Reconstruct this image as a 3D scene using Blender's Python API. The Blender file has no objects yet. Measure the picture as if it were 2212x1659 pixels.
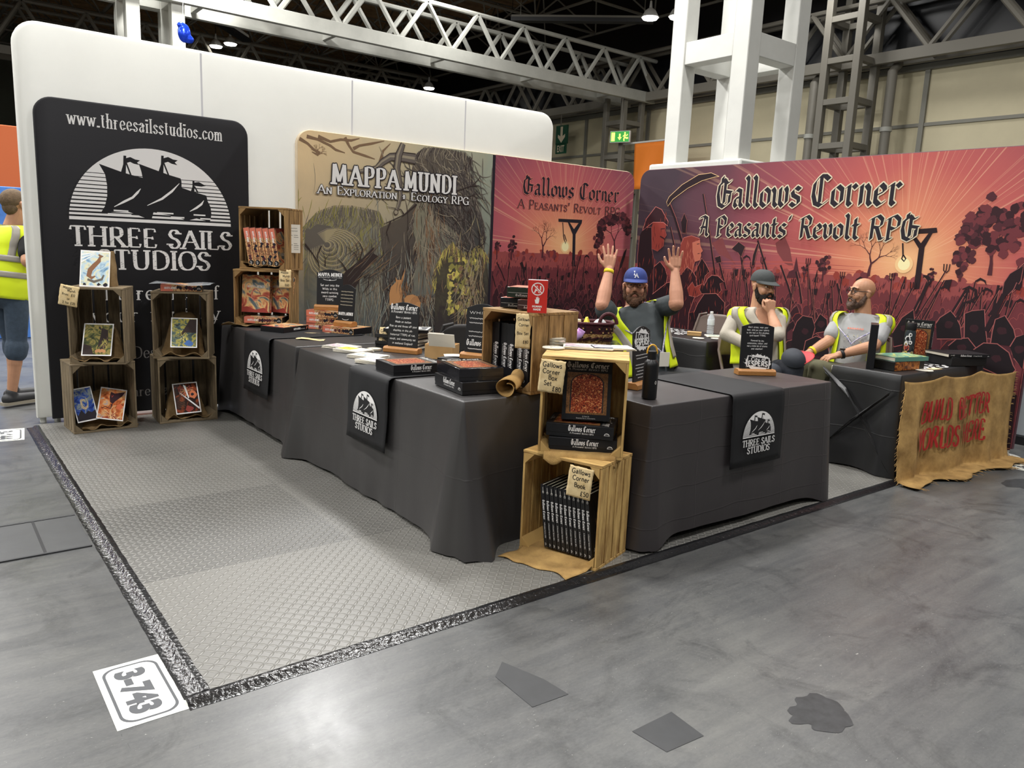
import bpy, math, random
from math import sin, cos, pi, sqrt, atan2, hypot
from mathutils import Vector as V, Matrix, noise as NZ
rnd = random.Random(11)
SC = bpy.context.scene
COL = SC.collection
RAD = math.radians

# ------------------------------------------------------------------ camera
CAM = V((-0.6326, -2.3135, 1.455))
cd = bpy.data.cameras.new('camera')
cd.sensor_width = 36.0
cd.lens = 1664.5 * 36.0 / 2212.0
cd.clip_start = 0.05
cam = bpy.data.objects.new('camera', cd)
COL.objects.link(cam)
rt, dn, fw = V((.790932, -.610415, .042661)), V((-.075336, -.166329, -.983188)), V((.607248, .774422, -.177541))
cam.matrix_world = Matrix(((rt.x, -dn.x, -fw.x, CAM.x), (rt.y, -dn.y, -fw.y, CAM.y), (rt.z, -dn.z, -fw.z, CAM.z), (0, 0, 0, 1)))
SC.camera = cam

# ------------------------------------------------------------------ light
SC.view_settings.view_transform = 'Standard'
SC.view_settings.look = 'None'
SC.view_settings.gamma = 1.0
SC.view_settings.exposure = 0.16
SC.view_settings.use_curve_mapping = False
W = bpy.data.worlds.new('hall_air')
SC.world = W
W.use_nodes = True
W.node_tree.nodes['Background'].inputs[0].default_value = (.95, .97, 1, 1)
W.node_tree.nodes['Background'].inputs[1].default_value = 0.05

def area(name, loc, size, power, aim, col=(1, .99, .968)):
    d = bpy.data.lights.new(name, 'AREA')
    d.shape = 'DISK'
    d.size = size
    d.energy = power
    d.color = col
    o = bpy.data.objects.new(name, d)
    COL.objects.link(o)
    o.location = loc
    o.rotation_euler = (V(aim) - V(loc)).to_track_quat('-Z', 'Y').to_euler()
    return o
# the hall's own high-bay lamps, hung in a regular grid under the whole roof
for ix in range(5):
    for iy in range(-1, 4):
        x, y = -9 + 7 * ix, -2.5 + 6.5 * iy
        if hypot(x - CAM.x, y - CAM.y) < 25:
            area('high_bay_light', (x, y, 9.2), 1.2, (150, 390, 500, 800, 760)[iy + 1] * (.85, .78, 1.05, .28, .14)[ix], (x, y, 0))

# ------------------------------------------------------------------ materials
def _n(nt, t, **k):
    n = nt.nodes.new('ShaderNode' + t)
    for a, b in k.items():
        setattr(n, a, b)
    return n

def mat(name, col, rough=.6, metal=0.0, var=0.0, vs=6.0, bump=0.0, bs=60.0, spec=.5, emit=0.0, stretch=None, uv=False, trans=0.0, sheen=0.0, alpha=1.0, col2=None):
    m = bpy.data.materials.new(name)
    m.use_nodes = True
    nt = m.node_tree
    b = nt.nodes['Principled BSDF']
    c = (*col, 1.0)
    b.inputs['Base Color'].default_value = c
    b.inputs['Roughness'].default_value = rough
    b.inputs['Metallic'].default_value = metal
    b.inputs['Specular IOR Level'].default_value = spec
    b.inputs['Transmission Weight'].default_value = trans
    b.inputs['Sheen Weight'].default_value = sheen
    b.inputs['Alpha'].default_value = alpha
    if emit:
        b.inputs['Emission Color'].default_value = c
        b.inputs['Emission Strength'].default_value = emit
    if var or bump:
        tc = _n(nt, 'TexCoord')
        mp = _n(nt, 'Mapping')
        nt.links.new(tc.outputs['UV' if uv else 'Object'], mp.inputs['Vector'])
        if stretch:
            mp.inputs['Scale'].default_value = stretch
        if var:
            nz = _n(nt, 'TexNoise')
            nz.inputs['Scale'].default_value = vs
            nz.inputs['Detail'].default_value = 6
            nz.inputs['Roughness'].default_value = .65
            nt.links.new(mp.outputs[0], nz.inputs['Vector'])
            r = _n(nt, 'ValToRGB')
            e = r.color_ramp.elements
            e[0].position, e[1].position = .32, .68
            lo = col2 if col2 else [max(0, q * (1 - var)) for q in col]
            hi = [min(1, q * (1 + var * .7)) for q in col]
            e[0].color, e[1].color = (*lo, 1), (*hi, 1)
            nt.links.new(nz.outputs['Fac'], r.inputs[0])
            nt.links.new(r.outputs[0], b.inputs['Base Color'])
            if emit:
                nt.links.new(r.outputs[0], b.inputs['Emission Color'])
        if bump:
            n2 = _n(nt, 'TexNoise')
            n2.inputs['Scale'].default_value = bs
            n2.inputs['Detail'].default_value = 3
            nt.links.new(mp.outputs[0], n2.inputs['Vector'])
            bp = _n(nt, 'Bump')
            bp.inputs['Strength'].default_value = bump
            bp.inputs['Distance'].default_value = .01
            nt.links.new(n2.outputs['Fac'], bp.inputs['Height'])
            nt.links.new(bp.outputs[0], b.inputs['Normal'])
    return m

def translucent(m, k):
    """thin stretched fabric lets some of the hall light through"""
    nt = m.node_tree
    b = next(n for n in nt.nodes if n.type == 'BSDF_PRINCIPLED')
    out = next(n for n in nt.nodes if n.type == 'OUTPUT_MATERIAL')
    t = _n(nt, 'BsdfTranslucent')
    mx = _n(nt, 'MixShader')
    mx.inputs[0].default_value = k
    if b.inputs['Base Color'].links:
        nt.links.new(b.inputs['Base Color'].links[0].from_socket, t.inputs[0])
    else:
        t.inputs[0].default_value = b.inputs['Base Color'].default_value
    nt.links.new(b.outputs[0], mx.inputs[1])
    nt.links.new(t.outputs[0], mx.inputs[2])
    nt.links.new(mx.outputs[0], out.inputs[0])
    return m

def ramp_mat(name, stops, scale=4.0, rough=.5, detail=5.0, dist=1.2, stretch=None, spec=.4):
    """a printed picture: noise run through a colour ramp"""
    m = bpy.data.materials.new(name)
    m.use_nodes = True
    nt = m.node_tree
    b = nt.nodes['Principled BSDF']
    b.inputs['Roughness'].default_value = rough
    b.inputs['Specular IOR Level'].default_value = spec
    tc = _n(nt, 'TexCoord')
    mp = _n(nt, 'Mapping')
    if stretch:
        mp.inputs['Scale'].default_value = stretch
    nz = _n(nt, 'TexNoise')
    nz.inputs['Scale'].default_value = scale
    nz.inputs['Detail'].default_value = detail
    nz.inputs['Distortion'].default_value = dist
    r = _n(nt, 'ValToRGB')
    e = r.color_ramp.elements
    while len(e) < len(stops):
        e.new(.5)
    for q, (p, c) in zip(e, stops):
        q.position = p
        q.color = (*c, 1)
    nt.links.new(tc.outputs['Object'], mp.inputs['Vector'])
    nt.links.new(mp.outputs[0], nz.inputs['Vector'])
    nt.links.new(nz.outputs['Fac'], r.inputs[0])
    nt.links.new(r.outputs[0], b.inputs['Base Color'])
    return m

# ------------------------------------------------------------------ mesh builder
class MB:
    def __init__(s):
        s.v, s.f, s.m, s.uv, s.mats = [], [], [], [], []
    def mi(s, m):
        if m not in s.mats:
            s.mats.append(m)
        return s.mats.index(m)
    def add(s, vs, fs, m, uvs=None):
        o = len(s.v)
        s.v += [tuple(p) for p in vs]
        k = s.mi(m)
        for i, f in enumerate(fs):
            s.f.append([o + q for q in f])
            s.m.append(k)
            s.uv.append(uvs[i] if uvs else None)
    def box(s, c, sz, m, rot=None, taper=1.0):
        """box centred at c; the grain (u) runs along its longest side"""
        x, y, z = sz[0] / 2, sz[1] / 2, sz[2] / 2
        p = [(-x, -y, -z), (x, -y, -z), (x, y, -z), (-x, y, -z), (-x * taper, -y * taper, z), (x * taper, -y * taper, z), (x * taper, y * taper, z), (-x * taper, y * taper, z)]
        F = [(0, 3, 2, 1), (4, 5, 6, 7), (0, 1, 5, 4), (1, 2, 6, 5), (2, 3, 7, 6), (3, 0, 4, 7)]
        L = max(range(3), key=lambda i: sz[i])
        ou, ov = rnd.uniform(0, 9), rnd.uniform(0, 9)
        uvs = []
        for f in F:
            a = []
            for i in f:
                q = p[i]
                o2 = [q[j] for j in range(3) if j != L]
                a.append((q[L] + ou, o2[0] + o2[1] * .7 + ov))
            uvs.append(a)
        if rot is not None:
            p = [rot @ V(q) for q in p]
        s.add([(q[0] + c[0], q[1] + c[1], q[2] + c[2]) for q in p], F, m, uvs)
    def loft(s, rings, m, cap=True, closed=True):
        n = len(rings[0])
        vs = [p for r in rings for p in r]
        fs = []
        for i in range(len(rings) - 1):
            for j in range(n if closed else n - 1):
                k = (j + 1) % n
                fs.append((i * n + j, i * n + k, (i + 1) * n + k, (i + 1) * n + j))
        if cap and closed:
            fs.append(tuple(range(n - 1, -1, -1)))
            fs.append(tuple((len(rings) - 1) * n + j for j in range(n)))
        s.add(vs, fs, m)
    def tube(s, pts, r, m, n=8, cap=True):
        pts = [V(p) for p in pts]
        rs = r if isinstance(r, (list, tuple)) else [r] * len(pts)
        rings = []
        up = None
        for i, p in enumerate(pts):
            t = (pts[min(i + 1, len(pts) - 1)] - pts[max(i - 1, 0)])
            t = t.normalized() if t.length > 1e-9 else V((0, 0, 1))
            if up is None:
                a = V((0, 0, 1)) if abs(t.z) < .9 else V((1, 0, 0))
                up = (a - t * a.dot(t)).normalized()
            else:
                up = (up - t * up.dot(t))
                up = up.normalized() if up.length > 1e-6 else V((1, 0, 0))
            w = t.cross(up)
            rings.append([tuple(p + (up * cos(2 * pi * j / n) + w * sin(2 * pi * j / n)) * rs[i]) for j in range(n)])
        s.loft(rings, m, cap)
    def lathe(s, prof, m, n=24, c=(0, 0, 0)):
        s.loft([[(c[0] + r * cos(2 * pi * j / n), c[1] + r * sin(2 * pi * j / n), c[2] + z) for j in range(n)] for r, z in prof], m)
    def ell(s, c, r, m, n=16, k=10, rot=None):
        rings = []
        for i in range(k + 1):
            a = -pi / 2 + pi * i / k
            a = max(-pi / 2 + .02, min(pi / 2 - .02, a))
            rg = []
            for j in range(n):
                q = V((r[0] * cos(a) * cos(2 * pi * j / n), r[1] * cos(a) * sin(2 * pi * j / n), r[2] * sin(a)))
                if rot is not None:
                    q = rot @ q
                rg.append((c[0] + q[0], c[1] + q[1], c[2] + q[2]))
            rings.append(rg)
        s.loft(rings, m)
    def cap(s, a, b, ra, rb, m, n=14, flat=1.0, nrm=None):
        """tapered capsule from a to b; flat<1 squashes it along nrm"""
        a, b = V(a), V(b)
        t = (b - a)
        L = t.length
        t = t / L if L > 1e-9 else V((0, 0, 1))
        q = V(nrm) if nrm is not None else (V((0, 0, 1)) if abs(t.z) < .9 else V((1, 0, 0)))
        u = (q - t * q.dot(t)).normalized()
        w = t.cross(u)
        rings = []
        for i in range(5):
            an = -pi / 2 + .05 + (pi / 2 - .05) * i / 4
            rings.append((a + t * ra * sin(an), ra * cos(an)))
        for i in range(5):
            an = (pi / 2 - .05) * i / 4
            rings.append((b + t * rb * sin(an), rb * cos(an)))
        s.loft([[tuple(c + (u * cos(2 * pi * j / n) * flat + w * sin(2 * pi * j / n)) * r) for j in range(n)] for c, r in rings], m)
    def quad(s, a, b, c, d, m, uv=None):
        s.add([a, b, c, d], [(0, 1, 2, 3)], m, [uv] if uv else None)
    def sheet(s, fn, nu, nv, m):
        """fn(u,v) with u,v in 0..1 -> point"""
        vs = [fn(i / nu, j / nv) for j in range(nv + 1) for i in range(nu + 1)]
        fs, uvs = [], []
        for j in range(nv):
            for i in range(nu):
                a = j * (nu + 1) + i
                fs.append((a, a + 1, a + nu + 2, a + nu + 1))
                uvs.append([(i / nu, j / nv), ((i + 1) / nu, j / nv), ((i + 1) / nu, (j + 1) / nv), (i / nu, (j + 1) / nv)])
        s.add(vs, fs, m, uvs)
    def build(s, name, parent=None, loc=None, rz=0.0, smooth=35, bevel=0.0, solid=0.0, remesh=0.0, subd=0, it=4):
        me = bpy.data.meshes.new(name)
        me.from_pydata(s.v, [], s.f)
        for m in s.mats:
            me.materials.append(m)
        me.polygons.foreach_set('material_index', s.m)
        if any(u is not None for u in s.uv):
            ul = me.uv_layers.new(name='UVMap')
            for p, u in zip(me.polygons, s.uv):
                if u is not None:
                    for li, q in zip(p.loop_indices, u):
                        ul.data[li].uv = q
        me.update()
        ob = bpy.data.objects.new(name, me)
        COL.objects.link(ob)
        if remesh:
            md = ob.modifiers.new('r', 'REMESH')
            md.mode = 'VOXEL'
            md.voxel_size = remesh
            md.use_smooth_shade = True
            sm = ob.modifiers.new('s', 'SMOOTH')
            sm.factor = .5
            sm.iterations = it
            dg = bpy.context.evaluated_depsgraph_get()
            m2 = bpy.data.meshes.new_from_object(ob.evaluated_get(dg))
            m2.name = name
            ob.modifiers.clear()
            ob.data = m2
            bpy.data.meshes.remove(me)
            me = m2
            if not me.materials:
                me.materials.append(s.mats[0])
            me.polygons.foreach_set('use_smooth', [True] * len(me.polygons))
        elif smooth:
            me.polygons.foreach_set('use_smooth', [True] * len(me.polygons))
            me.set_sharp_from_angle(angle=RAD(smooth))
        if solid:
            md = ob.modifiers.new('t', 'SOLIDIFY')
            md.thickness = solid
            md.offset = 0
        if subd:
            md = ob.modifiers.new('sub', 'SUBSURF')
            md.levels = md.render_levels = subd
        if bevel:
            md = ob.modifiers.new('b', 'BEVEL')
            md.width = bevel
            md.segments = 2
            md.limit_method = 'ANGLE'
        if parent:
            ob.parent = parent
        if loc is not None:
            ob.location = loc
        ob.rotation_euler[2] = rz
        return ob

def tag(o, label=None, cat=None, group=None, kind=None):
    for k, v in (('label', label), ('category', cat), ('group', group), ('kind', kind)):
        if v:
            o[k] = v
    return o

def thing(name, label, cat, loc=(0, 0, 0), rz=0.0, group=None):
    o = bpy.data.objects.new(name, None)
    o.empty_display_size = .05
    COL.objects.link(o)
    o.location = loc
    o.rotation_euler[2] = rz
    return tag(o, label, cat, group)

def dup(o, loc=None, rz=None, label=None, rot=None):
    def cp(a, par):
        c = a.copy()
        COL.objects.link(c)
        c.parent = par
        for ch in [q for q in KIDS.get(a.name, [])]:
            k = cp(ch, c)
            KIDS.setdefault(c.name, []).append(k)
        return c
    KIDS = {}
    for q in bpy.data.objects:
        if q.parent:
            KIDS.setdefault(q.parent.name, []).append(q)
    r = cp(o, None)
    if loc is not None:
        r.location = loc
    if rot is not None:
        r.rotation_euler = rot
    elif rz is not None:
        r.rotation_euler[2] = rz
    if label:
        r['label'] = label
    return r

# ------------------------------------------------------------------ lettering: pen strokes on letter skeletons (cap height 1)
CAPS = {
'A': (.76, "0,0 .38,1|.38,1 .76,0|.14,.36 .62,.36"), 'B': (.62, ".1,0 .1,1|~.1,1 .3,1 .5,.93 .5,.62 .3,.54 .1,.54|~.1,.54 .35,.54 .58,.44 .58,.1 .32,0 .1,0"),
'C': (.7, "~.66,.8 .52,.96 .3,.98 .08,.76 .03,.5 .08,.24 .3,.02 .5,.02 .67,.18"), 'D': (.74, ".1,0 .1,1|~.1,1 .36,1 .62,.85 .7,.5 .62,.15 .36,0 .1,0"),
'E': (.6, ".1,0 .1,1|.1,1 .54,1|^.54,1 .55,.84|.1,.52 .42,.52|^.42,.6 .42,.44|.1,0 .56,0|^.56,0 .58,.18"), 'F': (.56, ".1,0 .1,1|.1,1 .54,1|^.54,1 .55,.84|.1,.52 .42,.52"),
'G': (.76, "~.66,.8 .52,.96 .3,.98 .08,.76 .03,.5 .08,.24 .3,.02 .5,.02 .66,.12|.66,.06 .66,.42|.46,.42 .74,.42"), 'H': (.78, ".1,0 .1,1|.68,0 .68,1|.1,.52 .68,.52"),
'I': (.22, ".11,0 .11,1"), 'J': (.36, "~.26,1 .26,.5 .24,.1 .1,0 .0,.08"), 'K': (.7, ".1,0 .1,1|.6,1 .1,.46|.26,.6 .68,0"), 'L': (.56, ".1,0 .1,1|.1,0 .54,0|^.54,0 .56,.2"),
'M': (.96, ".1,0 .16,1|.16,1 .48,.12|.48,.12 .8,1|.8,1 .86,0"), 'N': (.78, ".1,0 .1,1|.1,1 .68,0|.68,0 .68,1"),
'O': (.78, "~.39,1 .13,.88 .03,.5 .13,.12 .39,0 .65,.12 .75,.5 .65,.88 .39,1"), 'P': (.58, ".1,0 .1,1|~.1,1 .34,1 .54,.9 .54,.58 .34,.47 .1,.47"),
'Q': (.78, "~.39,1 .13,.88 .03,.5 .13,.12 .39,0 .65,.12 .75,.5 .65,.88 .39,1|.45,.2 .75,-.15"), 'R': (.68, ".1,0 .1,1|~.1,1 .34,1 .52,.9 .52,.6 .34,.5 .1,.5|.3,.5 .66,0"),
'S': (.54, "~.46,.82 .36,.97 .16,.97 .05,.78 .16,.58 .38,.46 .5,.24 .38,.03 .16,.02 .04,.2"), 'T': (.66, ".33,0 .33,1|.02,1 .64,1|^.03,1 .01,.82|^.63,1 .65,.82"),
'U': (.74, "~.1,1 .1,.4 .16,.08 .37,0 .58,.08 .64,.4 .64,1"), 'V': (.72, "0,1 .36,0|.36,0 .72,1"), 'W': (1.0, "0,1 .26,0|.26,0 .5,.95|.5,.95 .74,0|.74,0 1,1"),
'X': (.7, "0,1 .68,0|0,0 .68,1"), 'Y': (.68, "0,1 .34,.48|.68,1 .34,.48|.34,.48 .34,0"), 'Z': (.62, ".04,1 .58,1 .02,0 .6,0"),
'a': (.48, "~.06,.52 .18,.64 .34,.6 .38,.44|.38,.5 .38,.06 .46,.0|~.38,.38 .16,.34 .04,.18 .14,.0 .28,.02 .38,.14"), 'b': (.54, ".08,0 .08,1|~.08,.5 .26,.64 .46,.54 .5,.3 .42,.06 .24,0 .08,.1"),
'c': (.46, "~.42,.52 .26,.64 .08,.5 .04,.3 .12,.06 .28,0 .43,.12"), 'd': (.54, ".44,0 .44,1|~.44,.5 .3,.64 .1,.54 .04,.3 .12,.05 .28,0 .44,.12"),
'e': (.48, "~.05,.34 .43,.36 .4,.56 .24,.64 .08,.52 .04,.3 .12,.06 .28,0 .44,.12"), 'f': (.34, "~.36,.92 .26,1 .15,.9 .14,.7 .14,.0|.02,.62 .3,.62"),
'g': (.5, "~.42,.5 .26,.64 .08,.54 .05,.32 .14,.1 .28,.08 .42,.2|~.42,.62 .42,.0 .34,-.26 .16,-.3 .05,-.2"), 'h': (.54, ".08,0 .08,1|~.08,.46 .26,.64 .42,.56 .44,.36 .44,0"),
'i': (.2, ".1,0 .1,.62|.09,.86 .11,.92"), 'j': (.22, "~.12,.62 .12,.0 .06,-.26 -.06,-.3|.11,.86 .13,.92"), 'k': (.5, ".08,0 .08,1|.42,.62 .08,.26|.2,.38 .48,0"), 'l': (.2, ".1,0 .1,1"),
'm': (.8, ".08,0 .08,.62|~.08,.46 .22,.64 .36,.58 .4,.4 .4,0|~.4,.46 .54,.64 .68,.58 .72,.4 .72,0"), 'n': (.54, ".08,0 .08,.62|~.08,.46 .26,.64 .42,.56 .44,.36 .44,0"),
'o': (.52, "~.26,.64 .09,.54 .03,.32 .09,.08 .26,0 .43,.08 .49,.32 .43,.54 .26,.64"), 'p': (.54, ".08,-.3 .08,.62|~.08,.5 .26,.64 .46,.54 .5,.3 .42,.06 .24,0 .08,.1"),
'q': (.54, ".44,-.3 .44,.62|~.44,.5 .3,.64 .1,.54 .04,.3 .12,.05 .28,0 .44,.12"), 'r': (.38, ".08,0 .08,.62|~.08,.42 .2,.6 .36,.58"), 's': (.4, "~.34,.52 .24,.63 .1,.6 .05,.48 .14,.36 .28,.27 .36,.14 .24,.0 .1,.01 .03,.12"),
't': (.34, "~.14,.84 .14,.2 .2,.02 .32,.06|.02,.62 .3,.62"), 'u': (.54, "~.08,.62 .08,.2 .16,.02 .3,.02 .44,.18|.44,.62 .44,0"), 'v': (.48, ".02,.62 .24,0|.24,0 .46,.62"),
'w': (.74, ".02,.62 .2,0|.2,0 .37,.6|.37,.6 .54,0|.54,0 .72,.62"), 'x': (.48, ".02,.62 .46,0|.02,0 .46,.62"), 'y': (.48, ".02,.62 .24,0|.46,.62 .16,-.3 .02,-.28"), 'z': (.44, ".04,.62 .4,.62 .02,0 .42,0"),
'0': (.5, "~.25,1 .08,.85 .03,.5 .08,.15 .25,0 .42,.15 .47,.5 .42,.85 .25,1"), '1': (.3, ".02,.8 .18,1 .18,0"), '2': (.5, "~.05,.78 .14,.96 .32,.98 .44,.78 .36,.5 .04,.02|.04,.0 .48,.0"),
'3': (.5, "~.06,.9 .24,1 .42,.88 .4,.62 .2,.54|~.2,.54 .44,.44 .44,.12 .24,0 .04,.1"), '4': (.52, ".38,0 .38,1 .02,.3 .5,.3"), '5': (.5, ".42,1 .1,1 .08,.58|~.08,.58 .3,.62 .46,.4 .4,.1 .2,0 .04,.08"),
'6': (.5, "~.4,.95 .2,.9 .05,.5 .08,.12 .25,0 .43,.12 .44,.4 .26,.54 .08,.4"), '7': (.48, ".02,1 .46,1 .16,0"), '8': (.5, "~.25,1 .08,.9 .1,.62 .25,.54 .44,.38 .42,.08 .25,0 .08,.08 .06,.38 .25,.54 .4,.62 .42,.9 .25,1"),
'9': (.5, "~.42,.6 .25,.46 .07,.6 .08,.9 .25,1 .42,.88 .44,.5 .3,0"), '.': (.2, ".09,0 .11,.06"), ',': (.2, ".12,.06 .06,-.14"), "'": (.18, ".11,1 .07,.78"), '!': (.22, ".11,1 .11,.28|.1,0 .12,.06"),
'-': (.4, ".06,.32 .34,.32"), '+': (.56, ".06,.36 .5,.36|.28,.14 .28,.58"), '&': (.74, "~.7,.0 .3,.6 .22,.85 .34,1 .46,.86 .36,.64 .1,.36 .08,.1 .28,0 .5,.1 .68,.44"), '@': (.8, "~.55,.6 .35,.66 .24,.4 .34,.2 .54,.4 .58,.62 .56,.26 .7,.24 .76,.5 .62,.86 .34,.9 .08,.6 .1,.2 .34,-.04 .62,0"),
u'\u00a3': (.56, "~.5,.84 .36,1 .2,.9 .2,.6 .2,.2 .04,0|.04,.0 .52,.0|.04,.48 .4,.48"), ':': (.2, ".09,0 .11,.06|.09,.5 .11,.56")}
BLACK = {
'G': (.8, ".66,.92 .48,.84 .3,1 .1,.82 .05,.45 .14,.1 .38,0 .64,.14 .66,.46|.74,.52 .4,.56|.4,.96 .38,.14|.24,1.08 .24,.84"), 'a': (.5, ".04,.5 .16,.62 .34,.56 .34,.1 .44,0|.34,.36 .1,.3 .06,.1 .16,0 .34,.12"),
'l': (.3, ".02,1.06 .12,.96 .12,.1 .24,0"), 'o': (.5, ".06,.5 .24,.62 .42,.5 .42,.12 .24,0 .06,.12 .06,.5"), 'w': (.76, "0,.62 .1,.5 .1,.1 .22,0 .36,.12 .36,.62|.36,.12 .5,0 .66,.12 .66,.52 .58,.64"),
's': (.46, ".4,.54 .22,.63 .07,.5 .12,.36 .36,.26 .38,.1 .2,0 .02,.1"), 'C': (.74, ".66,.84 .48,.96 .28,.96 .08,.74 .05,.36 .16,.08 .4,0 .66,.16|.34,.98 .34,.08"), 'r': (.42, "0,.56 .12,.62 .12,.08 .22,0|.12,.5 .28,.64 .4,.54"),
'n': (.54, "0,.54 .12,.62 .12,.03|.12,.5 .28,.63 .4,.5 .4,.1 .5,0"), 'e': (.46, ".07,.28 .38,.42 .36,.52 .22,.63 .06,.48 .06,.12 .22,0 .4,.1"), 'A': (.72, ".02,.9 .3,1 .52,.9 .52,.1 .64,0|.38,.96 .14,.1 .02,.02|.12,.44 .54,.44"),
'P': (.66, ".14,-.04 .16,.9 0,.82|.16,.9 .4,1 .6,.84 .58,.56 .36,.44 .16,.5|.04,-.02 .28,.04"), 'R': (.72, ".14,0 .16,.9 0,.82|.16,.9 .4,1 .6,.84 .56,.58 .36,.5 .16,.52|.36,.5 .58,.02 .7,.04"), 't': (.36, ".14,.88 .14,.1 .28,0|.0,.6 .3,.6"),
'v': (.48, "0,.62 .1,.52 .1,.14 .22,0 .4,.16 .4,.52 .32,.63"), "'": (.2, ".12,1 .06,.8")}

def _strokes(spec):
    out = []
    for s in spec.split('|'):
        sm = s[0] == '~'
        p = [tuple(float(q) for q in t.split(',')) for t in s.lstrip('~^').split()]
        if sm and len(p) > 2:
            r = []
            cl = p[0] == p[-1]
            for i in range(len(p) - 1):
                a = p[i - 1] if i else (p[-2] if cl else p[0])
                b, c = p[i], p[i + 1]
                d = p[i + 2] if i + 2 < len(p) else (p[1] if cl else p[-1])
                for k in range(4):
                    t = k / 4
                    r.append(tuple(.5 * (2 * b[j] + (c[j] - a[j]) * t + (2 * a[j] - 5 * b[j] + 4 * c[j] - d[j]) * t * t + (3 * b[j] - a[j] - 3 * c[j] + d[j]) * t ** 3) for j in (0, 1)))
            r.append(p[-1])
            p = r
        if s[0] == '^':
            p.append(None)
        out.append(p)
    return out
_SK = {}

class Art:
    """flat printed shapes on a surface: fr maps (u, v, lift) to a point"""
    def __init__(s, mb, fr=None, d=.0004, step=2.5e-6):
        s.mb, s.d, s.step = mb, d, step
        s.fr = fr or (lambda u, v, d: (u, -d, v))
    def up(s):
        s.d += s.step
    def poly(s, pts, m):
        s.up()
        s.mb.add([s.fr(p[0], p[1], s.d) for p in pts], [tuple(range(len(pts)))], m)
    def line(s, pts, w, m):
        n = len(pts)
        if n < 2:
            return
        ws = w if isinstance(w, (list, tuple)) else [w] * n
        L, Rr = [], []
        for i in range(n):
            a, b = pts[max(i - 1, 0)], pts[min(i + 1, n - 1)]
            dx, dy = b[0] - a[0], b[1] - a[1]
            k = hypot(dx, dy) or 1
            nx, ny = -dy / k * ws[i] / 2, dx / k * ws[i] / 2
            L.append((pts[i][0] + nx, pts[i][1] + ny))
            Rr.append((pts[i][0] - nx, pts[i][1] - ny))
        s.up()
        vs = [s.fr(p[0], p[1], s.d) for p in L + Rr]
        s.mb.add(vs, [(i + n, i + 1 + n, i + 1, i) for i in range(n - 1)], m)
    def rect(s, x, y, w, h, m):
        s.poly([(x, y), (x + w, y), (x + w, y + h), (x, y + h)], m)
    def disc(s, x, y, rx, m, ry=None, n=24):
        ry = ry or rx
        s.poly([(x + rx * cos(2 * pi * i / n), y + ry * sin(2 * pi * i / n)) for i in range(n)], m)
    def width(s, t, font=CAPS, sp=.12):
        return sum((font.get(c, (.36,))[0] + sp) for c in t) - sp
    def text(s, t, x, y, h, m, style='serif', wt=.16, align='c', sp=None, w=None, slant=0.0, wob=0.0, small=False):
        font = BLACK if style == 'black' else CAPS
        sp = sp if sp is not None else {'serif': .14, 'black': .07, 'hand': .14}[style]
        chars = []
        for c in t:
            k = 1.0
            if small and c.islower():
                c, k = c.upper(), .74
            chars.append((c, k))
        tot = sum((font[c][0] if c in font else .34) * k + sp for c, k in chars) - sp
        sx = h if w is None else w / tot
        x0 = x - tot * sx * {'c': .5, 'l': 0, 'r': 1}[align]
        for c, k in chars:
            if c not in font:
                x0 += (.34 * k + sp) * sx
                continue
            gw, spec = font[c]
            if spec not in _SK:
                _SK[spec] = _strokes(spec)
            j = rnd.uniform(-wob, wob)
            P = [[None if p is None else (x0 + (p[0] * k + slant * p[1]) * sx, y + (p[1] * k + j) * h) for p in st] for st in _SK[spec]]
            s._pen(P, h * k ** .5, sx / h, m, style, wt)
            x0 += (gw * k + sp) * sx
        return tot * sx
    def _pen(s, P, h, asp, m, style, wt):
        if style == 'hand':
            for st in P:
                if st[-1] is not None:
                    s.line(st, wt * h, m)
            return
        if style == 'black':
            nx, ny = wt * h * .5 * .8 * min(1, asp), wt * h * .5 * .62
            for st in P:
                for a, b in zip(st[:-1], st[1:]):
                    q = [(a[0] - nx, a[1] - ny), (a[0] + nx, a[1] + ny), (b[0] + nx, b[1] + ny), (b[0] - nx, b[1] - ny)]
                    ar = sum(q[i][0] * q[(i + 1) % 4][1] - q[(i + 1) % 4][0] * q[i][1] for i in range(4))
                    s.poly(q if ar > 0 else q[::-1], m)
            return
        ticks = [st[:2] for st in P if st[-1] is None]
        P = [st for st in P if st[-1] is not None]
        for st in ticks:
            s.line(st, [h * wt * .3 * min(1, .5 + .5 * asp), h * wt * .62 * min(1, .5 + .5 * asp)], m)
        ends = [p for st in P for p in (st[0], st[-1])]
        for st in P:
            n = len(st)
            ws = []
            for i in range(n):
                a, b = st[max(i - 1, 0)], st[min(i + 1, n - 1)]
                dx, dy = (b[0] - a[0]) / max(asp, .01), b[1] - a[1]
                k = hypot(dx, dy) or 1
                up = dx / k * (1 if dy > 0 else -1)
                f = abs(dy) / k
                ws.append(h * wt * (.32 + .68 * f * (1 if up < .15 else .62)) * min(1.0, .45 + .55 * asp))
            if n == 3 or n == 4 and abs(st[0][0] - st[1][0]) < 1e-6:   # bars with a hooked end: draw leg by leg
                for a, b in zip(st[:-1], st[1:]):
                    s.line([a, b], h * wt * (.42 if abs(a[1] - b[1]) < 1e-6 else .6), m)
            else:
                s.line(st, ws, m)
            for a, b in ((st[0], st[1]), (st[-1], st[-2])):
                dx, dy = a[0] - b[0], a[1] - b[1]
                if abs(dy) > abs(dx) * 1.2 and sum(1 for e in ends if hypot(e[0] - a[0], e[1] - a[1]) < h * .03) == 1:
                    sw = h * wt * .92 * min(1.0, .3 + .7 * asp)
                    t2 = h * wt * .2
                    s.poly([(a[0] - sw, a[1] - t2), (a[0] + sw, a[1] - t2), (a[0] + sw, a[1] + t2), (a[0] - sw, a[1] + t2)], m)
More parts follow.
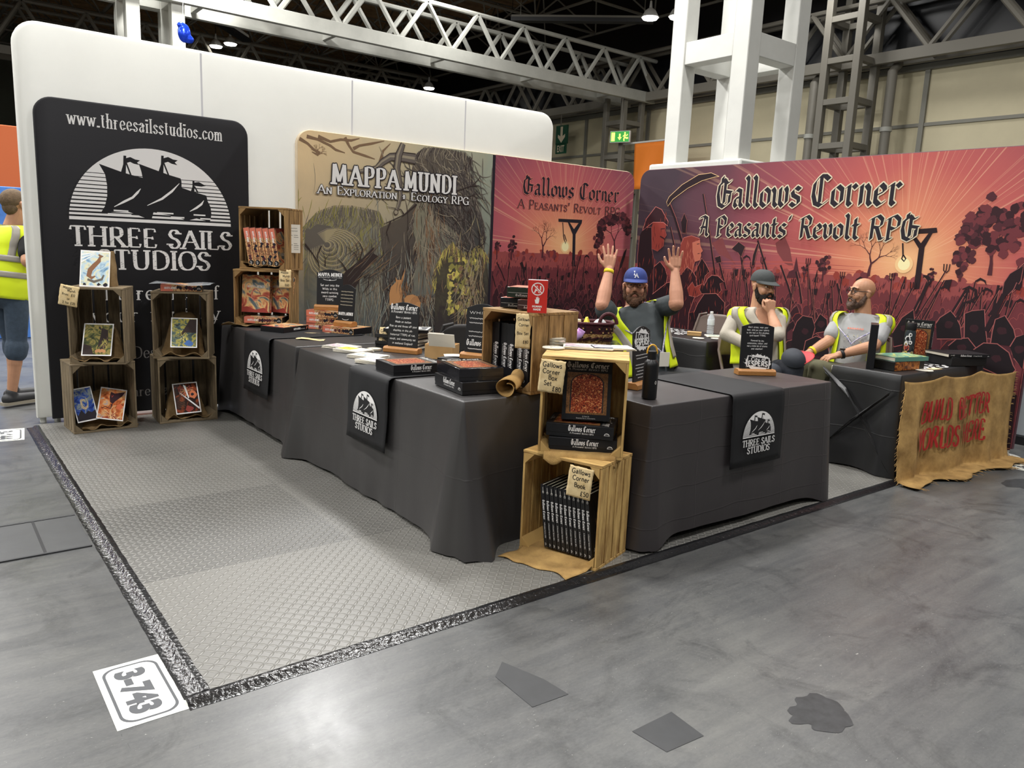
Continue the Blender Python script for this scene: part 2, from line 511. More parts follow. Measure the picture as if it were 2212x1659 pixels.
    def outlined(s, t, x, y, h, m, mo, e, **k):
        for i in range(8):
            s.text(t, x + e * cos(i * pi / 4), y + e * sin(i * pi / 4), h, mo, **k)
        return s.text(t, x, y, h, m, **k)
    def sans(s, t, x, y, h, m, w=None, bold=0.0, align='CENTER', rot=0.0):
        cu = bpy.data.curves.new('txt', 'FONT')
        cu.body = t
        cu.size = 1.0
        cu.offset = bold
        cu.align_x = align
        ob = bpy.data.objects.new('txt', cu)
        COL.objects.link(ob)
        dg = bpy.context.evaluated_depsgraph_get()
        me = bpy.data.meshes.new_from_object(ob.evaluated_get(dg))
        vs = [q.co.copy() for q in me.vertices]
        zt = max(q.y for q in vs)
        xw = max(q.x for q in vs) - min(q.x for q in vs)
        k = h / zt
        kx = k if w is None else w / xw
        c, n = cos(rot), sin(rot)
        s.up()
        s.mb.add([s.fr(x + q.x * kx * c - q.y * k * n, y + q.x * kx * n + q.y * k * c, s.d) for q in vs], [tuple(p.vertices) for p in me.polygons], m)
        bpy.data.objects.remove(ob)
        bpy.data.meshes.remove(me)
        bpy.data.curves.remove(cu)
def S(r, g, b, k=1.0):
    """photo colour 0..255 -> linear"""
    f = lambda c: ((c / 255 + .055) / 1.055) ** 2.4 if c > 10 else c / 255 / 12.92
    return (f(r) * k, f(g) * k, f(b) * k)

# ------------------------------------------------------------------ shared materials
m_wood = mat('old_crate_wood', S(150, 118, 72), .75, var=.55, vs=3, uv=True, stretch=(1.6, 15, 1), bump=.25, bs=8, col2=S(96, 70, 38))
m_wood2 = mat('pale_crate_wood', S(202, 168, 104), .7, var=.45, vs=3, uv=True, stretch=(1.6, 15, 1), bump=.25, bs=8, col2=S(140, 102, 52))
m_wood3 = mat('grey_crate_wood', S(128, 112, 86), .8, var=.4, vs=3, uv=True, stretch=(1.6, 16, 1), bump=.3, bs=8, col2=S(84, 72, 54))
m_base = mat('oiled_pine', S(176, 124, 66), .5, var=.5, vs=3, uv=True, stretch=(5, 60, 1), col2=S(120, 74, 34))
m_hess = mat('hessian', S(138, 114, 78), .95, var=.35, vs=9, bump=.6, bs=420, col2=S(112, 86, 50))
m_hess2 = mat('bright_hessian', S(186, 150, 92), .95, var=.35, vs=7, bump=.6, bs=420, col2=S(146, 112, 62))
m_black = mat('matt_black', S(20, 20, 23), .55)
m_blackc = mat('black_cloth', S(17, 17, 21), .85, var=.2, vs=5, bump=.15, bs=300)
m_greyc = mat('charcoal_cloth', S(70, 67, 68), .68, var=.08, vs=2, bump=.12, bs=9, sheen=.12)
m_satin = mat('black_satin', S(22, 22, 25), .5, var=.2, vs=4, bump=.35, bs=7, sheen=.1)
m_white = mat('white_print', S(240, 238, 236), .6)
m_cream = mat('cream_print', S(228, 214, 186), .6)
m_paper = mat('paper', S(232, 226, 212), .7)
m_kraft = mat('aged_paper', S(232, 210, 164), .85, var=.2, vs=14, bump=.2, bs=24, col2=S(208, 178, 124))
m_ink = mat('black_ink', S(26, 22, 20), .7)
m_steel = mat('white_steel', S(214, 214, 208), .45)
m_hallsteel = mat('hall_steel', S(172, 172, 164), .6, var=.12, vs=1.5)
m_darksteel = mat('dull_roof_steel', S(118, 114, 104), .6)
m_chair = mat('brown_metal', S(112, 96, 88), .45, spec=.4)

# ------------------------------------------------------------------ the hall
def floor_mat():
    m = mat('sealed_concrete', S(112, 114, 115), .42, spec=.6)
    nt = m.node_tree
    b = nt.nodes['Principled BSDF']
    tc = _n(nt, 'TexCoord')
    def noise(sc, st=(1, 1, 1), dist=0.0, det=8):
        mp = _n(nt, 'Mapping')
        mp.inputs['Scale'].default_value = st
        mp.inputs['Rotation'].default_value = (0, 0, .5)
        n = _n(nt, 'TexNoise')
        n.inputs['Scale'].default_value = sc
        n.inputs['Detail'].default_value = det
        n.inputs['Roughness'].default_value = .68
        n.inputs['Distortion'].default_value = dist
        nt.links.new(tc.outputs['Object'], mp.inputs[0])
        nt.links.new(mp.outputs[0], n.inputs['Vector'])
        return n.outputs['Fac']
    def ramp(f, stops):
        r = _n(nt, 'ValToRGB')
        e = r.color_ramp.elements
        while len(e) < len(stops):
            e.new(.5)
        for q, (p, c) in zip(e, stops):
            q.position, q.color = p, (*c, 1)
        nt.links.new(f, r.inputs[0])
        return r.outputs[0]
    def mix(a, c, f, mode='MIX', k=1.0):
        x = _n(nt, 'Mix', data_type='RGBA', blend_type=mode)
        x.inputs['Factor'].default_value = k
        if f is not None:
            nt.links.new(f, x.inputs['Factor'])
        nt.links.new(a, x.inputs[6])
        nt.links.new(c, x.inputs[7])
        return x.outputs[2]
    base = ramp(noise(.9, dist=.6), [(.3, S(58, 59, 61)), (.5, S(82, 83, 84)), (.68, S(108, 108, 105))])
    streak = ramp(noise(1.6, (1, 9, 1), .3), [(.4, S(72, 73, 74)), (.62, S(110, 110, 106))])
    c = mix(base, streak, None, 'MULTIPLY', .0)
    c = mix(base, streak, None, 'MIX', .35)
    blot = ramp(noise(2.0, dist=2.2), [(.52, (0, 0, 0)), (.68, (.75, .75, .75))])
    dark = ramp(noise(40), [(0, S(38, 39, 41)), (1, S(50, 51, 52))])
    c = mix(c, dark, blot)
    scr = ramp(noise(5, (1, 3, 1), 2.5), [(.70, (0, 0, 0)), (.74, (.7, .7, .7))])
    lite = ramp(noise(30), [(0, S(130, 130, 126)), (1, S(190, 190, 184))])
    c = mix(c, lite, scr)
    fine = ramp(noise(55, (1, 2, 1), .5, 4), [(.35, S(46, 47, 48)), (.65, S(96, 96, 94))])
    c = mix(c, fine, None, 'MIX', .22)
    sc2 = ramp(noise(14, (1, 6, 1), 3.5, 4), [(.69, (0, 0, 0)), (.72, (.75, .75, .75))])
    c = mix(c, lite, sc2)
    sd = ramp(noise(9, (5, 1, 1), 2.0, 4), [(.70, (0, 0, 0)), (.73, (.6, .6, .6))])
    c = mix(c, dark, sd)
    speck = ramp(noise(34, (1, 2.4, 1), 3.0, 2), [(.725, (0, 0, 0)), (.745, (.9, .9, .9))])
    c = mix(c, lite, speck)
    nt.links.new(c, b.inputs['Base Color'])
    r = ramp(noise(1.2, dist=.8), [(.3, (.27,) * 3), (.7, (.44,) * 3)])
    nt.links.new(r, b.inputs['Roughness'])
    return m
m_floor = floor_mat()
f = MB()
f.quad((-14, -14, 0), (24, -14, 0), (24, 50, 0), (-14, 50, 0), m_floor)
tag(f.build('floor'), kind='structure')
m_panel = mat('cream_wall_panel', S(206, 196, 164), .6, var=.08, vs=.6)
m_mull = mat('grey_mullion', S(132, 130, 120), .6)
m_void = mat('dark_glazing', S(14, 16, 22), .35)
f = MB()
f.box((22.1, 18, 3.4), (.3, 64, 6.8), m_panel)
f.box((22.1, 18, 9.4), (.3, 64, 5.2), m_void)
for k in range(19):
    y = -9.0 + 3.42 * k + .42
    f.box((21.92, y, 3.45), (.1, .13, 6.7), m_mull)
for z in (.5, 2.9, 5.22):
    f.box((21.93, 18, z), (.06, 64, .09), m_mull)
f.box((21.9, 18, 6.75), (.14, 64, .16), m_mull)
tag(f.build('wall_right'), kind='structure')
m_back = mat('dark_back_wall', S(96, 100, 88), .8, var=.2, vs=.5)
f = MB()
f.quad((-14, 49.5, 0), (24, 49.5, 0), (24, 49.5, 12.4), (-14, 49.5, 12.4), m_back)
tag(f.build('wall_back'), kind='structure')
f = MB()
f.quad((-14, -14, 0), (-14, 50, 0), (-14, 50, 12.4), (-14, -14, 12.4), m_back)
tag(f.build('wall_left'), kind='structure')
# roof: dark timber-coloured decking on purlins
m_deck = mat('brown_roof_deck', S(186, 150, 108), .85, var=.3, vs=1.2)
m_deckb = mat('roof_gap', S(36, 32, 28), .9)
f = MB()
f.quad((-14, 50, 12.2), (24, 50, 12.2), (24, -14, 12.2), (-14, -14, 12.2), m_deckb)
for k in range(90):
    y = -13 + k * .7
    f.box((5, y, 12.1), (38, .46, .08), m_deck)
tag(f.build('ceiling'), kind='structure')
# space frame of thin tubes under the roof
f = MB()
B = 3.0
for iy in range(1, 16):
    for ix in range(-3, 8):
        x, y = ix * B, iy * B
        if x > 21.6:
            continue
        t = lambda a, b, r=.045: f.tube([a, b], r, m_darksteel, 5, False)
        if ix < 7:
            t((x, y, 9.6), (x + B, y, 9.6), .05)
            t((x + B / 2, y + B / 2, 11.3), (x + B * 1.5, y + B / 2, 11.3), .035)
        t((x, y, 9.6), (x, y + B, 9.6), .05)
        if ix < 7:
            for sx, sy in ((0, 0), (1, 0), (0, 1), (1, 1)):
                t((x + B * sx, y + B * sy, 9.6), (x + B / 2, y + B / 2, 11.3), .035)
        if iy % 4 == 2 and ix < 7:
            t((x, y, 9.6), (x, y, 12.0), .04)
tag(f.build('trim_1', smooth=60), kind='structure')

def truss(name, label, a, b, zb, zt, bays, gap, m, w=.32):
    """two-leaf lattice girder from a to b (plan points)"""
    r = thing(name, label, 'roof truss', (a[0], a[1], zb))
    a, b = V((a[0], a[1], 0)), V((b[0], b[1], 0))
    d = (b - a)
    L = d.length
    d /= L
    nrm = V((-d.y, d.x, 0))
    ang = atan2(d.y, d.x)
    rot = Matrix.Rotation(ang, 3, 'Z')
    H = zt - zb
    for s in (-.5, .5):
        o = nrm * gap * s
        q = MB(); c = d * L / 2 + o
        q.box((c.x, c.y, 0), (L, .16, w), m, rot)
        q.build('bottom_chord', r, bevel=.01)
        q = MB()
        q.tube([o + V((0, 0, H)), o + d * L + V((0, 0, H))], .07, m, 8)
        q.build('top_chord', r)
        for k in range(bays):
            p0, p1, p2 = d * (L * k / bays), d * (L * (k + .5) / bays), d * (L * (k + 1) / bays)
            for e0, e1 in ((p0, p1), (p2, p1)):
                q = MB()
                q.tube([o + e0 + V((0, 0, .1)), o + e1 + V((0, 0, H))], .075, m, 6, False)
                q.build('diagonal', r)
    for k in range(0, bays + 1, 2):
        q = MB(); c = d * (L * k / bays)
        q.box((c.x, c.y, 0), (.12, gap, .14), m, rot)
        q.build('cross_tie', r)
    return r
truss('roof_truss', 'long grey steel roof girder running across the hall above the white panel', (2.0, 18.8), (21.5, 18.8), 6.95, 8.25, 11, 1.2, m_hallsteel, .36)
truss('roof_truss', 'grey steel roof girder along the top of the cream hall wall', (21.3, -6.0), (21.3, 46), 6.95, 8.5, 22, .5, m_darksteel, .3)
truss('roof_truss', 'far grey roof girder deeper in the hall, parallel to the nearer one', (-4, 33), (21, 33), 7.6, 9.4, 12, 1.2, m_darksteel, .3)

def lattice(name, label, x, y, s, leg, z0, z1, bars, m, tall=.3):
    r = thing(name, label, 'column', (x, y, z0))
    for i in (0, 1):
        for j in (0, 1):
            q = MB()
            q.box((i * s, j * s, (z1 - z0) / 2), (leg, leg, z1 - z0), m)
            q.build('leg', r, bevel=.012)
    for z in bars:
        for c, sz in (((s / 2, 0), (s - leg, leg * .9)), ((s / 2, s), (s - leg, leg * .9)), ((0, s / 2), (leg * .9, s - leg)), ((s, s / 2), (leg * .9, s - leg))):
            q = MB()
            q.box((c[0], c[1], z - z0), (sz[0], sz[1], tall), m)
            q.build('crossbar', r, bevel=.008)
    return r
m_colw = mat('white_painted_steel', S(196, 196, 190), .5, var=.06, vs=2)
c1 = lattice('lattice_column', 'white four-legged lattice column rising on a white plinth behind the red wall', 7.75, 3.98, 1.0, .24, 2.62, 9.6, (4.02, 6.4), m_colw, .28)
q = MB(); q.box((.5, .5, -1.31), (1.5, 1.5, 2.62), m_colw)
q.build('plinth', c1, bevel=.03)
q = MB()
q.tube([(.25, -.1, 2.4), (.3, -.14, 2.16), (.45, -.15, 2.03), (.65, -.14, 2.06), (.8, -.12, 2.3), (.86, -.1, 2.6)], .025, m_black)
q.build('cable', c1)
lattice('lattice_column', 'grey lattice column against the cream wall, between two drain pipes', 20.3, 9.7, .95, .2, 0, 9.6, (2.0, 3.4, 4.6, 5.8, 6.9, 8.0, 9.2), m_darksteel, .16)
lattice('lattice_column', 'grey lattice column in the hall corner behind the lit exit sign', 20.2, 18.4, .9, .18, 0, 6.9, (2.0, 3.6, 4.8, 6.0), m_darksteel, .16)
lattice('lattice_column', 'tall pale lattice column above the top left of the white panel', 3.9, 18.4, 1.0, .3, 0, 9.6, (5.6, 6.9, 8.2), m_hallsteel, .2)
for dy, lb in ((-.75, 'grey drain pipe on the right of the lattice column by the cream wall'), (1.6, 'grey drain pipe on the left of the lattice column by the cream wall')):
    q = MB()
    q.tube([(21.2, 9.9 + dy, 0), (21.2, 9.9 + dy, 6.6), (21.6, 9.9 + dy, 6.95)], .13, m_darksteel, 12)
    for z in (2.5, 5.0):
        q.tube([(21.2, 9.9 + dy, z), (21.2, 9.9 + dy, z + .12)], .16, m_hallsteel, 12)
    tag(q.build('drain_pipe'), lb, 'pipe')
# hall lamps in view
m_lamp = mat('lamp_glow', (1, .97, .9), emit=14)
m_shade = mat('lamp_shade', S(190, 190, 186), .4)
for (x, y, z), lb in (((10.1, 32.2, 9.0), 'left lamp of the lit pair just above the white panel'), ((10.4, 31.3, 9.0), 'right lamp of the lit pair just above the white panel'), ((18.0, 15.35, 8.5), 'left lamp of the lit pair left of the white column'), ((18.5, 14.7, 8.5), 'right lamp of the lit pair left of the white column'),
                      ((19.2, 24.0, 8.6), 'single lit lamp seen below the long roof girder'), ((19, 29.9, 8.4), 'single lit lamp peeping over the edge of the white panel')):
    r = thing('high_bay_lamp', lb, 'lamp', (x, y, z), group='lit hall lamps')
    q = MB(); q.lathe([(.03, .5), (.05, .3), (.16, .22), (.27, .02), (.25, .02)], m_shade, 20); q.build('lamp_shade', r)
    q = MB(); q.lathe([(.24, .015), (.22, -.03), (.01, -.05)], m_lamp, 20); q.build('bulb', r)
    q = MB(); q.tube([(0, 0, .5), (0, 0, 12.08 - z)], .012, m_black, 6); q.build('hanger', r)
q = MB()
q.box((0, 0, 0), (4.6, .3, .12), m_black); q.box((0, 0, .1), (4.6, .1, .1), m_darksteel)
for i in (-2, 2):
    q.tube([(i, 0, .1), (i, 0, .95)], .015, m_darksteel, 6)
tag(q.build('radiant_heater', None, (17.2, 17.6, 8.7), -.78), 'long dark ceiling heater strip left of the white column', 'heater')
q = MB()
q.box((0, 0, 0), (4.2, .3, .12), m_black); q.tube([(-2.1, 0, .14), (2.1, 0, .14)], .09, m_steel)
for i in (-1.8, 1.8):
    q.tube([(i, 0, .1), (i, 0, 1.2)], .015, m_darksteel, 6)
tag(q.build('radiant_heater', None, (8.3, 25.8, 8.35), .84), 'white topped ceiling heater strip above the white panel', 'heater')
m_blue = mat('blue_foil', S(24, 60, 190), .2, metal=.5)
r = thing('foil_balloon', 'blue foil balloon floating above the white panel by the pale column', 'balloon', (4.87, 17.7, 5.9))
q = MB(); q.ell((0, 0, .1), (.15, .08, .22), m_blue); q.ell((.1, 0, -.02), (.12, .07, .1), m_blue); q.ell((-.06, 0, .26), (.1, .06, .08), m_blue); q.build('bag', r, remesh=.02)
q = MB(); q.tube([(0, 0, .3), (-.02, 0, .55), (0, 0, .9)], .006, m_steel, 5); q.build('string', r)
# exit signs
m_green = mat('sign_green', S(32, 84, 60), .5)
m_glow = mat('lit_green', S(30, 150, 50), .4, emit=.6)
m_glowy = mat('lit_yellow', S(240, 250, 110), .4, emit=1.2)
r = thing('exit_sign', 'green hanging EXIT board with a down arrow on the cream wall', 'sign', (21.05, 22.72, 6.0), RAD(-90))
q = MB(); q.box((0, 0, .0), (.72, .05, .74), m_green); q.box((-.02, 0, -.55), (.64, .05, .4), m_green); q.build('board', r)
q = MB(); t = Art(q, d=.03, step=1e-3)
t.poly([(-.07, .32), (-.07, -.06), (-.22, .02), (-.22, -.1), (0, -.32), (.22, -.1), (.22, .02), (.07, -.06), (.07, .32)], m_cream)
t.sans('EXIT', -.02, -.68, .26, m_cream, w=.44, bold=.02)
q.build('lettering', r)
q = MB(); q.tube([(-.1, 0, .37), (-.1, 0, .82)], .02, m_darksteel, 6); q.build('hanger', r)
r = thing('exit_sign', 'lit green running man exit sign above the red wall corner', 'sign', (19.9, 18.2, 5.43), RAD(-70))
q = MB(); q.box((0, 0, 0), (.78, .1, .4), m_steel); q.build('housing', r, bevel=.01)
q = MB(); t = Art(q, d=.055, step=1e-3)
t.rect(-.36, -.18, .72, .36, m_glow)
t.rect(-.33, -.15, .14, .3, m_glowy)
t.poly([(-.03, .1), (-.03, -.02), (-.08, -.02), (0, -.12), (.08, -.02), (.03, -.02), (.03, .1)], m_glowy)
t.disc(.2, .12, .03, m_glowy)
t.line([(.2, .09), (.2, -.02), (.27, -.06), (.33, -.05)], .05, m_glowy)
t.line([(.2, -.02), (.17, -.08), (.18, -.15)], .045, m_glowy)
t.line([(.13, .0), (.2, .07), (.28, .02), (.3, .08)], .03, m_glowy)
q.build('pictogram', r)
q = MB(); q.tube([(0, 0, .2), (0, 0, 1.42)], .015, m_darksteel, 6); q.build('hanger', r)
m_or = mat('orange_cloth', S(236, 130, 40), .7, bump=.3, bs=3)
q = MB()
q.sheet(lambda u, v: (20.2 + .06 * sin(u * 14 + v * 3) * v, 17.75 - 2.2 * u, 5.2 - 1.6 * v), 24, 10, m_or)
q.tube([(20.2, 18.32, 5.22), (20.2, 15.4, 5.22)], .03, m_steel)
tag(q.build('hanging_banner', solid=.01), 'plain orange cloth banner on a pole, mostly behind the white column', 'banner')

# neighbours' stands glimpsed at the edges
m_or2 = mat('orange_board', S(196, 98, 50), .7)
q = MB(); q.box((-.4, 11.0, 1.4), (5.6, .08, 2.8), m_or2)
tag(q.build('partition', bevel=.01), 'plain orange partition of another stand behind the person at the left edge', 'partition')
m_blu2 = mat('blue_poster', S(70, 120, 196), .6, var=.5, vs=3)
q = MB(); q.box((-.45, 9.4, .95), (3.0, .05, 1.9), m_blu2)
tag(q.build('display_board', bevel=.01), 'blue display board beyond the person at the left edge', 'board')
m_gp = mat('pale_grey_board', S(168, 174, 178), .5)
r = thing('partition', 'pale grey partition of the next stand at the right edge', 'partition', (6.62, -.1, 0), RAD(-90))
q = MB(); q.box((.4, 0, 1.22), (1.2, .06, 2.3), m_gp); q.build('panel', r, bevel=.008)
q = MB(); q.box((.4, 0, .035), (1.2, .12, .07), m_black); q.build('base_rail', r)
ART = {
 'ship': [[(0.517,1.908),(0.662,1.864),(0.728,1.848),(0.809,1.833),(0.801,1.881),(0.786,1.933),(0.922,1.892),(1.001,1.869),(1.081,1.851),(1.087,1.828),(1.086,1.782),(1.16,1.76),(1.271,1.735),(1.28,1.693),(1.302,1.646),(1.307,1.589),(1.292,1.526),(1.275,1.535),(1.191,1.554),(1.116,1.531),(1.044,1.56),(0.973,1.57),(0.876,1.583),(0.861,1.532),(0.822,1.534),(0.746,1.562),(0.704,1.575),(0.554,1.564),(0.512,1.555),(0.543,1.608),(0.561,1.68),(0.564,1.759),(0.554,1.837)],[(0.683,1.982),(0.702,1.983),(0.694,1.854),(0.662,1.864),(0.679,1.919)],[(0.699,1.965),(0.729,1.976),(0.762,1.962),(0.796,1.958),(0.774,1.941),(0.79,1.925),(0.752,1.93),(0.727,1.941),(0.698,1.929)],[(0.946,2.009),(0.964,2.009),(0.957,1.877),(0.922,1.887),(0.942,1.944)],[(0.962,1.991),(0.995,2.003),(1.03,1.988),(1.065,1.985),(1.042,1.967),(1.061,1.948),(1.02,1.955),(0.993,1.967),(0.96,1.954)],[(1.169,1.84),(1.184,1.84),(1.181,1.752),(1.154,1.759),(1.167,1.793)],[(1.182,1.829),(1.218,1.835),(1.269,1.809),(1.235,1.801),(1.183,1.804)]],
 'rope': [[(0.7,1.93),(0.728,1.845)],[(0.962,1.955),(0.995,1.865)],[(1.182,1.799),(1.208,1.752)]],
 'slash': [[(0.605,1.607),(0.673,1.648),(0.734,1.683),(0.769,1.722),(0.792,1.752)],[(0.834,1.631),(0.941,1.688),(1.014,1.749),(1.071,1.813)],[(1.142,1.605),(1.193,1.635),(1.232,1.666),(1.251,1.696)]],
 'tusk': [[(3.044,2.328),(2.997,2.214),(2.983,2.102),(3.013,1.985),(3.026,1.855),(3.006,1.77),(2.98,1.707)]],
 'tusk2': [[(3.178,2.204),(3.046,2.209),(2.917,2.197),(2.834,2.143),(2.772,2.083),(2.608,2.041),(2.488,2.048)]],
 'beast': [[(3.177,2.241),(3.276,2.312),(3.4,2.344),(3.587,2.345),(3.733,2.307),(3.82,2.257),(3.737,2.191),(3.764,2.125),(3.841,2.042),(3.885,1.906),(3.927,1.788),(3.984,1.659),(3.965,1.505),(4.012,1.32),(4.082,0.921),(4.128,0.227),(3.119,0.286),(2.838,0.303),(2.851,0.929),(2.857,1.273),(2.821,1.554),(3.035,1.658),(3.176,1.8),(3.196,1.915),(3.138,2.023),(3.147,2.117)]],
 'trunk': [[(3.21,1.802),(3.323,1.828),(3.397,1.678),(3.564,1.608),(3.689,1.514),(3.668,1.413),(3.572,1.389),(3.482,1.207),(3.442,0.925),(3.14,0.927),(3.223,1.281),(3.208,1.427),(3.147,1.617)]],
 'shell': [[(2.103,1.52),(2.141,1.513),(2.207,1.561),(2.333,1.549),(2.382,1.461),(2.352,1.37),(2.274,1.296),(2.178,1.266),(2.093,1.344)]],
 'mound': [[(2.089,1.537),(2.198,1.648),(2.362,1.711),(2.53,1.721),(2.693,1.704),(2.819,1.684),(2.885,1.557),(2.825,1.272),(2.797,0.929),(2.794,0.305),(2.083,0.347)]],
 'cliff': [[(3.437,0.267),(3.427,1.026),(3.434,1.206),(3.501,1.347),(3.618,1.441),(3.682,1.373),(3.82,1.336),(3.93,1.421),(4.037,1.341),(4.088,1.091),(4.168,0.224)]],
 'log': [[(2.393,1.024),(2.473,1.154),(2.615,1.258),(2.708,1.344),(2.76,1.383),(2.744,1.327),(2.803,1.3),(2.761,1.242),(2.678,1.185),(2.616,1.081),(2.535,0.949),(2.474,0.894),(2.383,0.894)]],
 'tan': [[(2.922,0.948),(2.937,1.015),(2.991,1.064),(2.985,1.112),(3.002,1.083),(3.046,1.084),(3.094,1.201),(3.069,1.084),(3.047,1.025),(3.06,0.947),(3.054,0.691),(2.942,0.694)]],
 'snail': [[(3.083,0.907),(3.117,0.937),(3.173,0.946),(3.231,0.926),(3.267,0.866),(3.257,0.796),(3.097,0.799)]],
 'twig': [[(2.052,2.261),(2.125,2.228),(2.181,2.183),(2.237,2.163),(2.218,2.144),(2.162,2.164)],[(2.116,2.286),(2.218,2.272),(2.332,2.233),(2.38,2.204),(2.468,2.187)],[(2.547,2.23),(2.607,2.263),(2.728,2.294),(2.852,2.334)],[(2.467,2.317),(2.507,2.252),(2.547,2.204),(2.668,2.181),(2.761,2.163)],[(2.219,2.297),(2.332,2.267),(2.428,2.295),(2.527,2.298),(2.606,2.324)],[(2.813,2.141),(2.843,2.243),(2.916,2.314)],[(3.649,1.948),(3.745,1.985),(3.83,2.012),(3.902,2.077),(3.926,2.119)],[(3.83,2.012),(3.905,2.018),(3.97,1.982)],[(2.093,1.388),(2.159,1.311),(2.216,1.231),(2.226,1.169)],[(2.245,1.376),(2.207,1.294),(2.216,1.231)],[(3.931,1.411),(3.993,1.454),(4.028,1.528)],[(2.493,1.154),(2.442,1.227),(2.392,1.271)],[(2.615,1.258),(2.645,1.361),(2.603,1.424)],[(3.199,1.791),(3.068,1.689),(2.927,1.624),(2.852,1.593)],[(3.068,1.689),(3.034,1.734),(2.882,1.752)],[(2.927,1.624),(2.885,1.519),(2.919,1.426)],[(2.658,1.1),(2.72,1.138),(2.7,1.025),(2.638,0.949)]],
 'scythe': [[(-2.835,2.231),(-2.942,2.272),(-3.106,2.26),(-3.316,2.165),(-3.482,2.045),(-3.515,1.987),(-3.492,1.942),(-3.427,2.015),(-3.237,2.125),(-3.052,2.197),(-2.891,2.228)]],
 'pole': [[(-3.499,2.006),(-3.381,1.821),(-3.237,1.532),(-3.105,1.227)]],
 'man': [[(-3.904,1.821),(-3.841,1.892),(-3.763,1.931),(-3.629,1.94),(-3.53,1.88),(-3.477,1.792),(-3.497,1.683),(-3.492,1.585),(-3.55,1.474),(-3.647,1.451),(-3.69,1.338),(-3.63,1.198),(-3.566,0.917),(-3.516,0.551),(-3.792,0.52)]],
 'face': [[(-3.688,1.777),(-3.538,1.782),(-3.491,1.674),(-3.518,1.584),(-3.598,1.507),(-3.656,1.571),(-3.689,1.681)]],
 'woman': [[(-3.284,1.492),(-3.266,1.57),(-3.184,1.614),(-3.073,1.616),(-3.005,1.548),(-2.987,1.491),(-2.956,1.449),(-2.98,1.421),(-2.986,1.368),(-3.073,1.316),(-3.079,1.209),(-3.004,1.079),(-3.036,0.921),(-2.954,0.616),(-3.177,0.59),(-3.268,1.218)]],
 'wface': [[(-3.14,1.554),(-3.016,1.557),(-2.99,1.491),(-2.961,1.449),(-2.982,1.421),(-2.992,1.375),(-3.069,1.345),(-3.12,1.439)]],
 'soldier': [[(-3.012,1.386),(-2.92,1.418),(-2.857,1.279),(-2.877,1.24),(-2.826,1.205),(-2.782,1.236),(-2.65,1.178),(-2.592,1.164),(-2.68,1.139),(-2.683,1.064),(-2.711,1.005),(-2.583,0.885),(-2.536,0.664),(-2.93,0.619),(-2.96,1.12)]],
 'arm': [[(-3.025,2.063),(-2.898,1.653),(-2.783,1.245)],[(-3.436,1.723),(-3.383,1.587),(-3.347,1.49)],[(-2.509,1.515),(-2.441,1.301),(-2.359,1.052)],[(-2.754,1.396),(-2.692,1.25),(-2.63,1.105)],[(-2.306,1.601),(-2.183,1.349),(-2.045,1.041)],[(-2.024,1.374),(-1.923,1.189),(-1.845,1.023)],[(-1.852,1.323),(-1.795,1.164),(-1.759,1.03)],[(-1.429,1.239),(-1.363,1.064)],[(-0.629,1.35),(-0.669,1.213),(-0.723,1.057)],[(-0.114,1.31),(-0.127,1.084)],[(-0.338,1.266),(-0.421,1.071)],[(0.009,1.455),(-0.071,1.23),(-0.151,1.068)]],
 'blade': [[(-2.604,1.512),(-2.528,1.583),(-2.445,1.538),(-2.48,1.429),(-2.527,1.478)],[(-2.802,1.417),(-2.735,1.438),(-2.714,1.37),(-2.773,1.358)],[(-3.289,1.782),(-3.255,1.869),(-3.207,1.792),(-3.208,1.658),(-3.258,1.657)],[(-0.697,1.361),(-0.629,1.35),(-0.634,1.275),(-0.654,1.319)],[(0.062,1.511),(0.009,1.455),(-0.057,1.314),(-0.077,1.229),(-0.013,1.262),(0.039,1.334)],[(-2.351,1.359),(-2.346,1.458),(-2.309,1.574),(-2.29,1.557),(-2.309,1.45),(-2.32,1.364)]],
 'church': [[(-1.951,1.257),(-1.929,1.319),(-1.883,1.338),(-1.867,1.458),(-1.833,1.341),(-1.798,1.266)]],
 'smoke': [[(-2.108,1.579),(-2.018,1.65),(-1.945,1.532),(-1.913,1.431),(-1.885,1.355),(-1.987,1.393),(-2.078,1.493)],[(-2.865,1.56),(-2.733,1.619),(-2.675,1.51),(-2.522,1.333),(-2.618,1.402),(-2.76,1.452)]],
 'gallow': [[(-0.827,1.722),(-0.632,1.739),(-0.622,1.7),(-0.659,1.695),(-0.707,1.581),(-0.703,1.241),(-0.75,1.234),(-0.752,1.568),(-0.818,1.655),(-0.78,1.656),(-0.741,1.612),(-0.69,1.694),(-0.814,1.685)]],
 'noose': [[(-0.89,1.609),(-0.873,1.503)],[(-0.874,1.511),(-0.881,1.48),(-0.859,1.459),(-0.847,1.482),(-0.871,1.511)]],
 'gallow2': [[(4.984,1.756),(5.334,1.762),(5.329,1.725),(5.315,1.704),(5.247,1.6),(5.262,1.248),(5.222,1.248),(5.204,1.598),(5.121,1.726),(5.152,1.723),(5.218,1.655),(5.283,1.725),(4.986,1.724)]],
 'noose2': [[(5.049,1.719),(5.068,1.581)],[(5.068,1.581),(5.088,1.526),(5.105,1.493),(5.115,1.527),(5.081,1.593)]],
 'pole2': [[(5.341,1.376),(5.298,1.226),(5.264,1.064)],[(6.038,1.43),(5.972,1.224),(5.883,0.983)],[(4.504,1.257),(4.563,1.083)],[(4.17,1.272),(4.242,1.167),(4.286,1.082)],[(4.123,1.134),(4.169,1.017)],[(4.446,1.169),(4.494,1.061)]],
 'blade2': [[(6.072,1.473),(6.029,1.43),(5.981,1.309),(5.963,1.224),(6.004,1.249),(6.051,1.382)],[(4.476,1.267),(4.509,1.289),(4.55,1.192),(4.53,1.181)]],
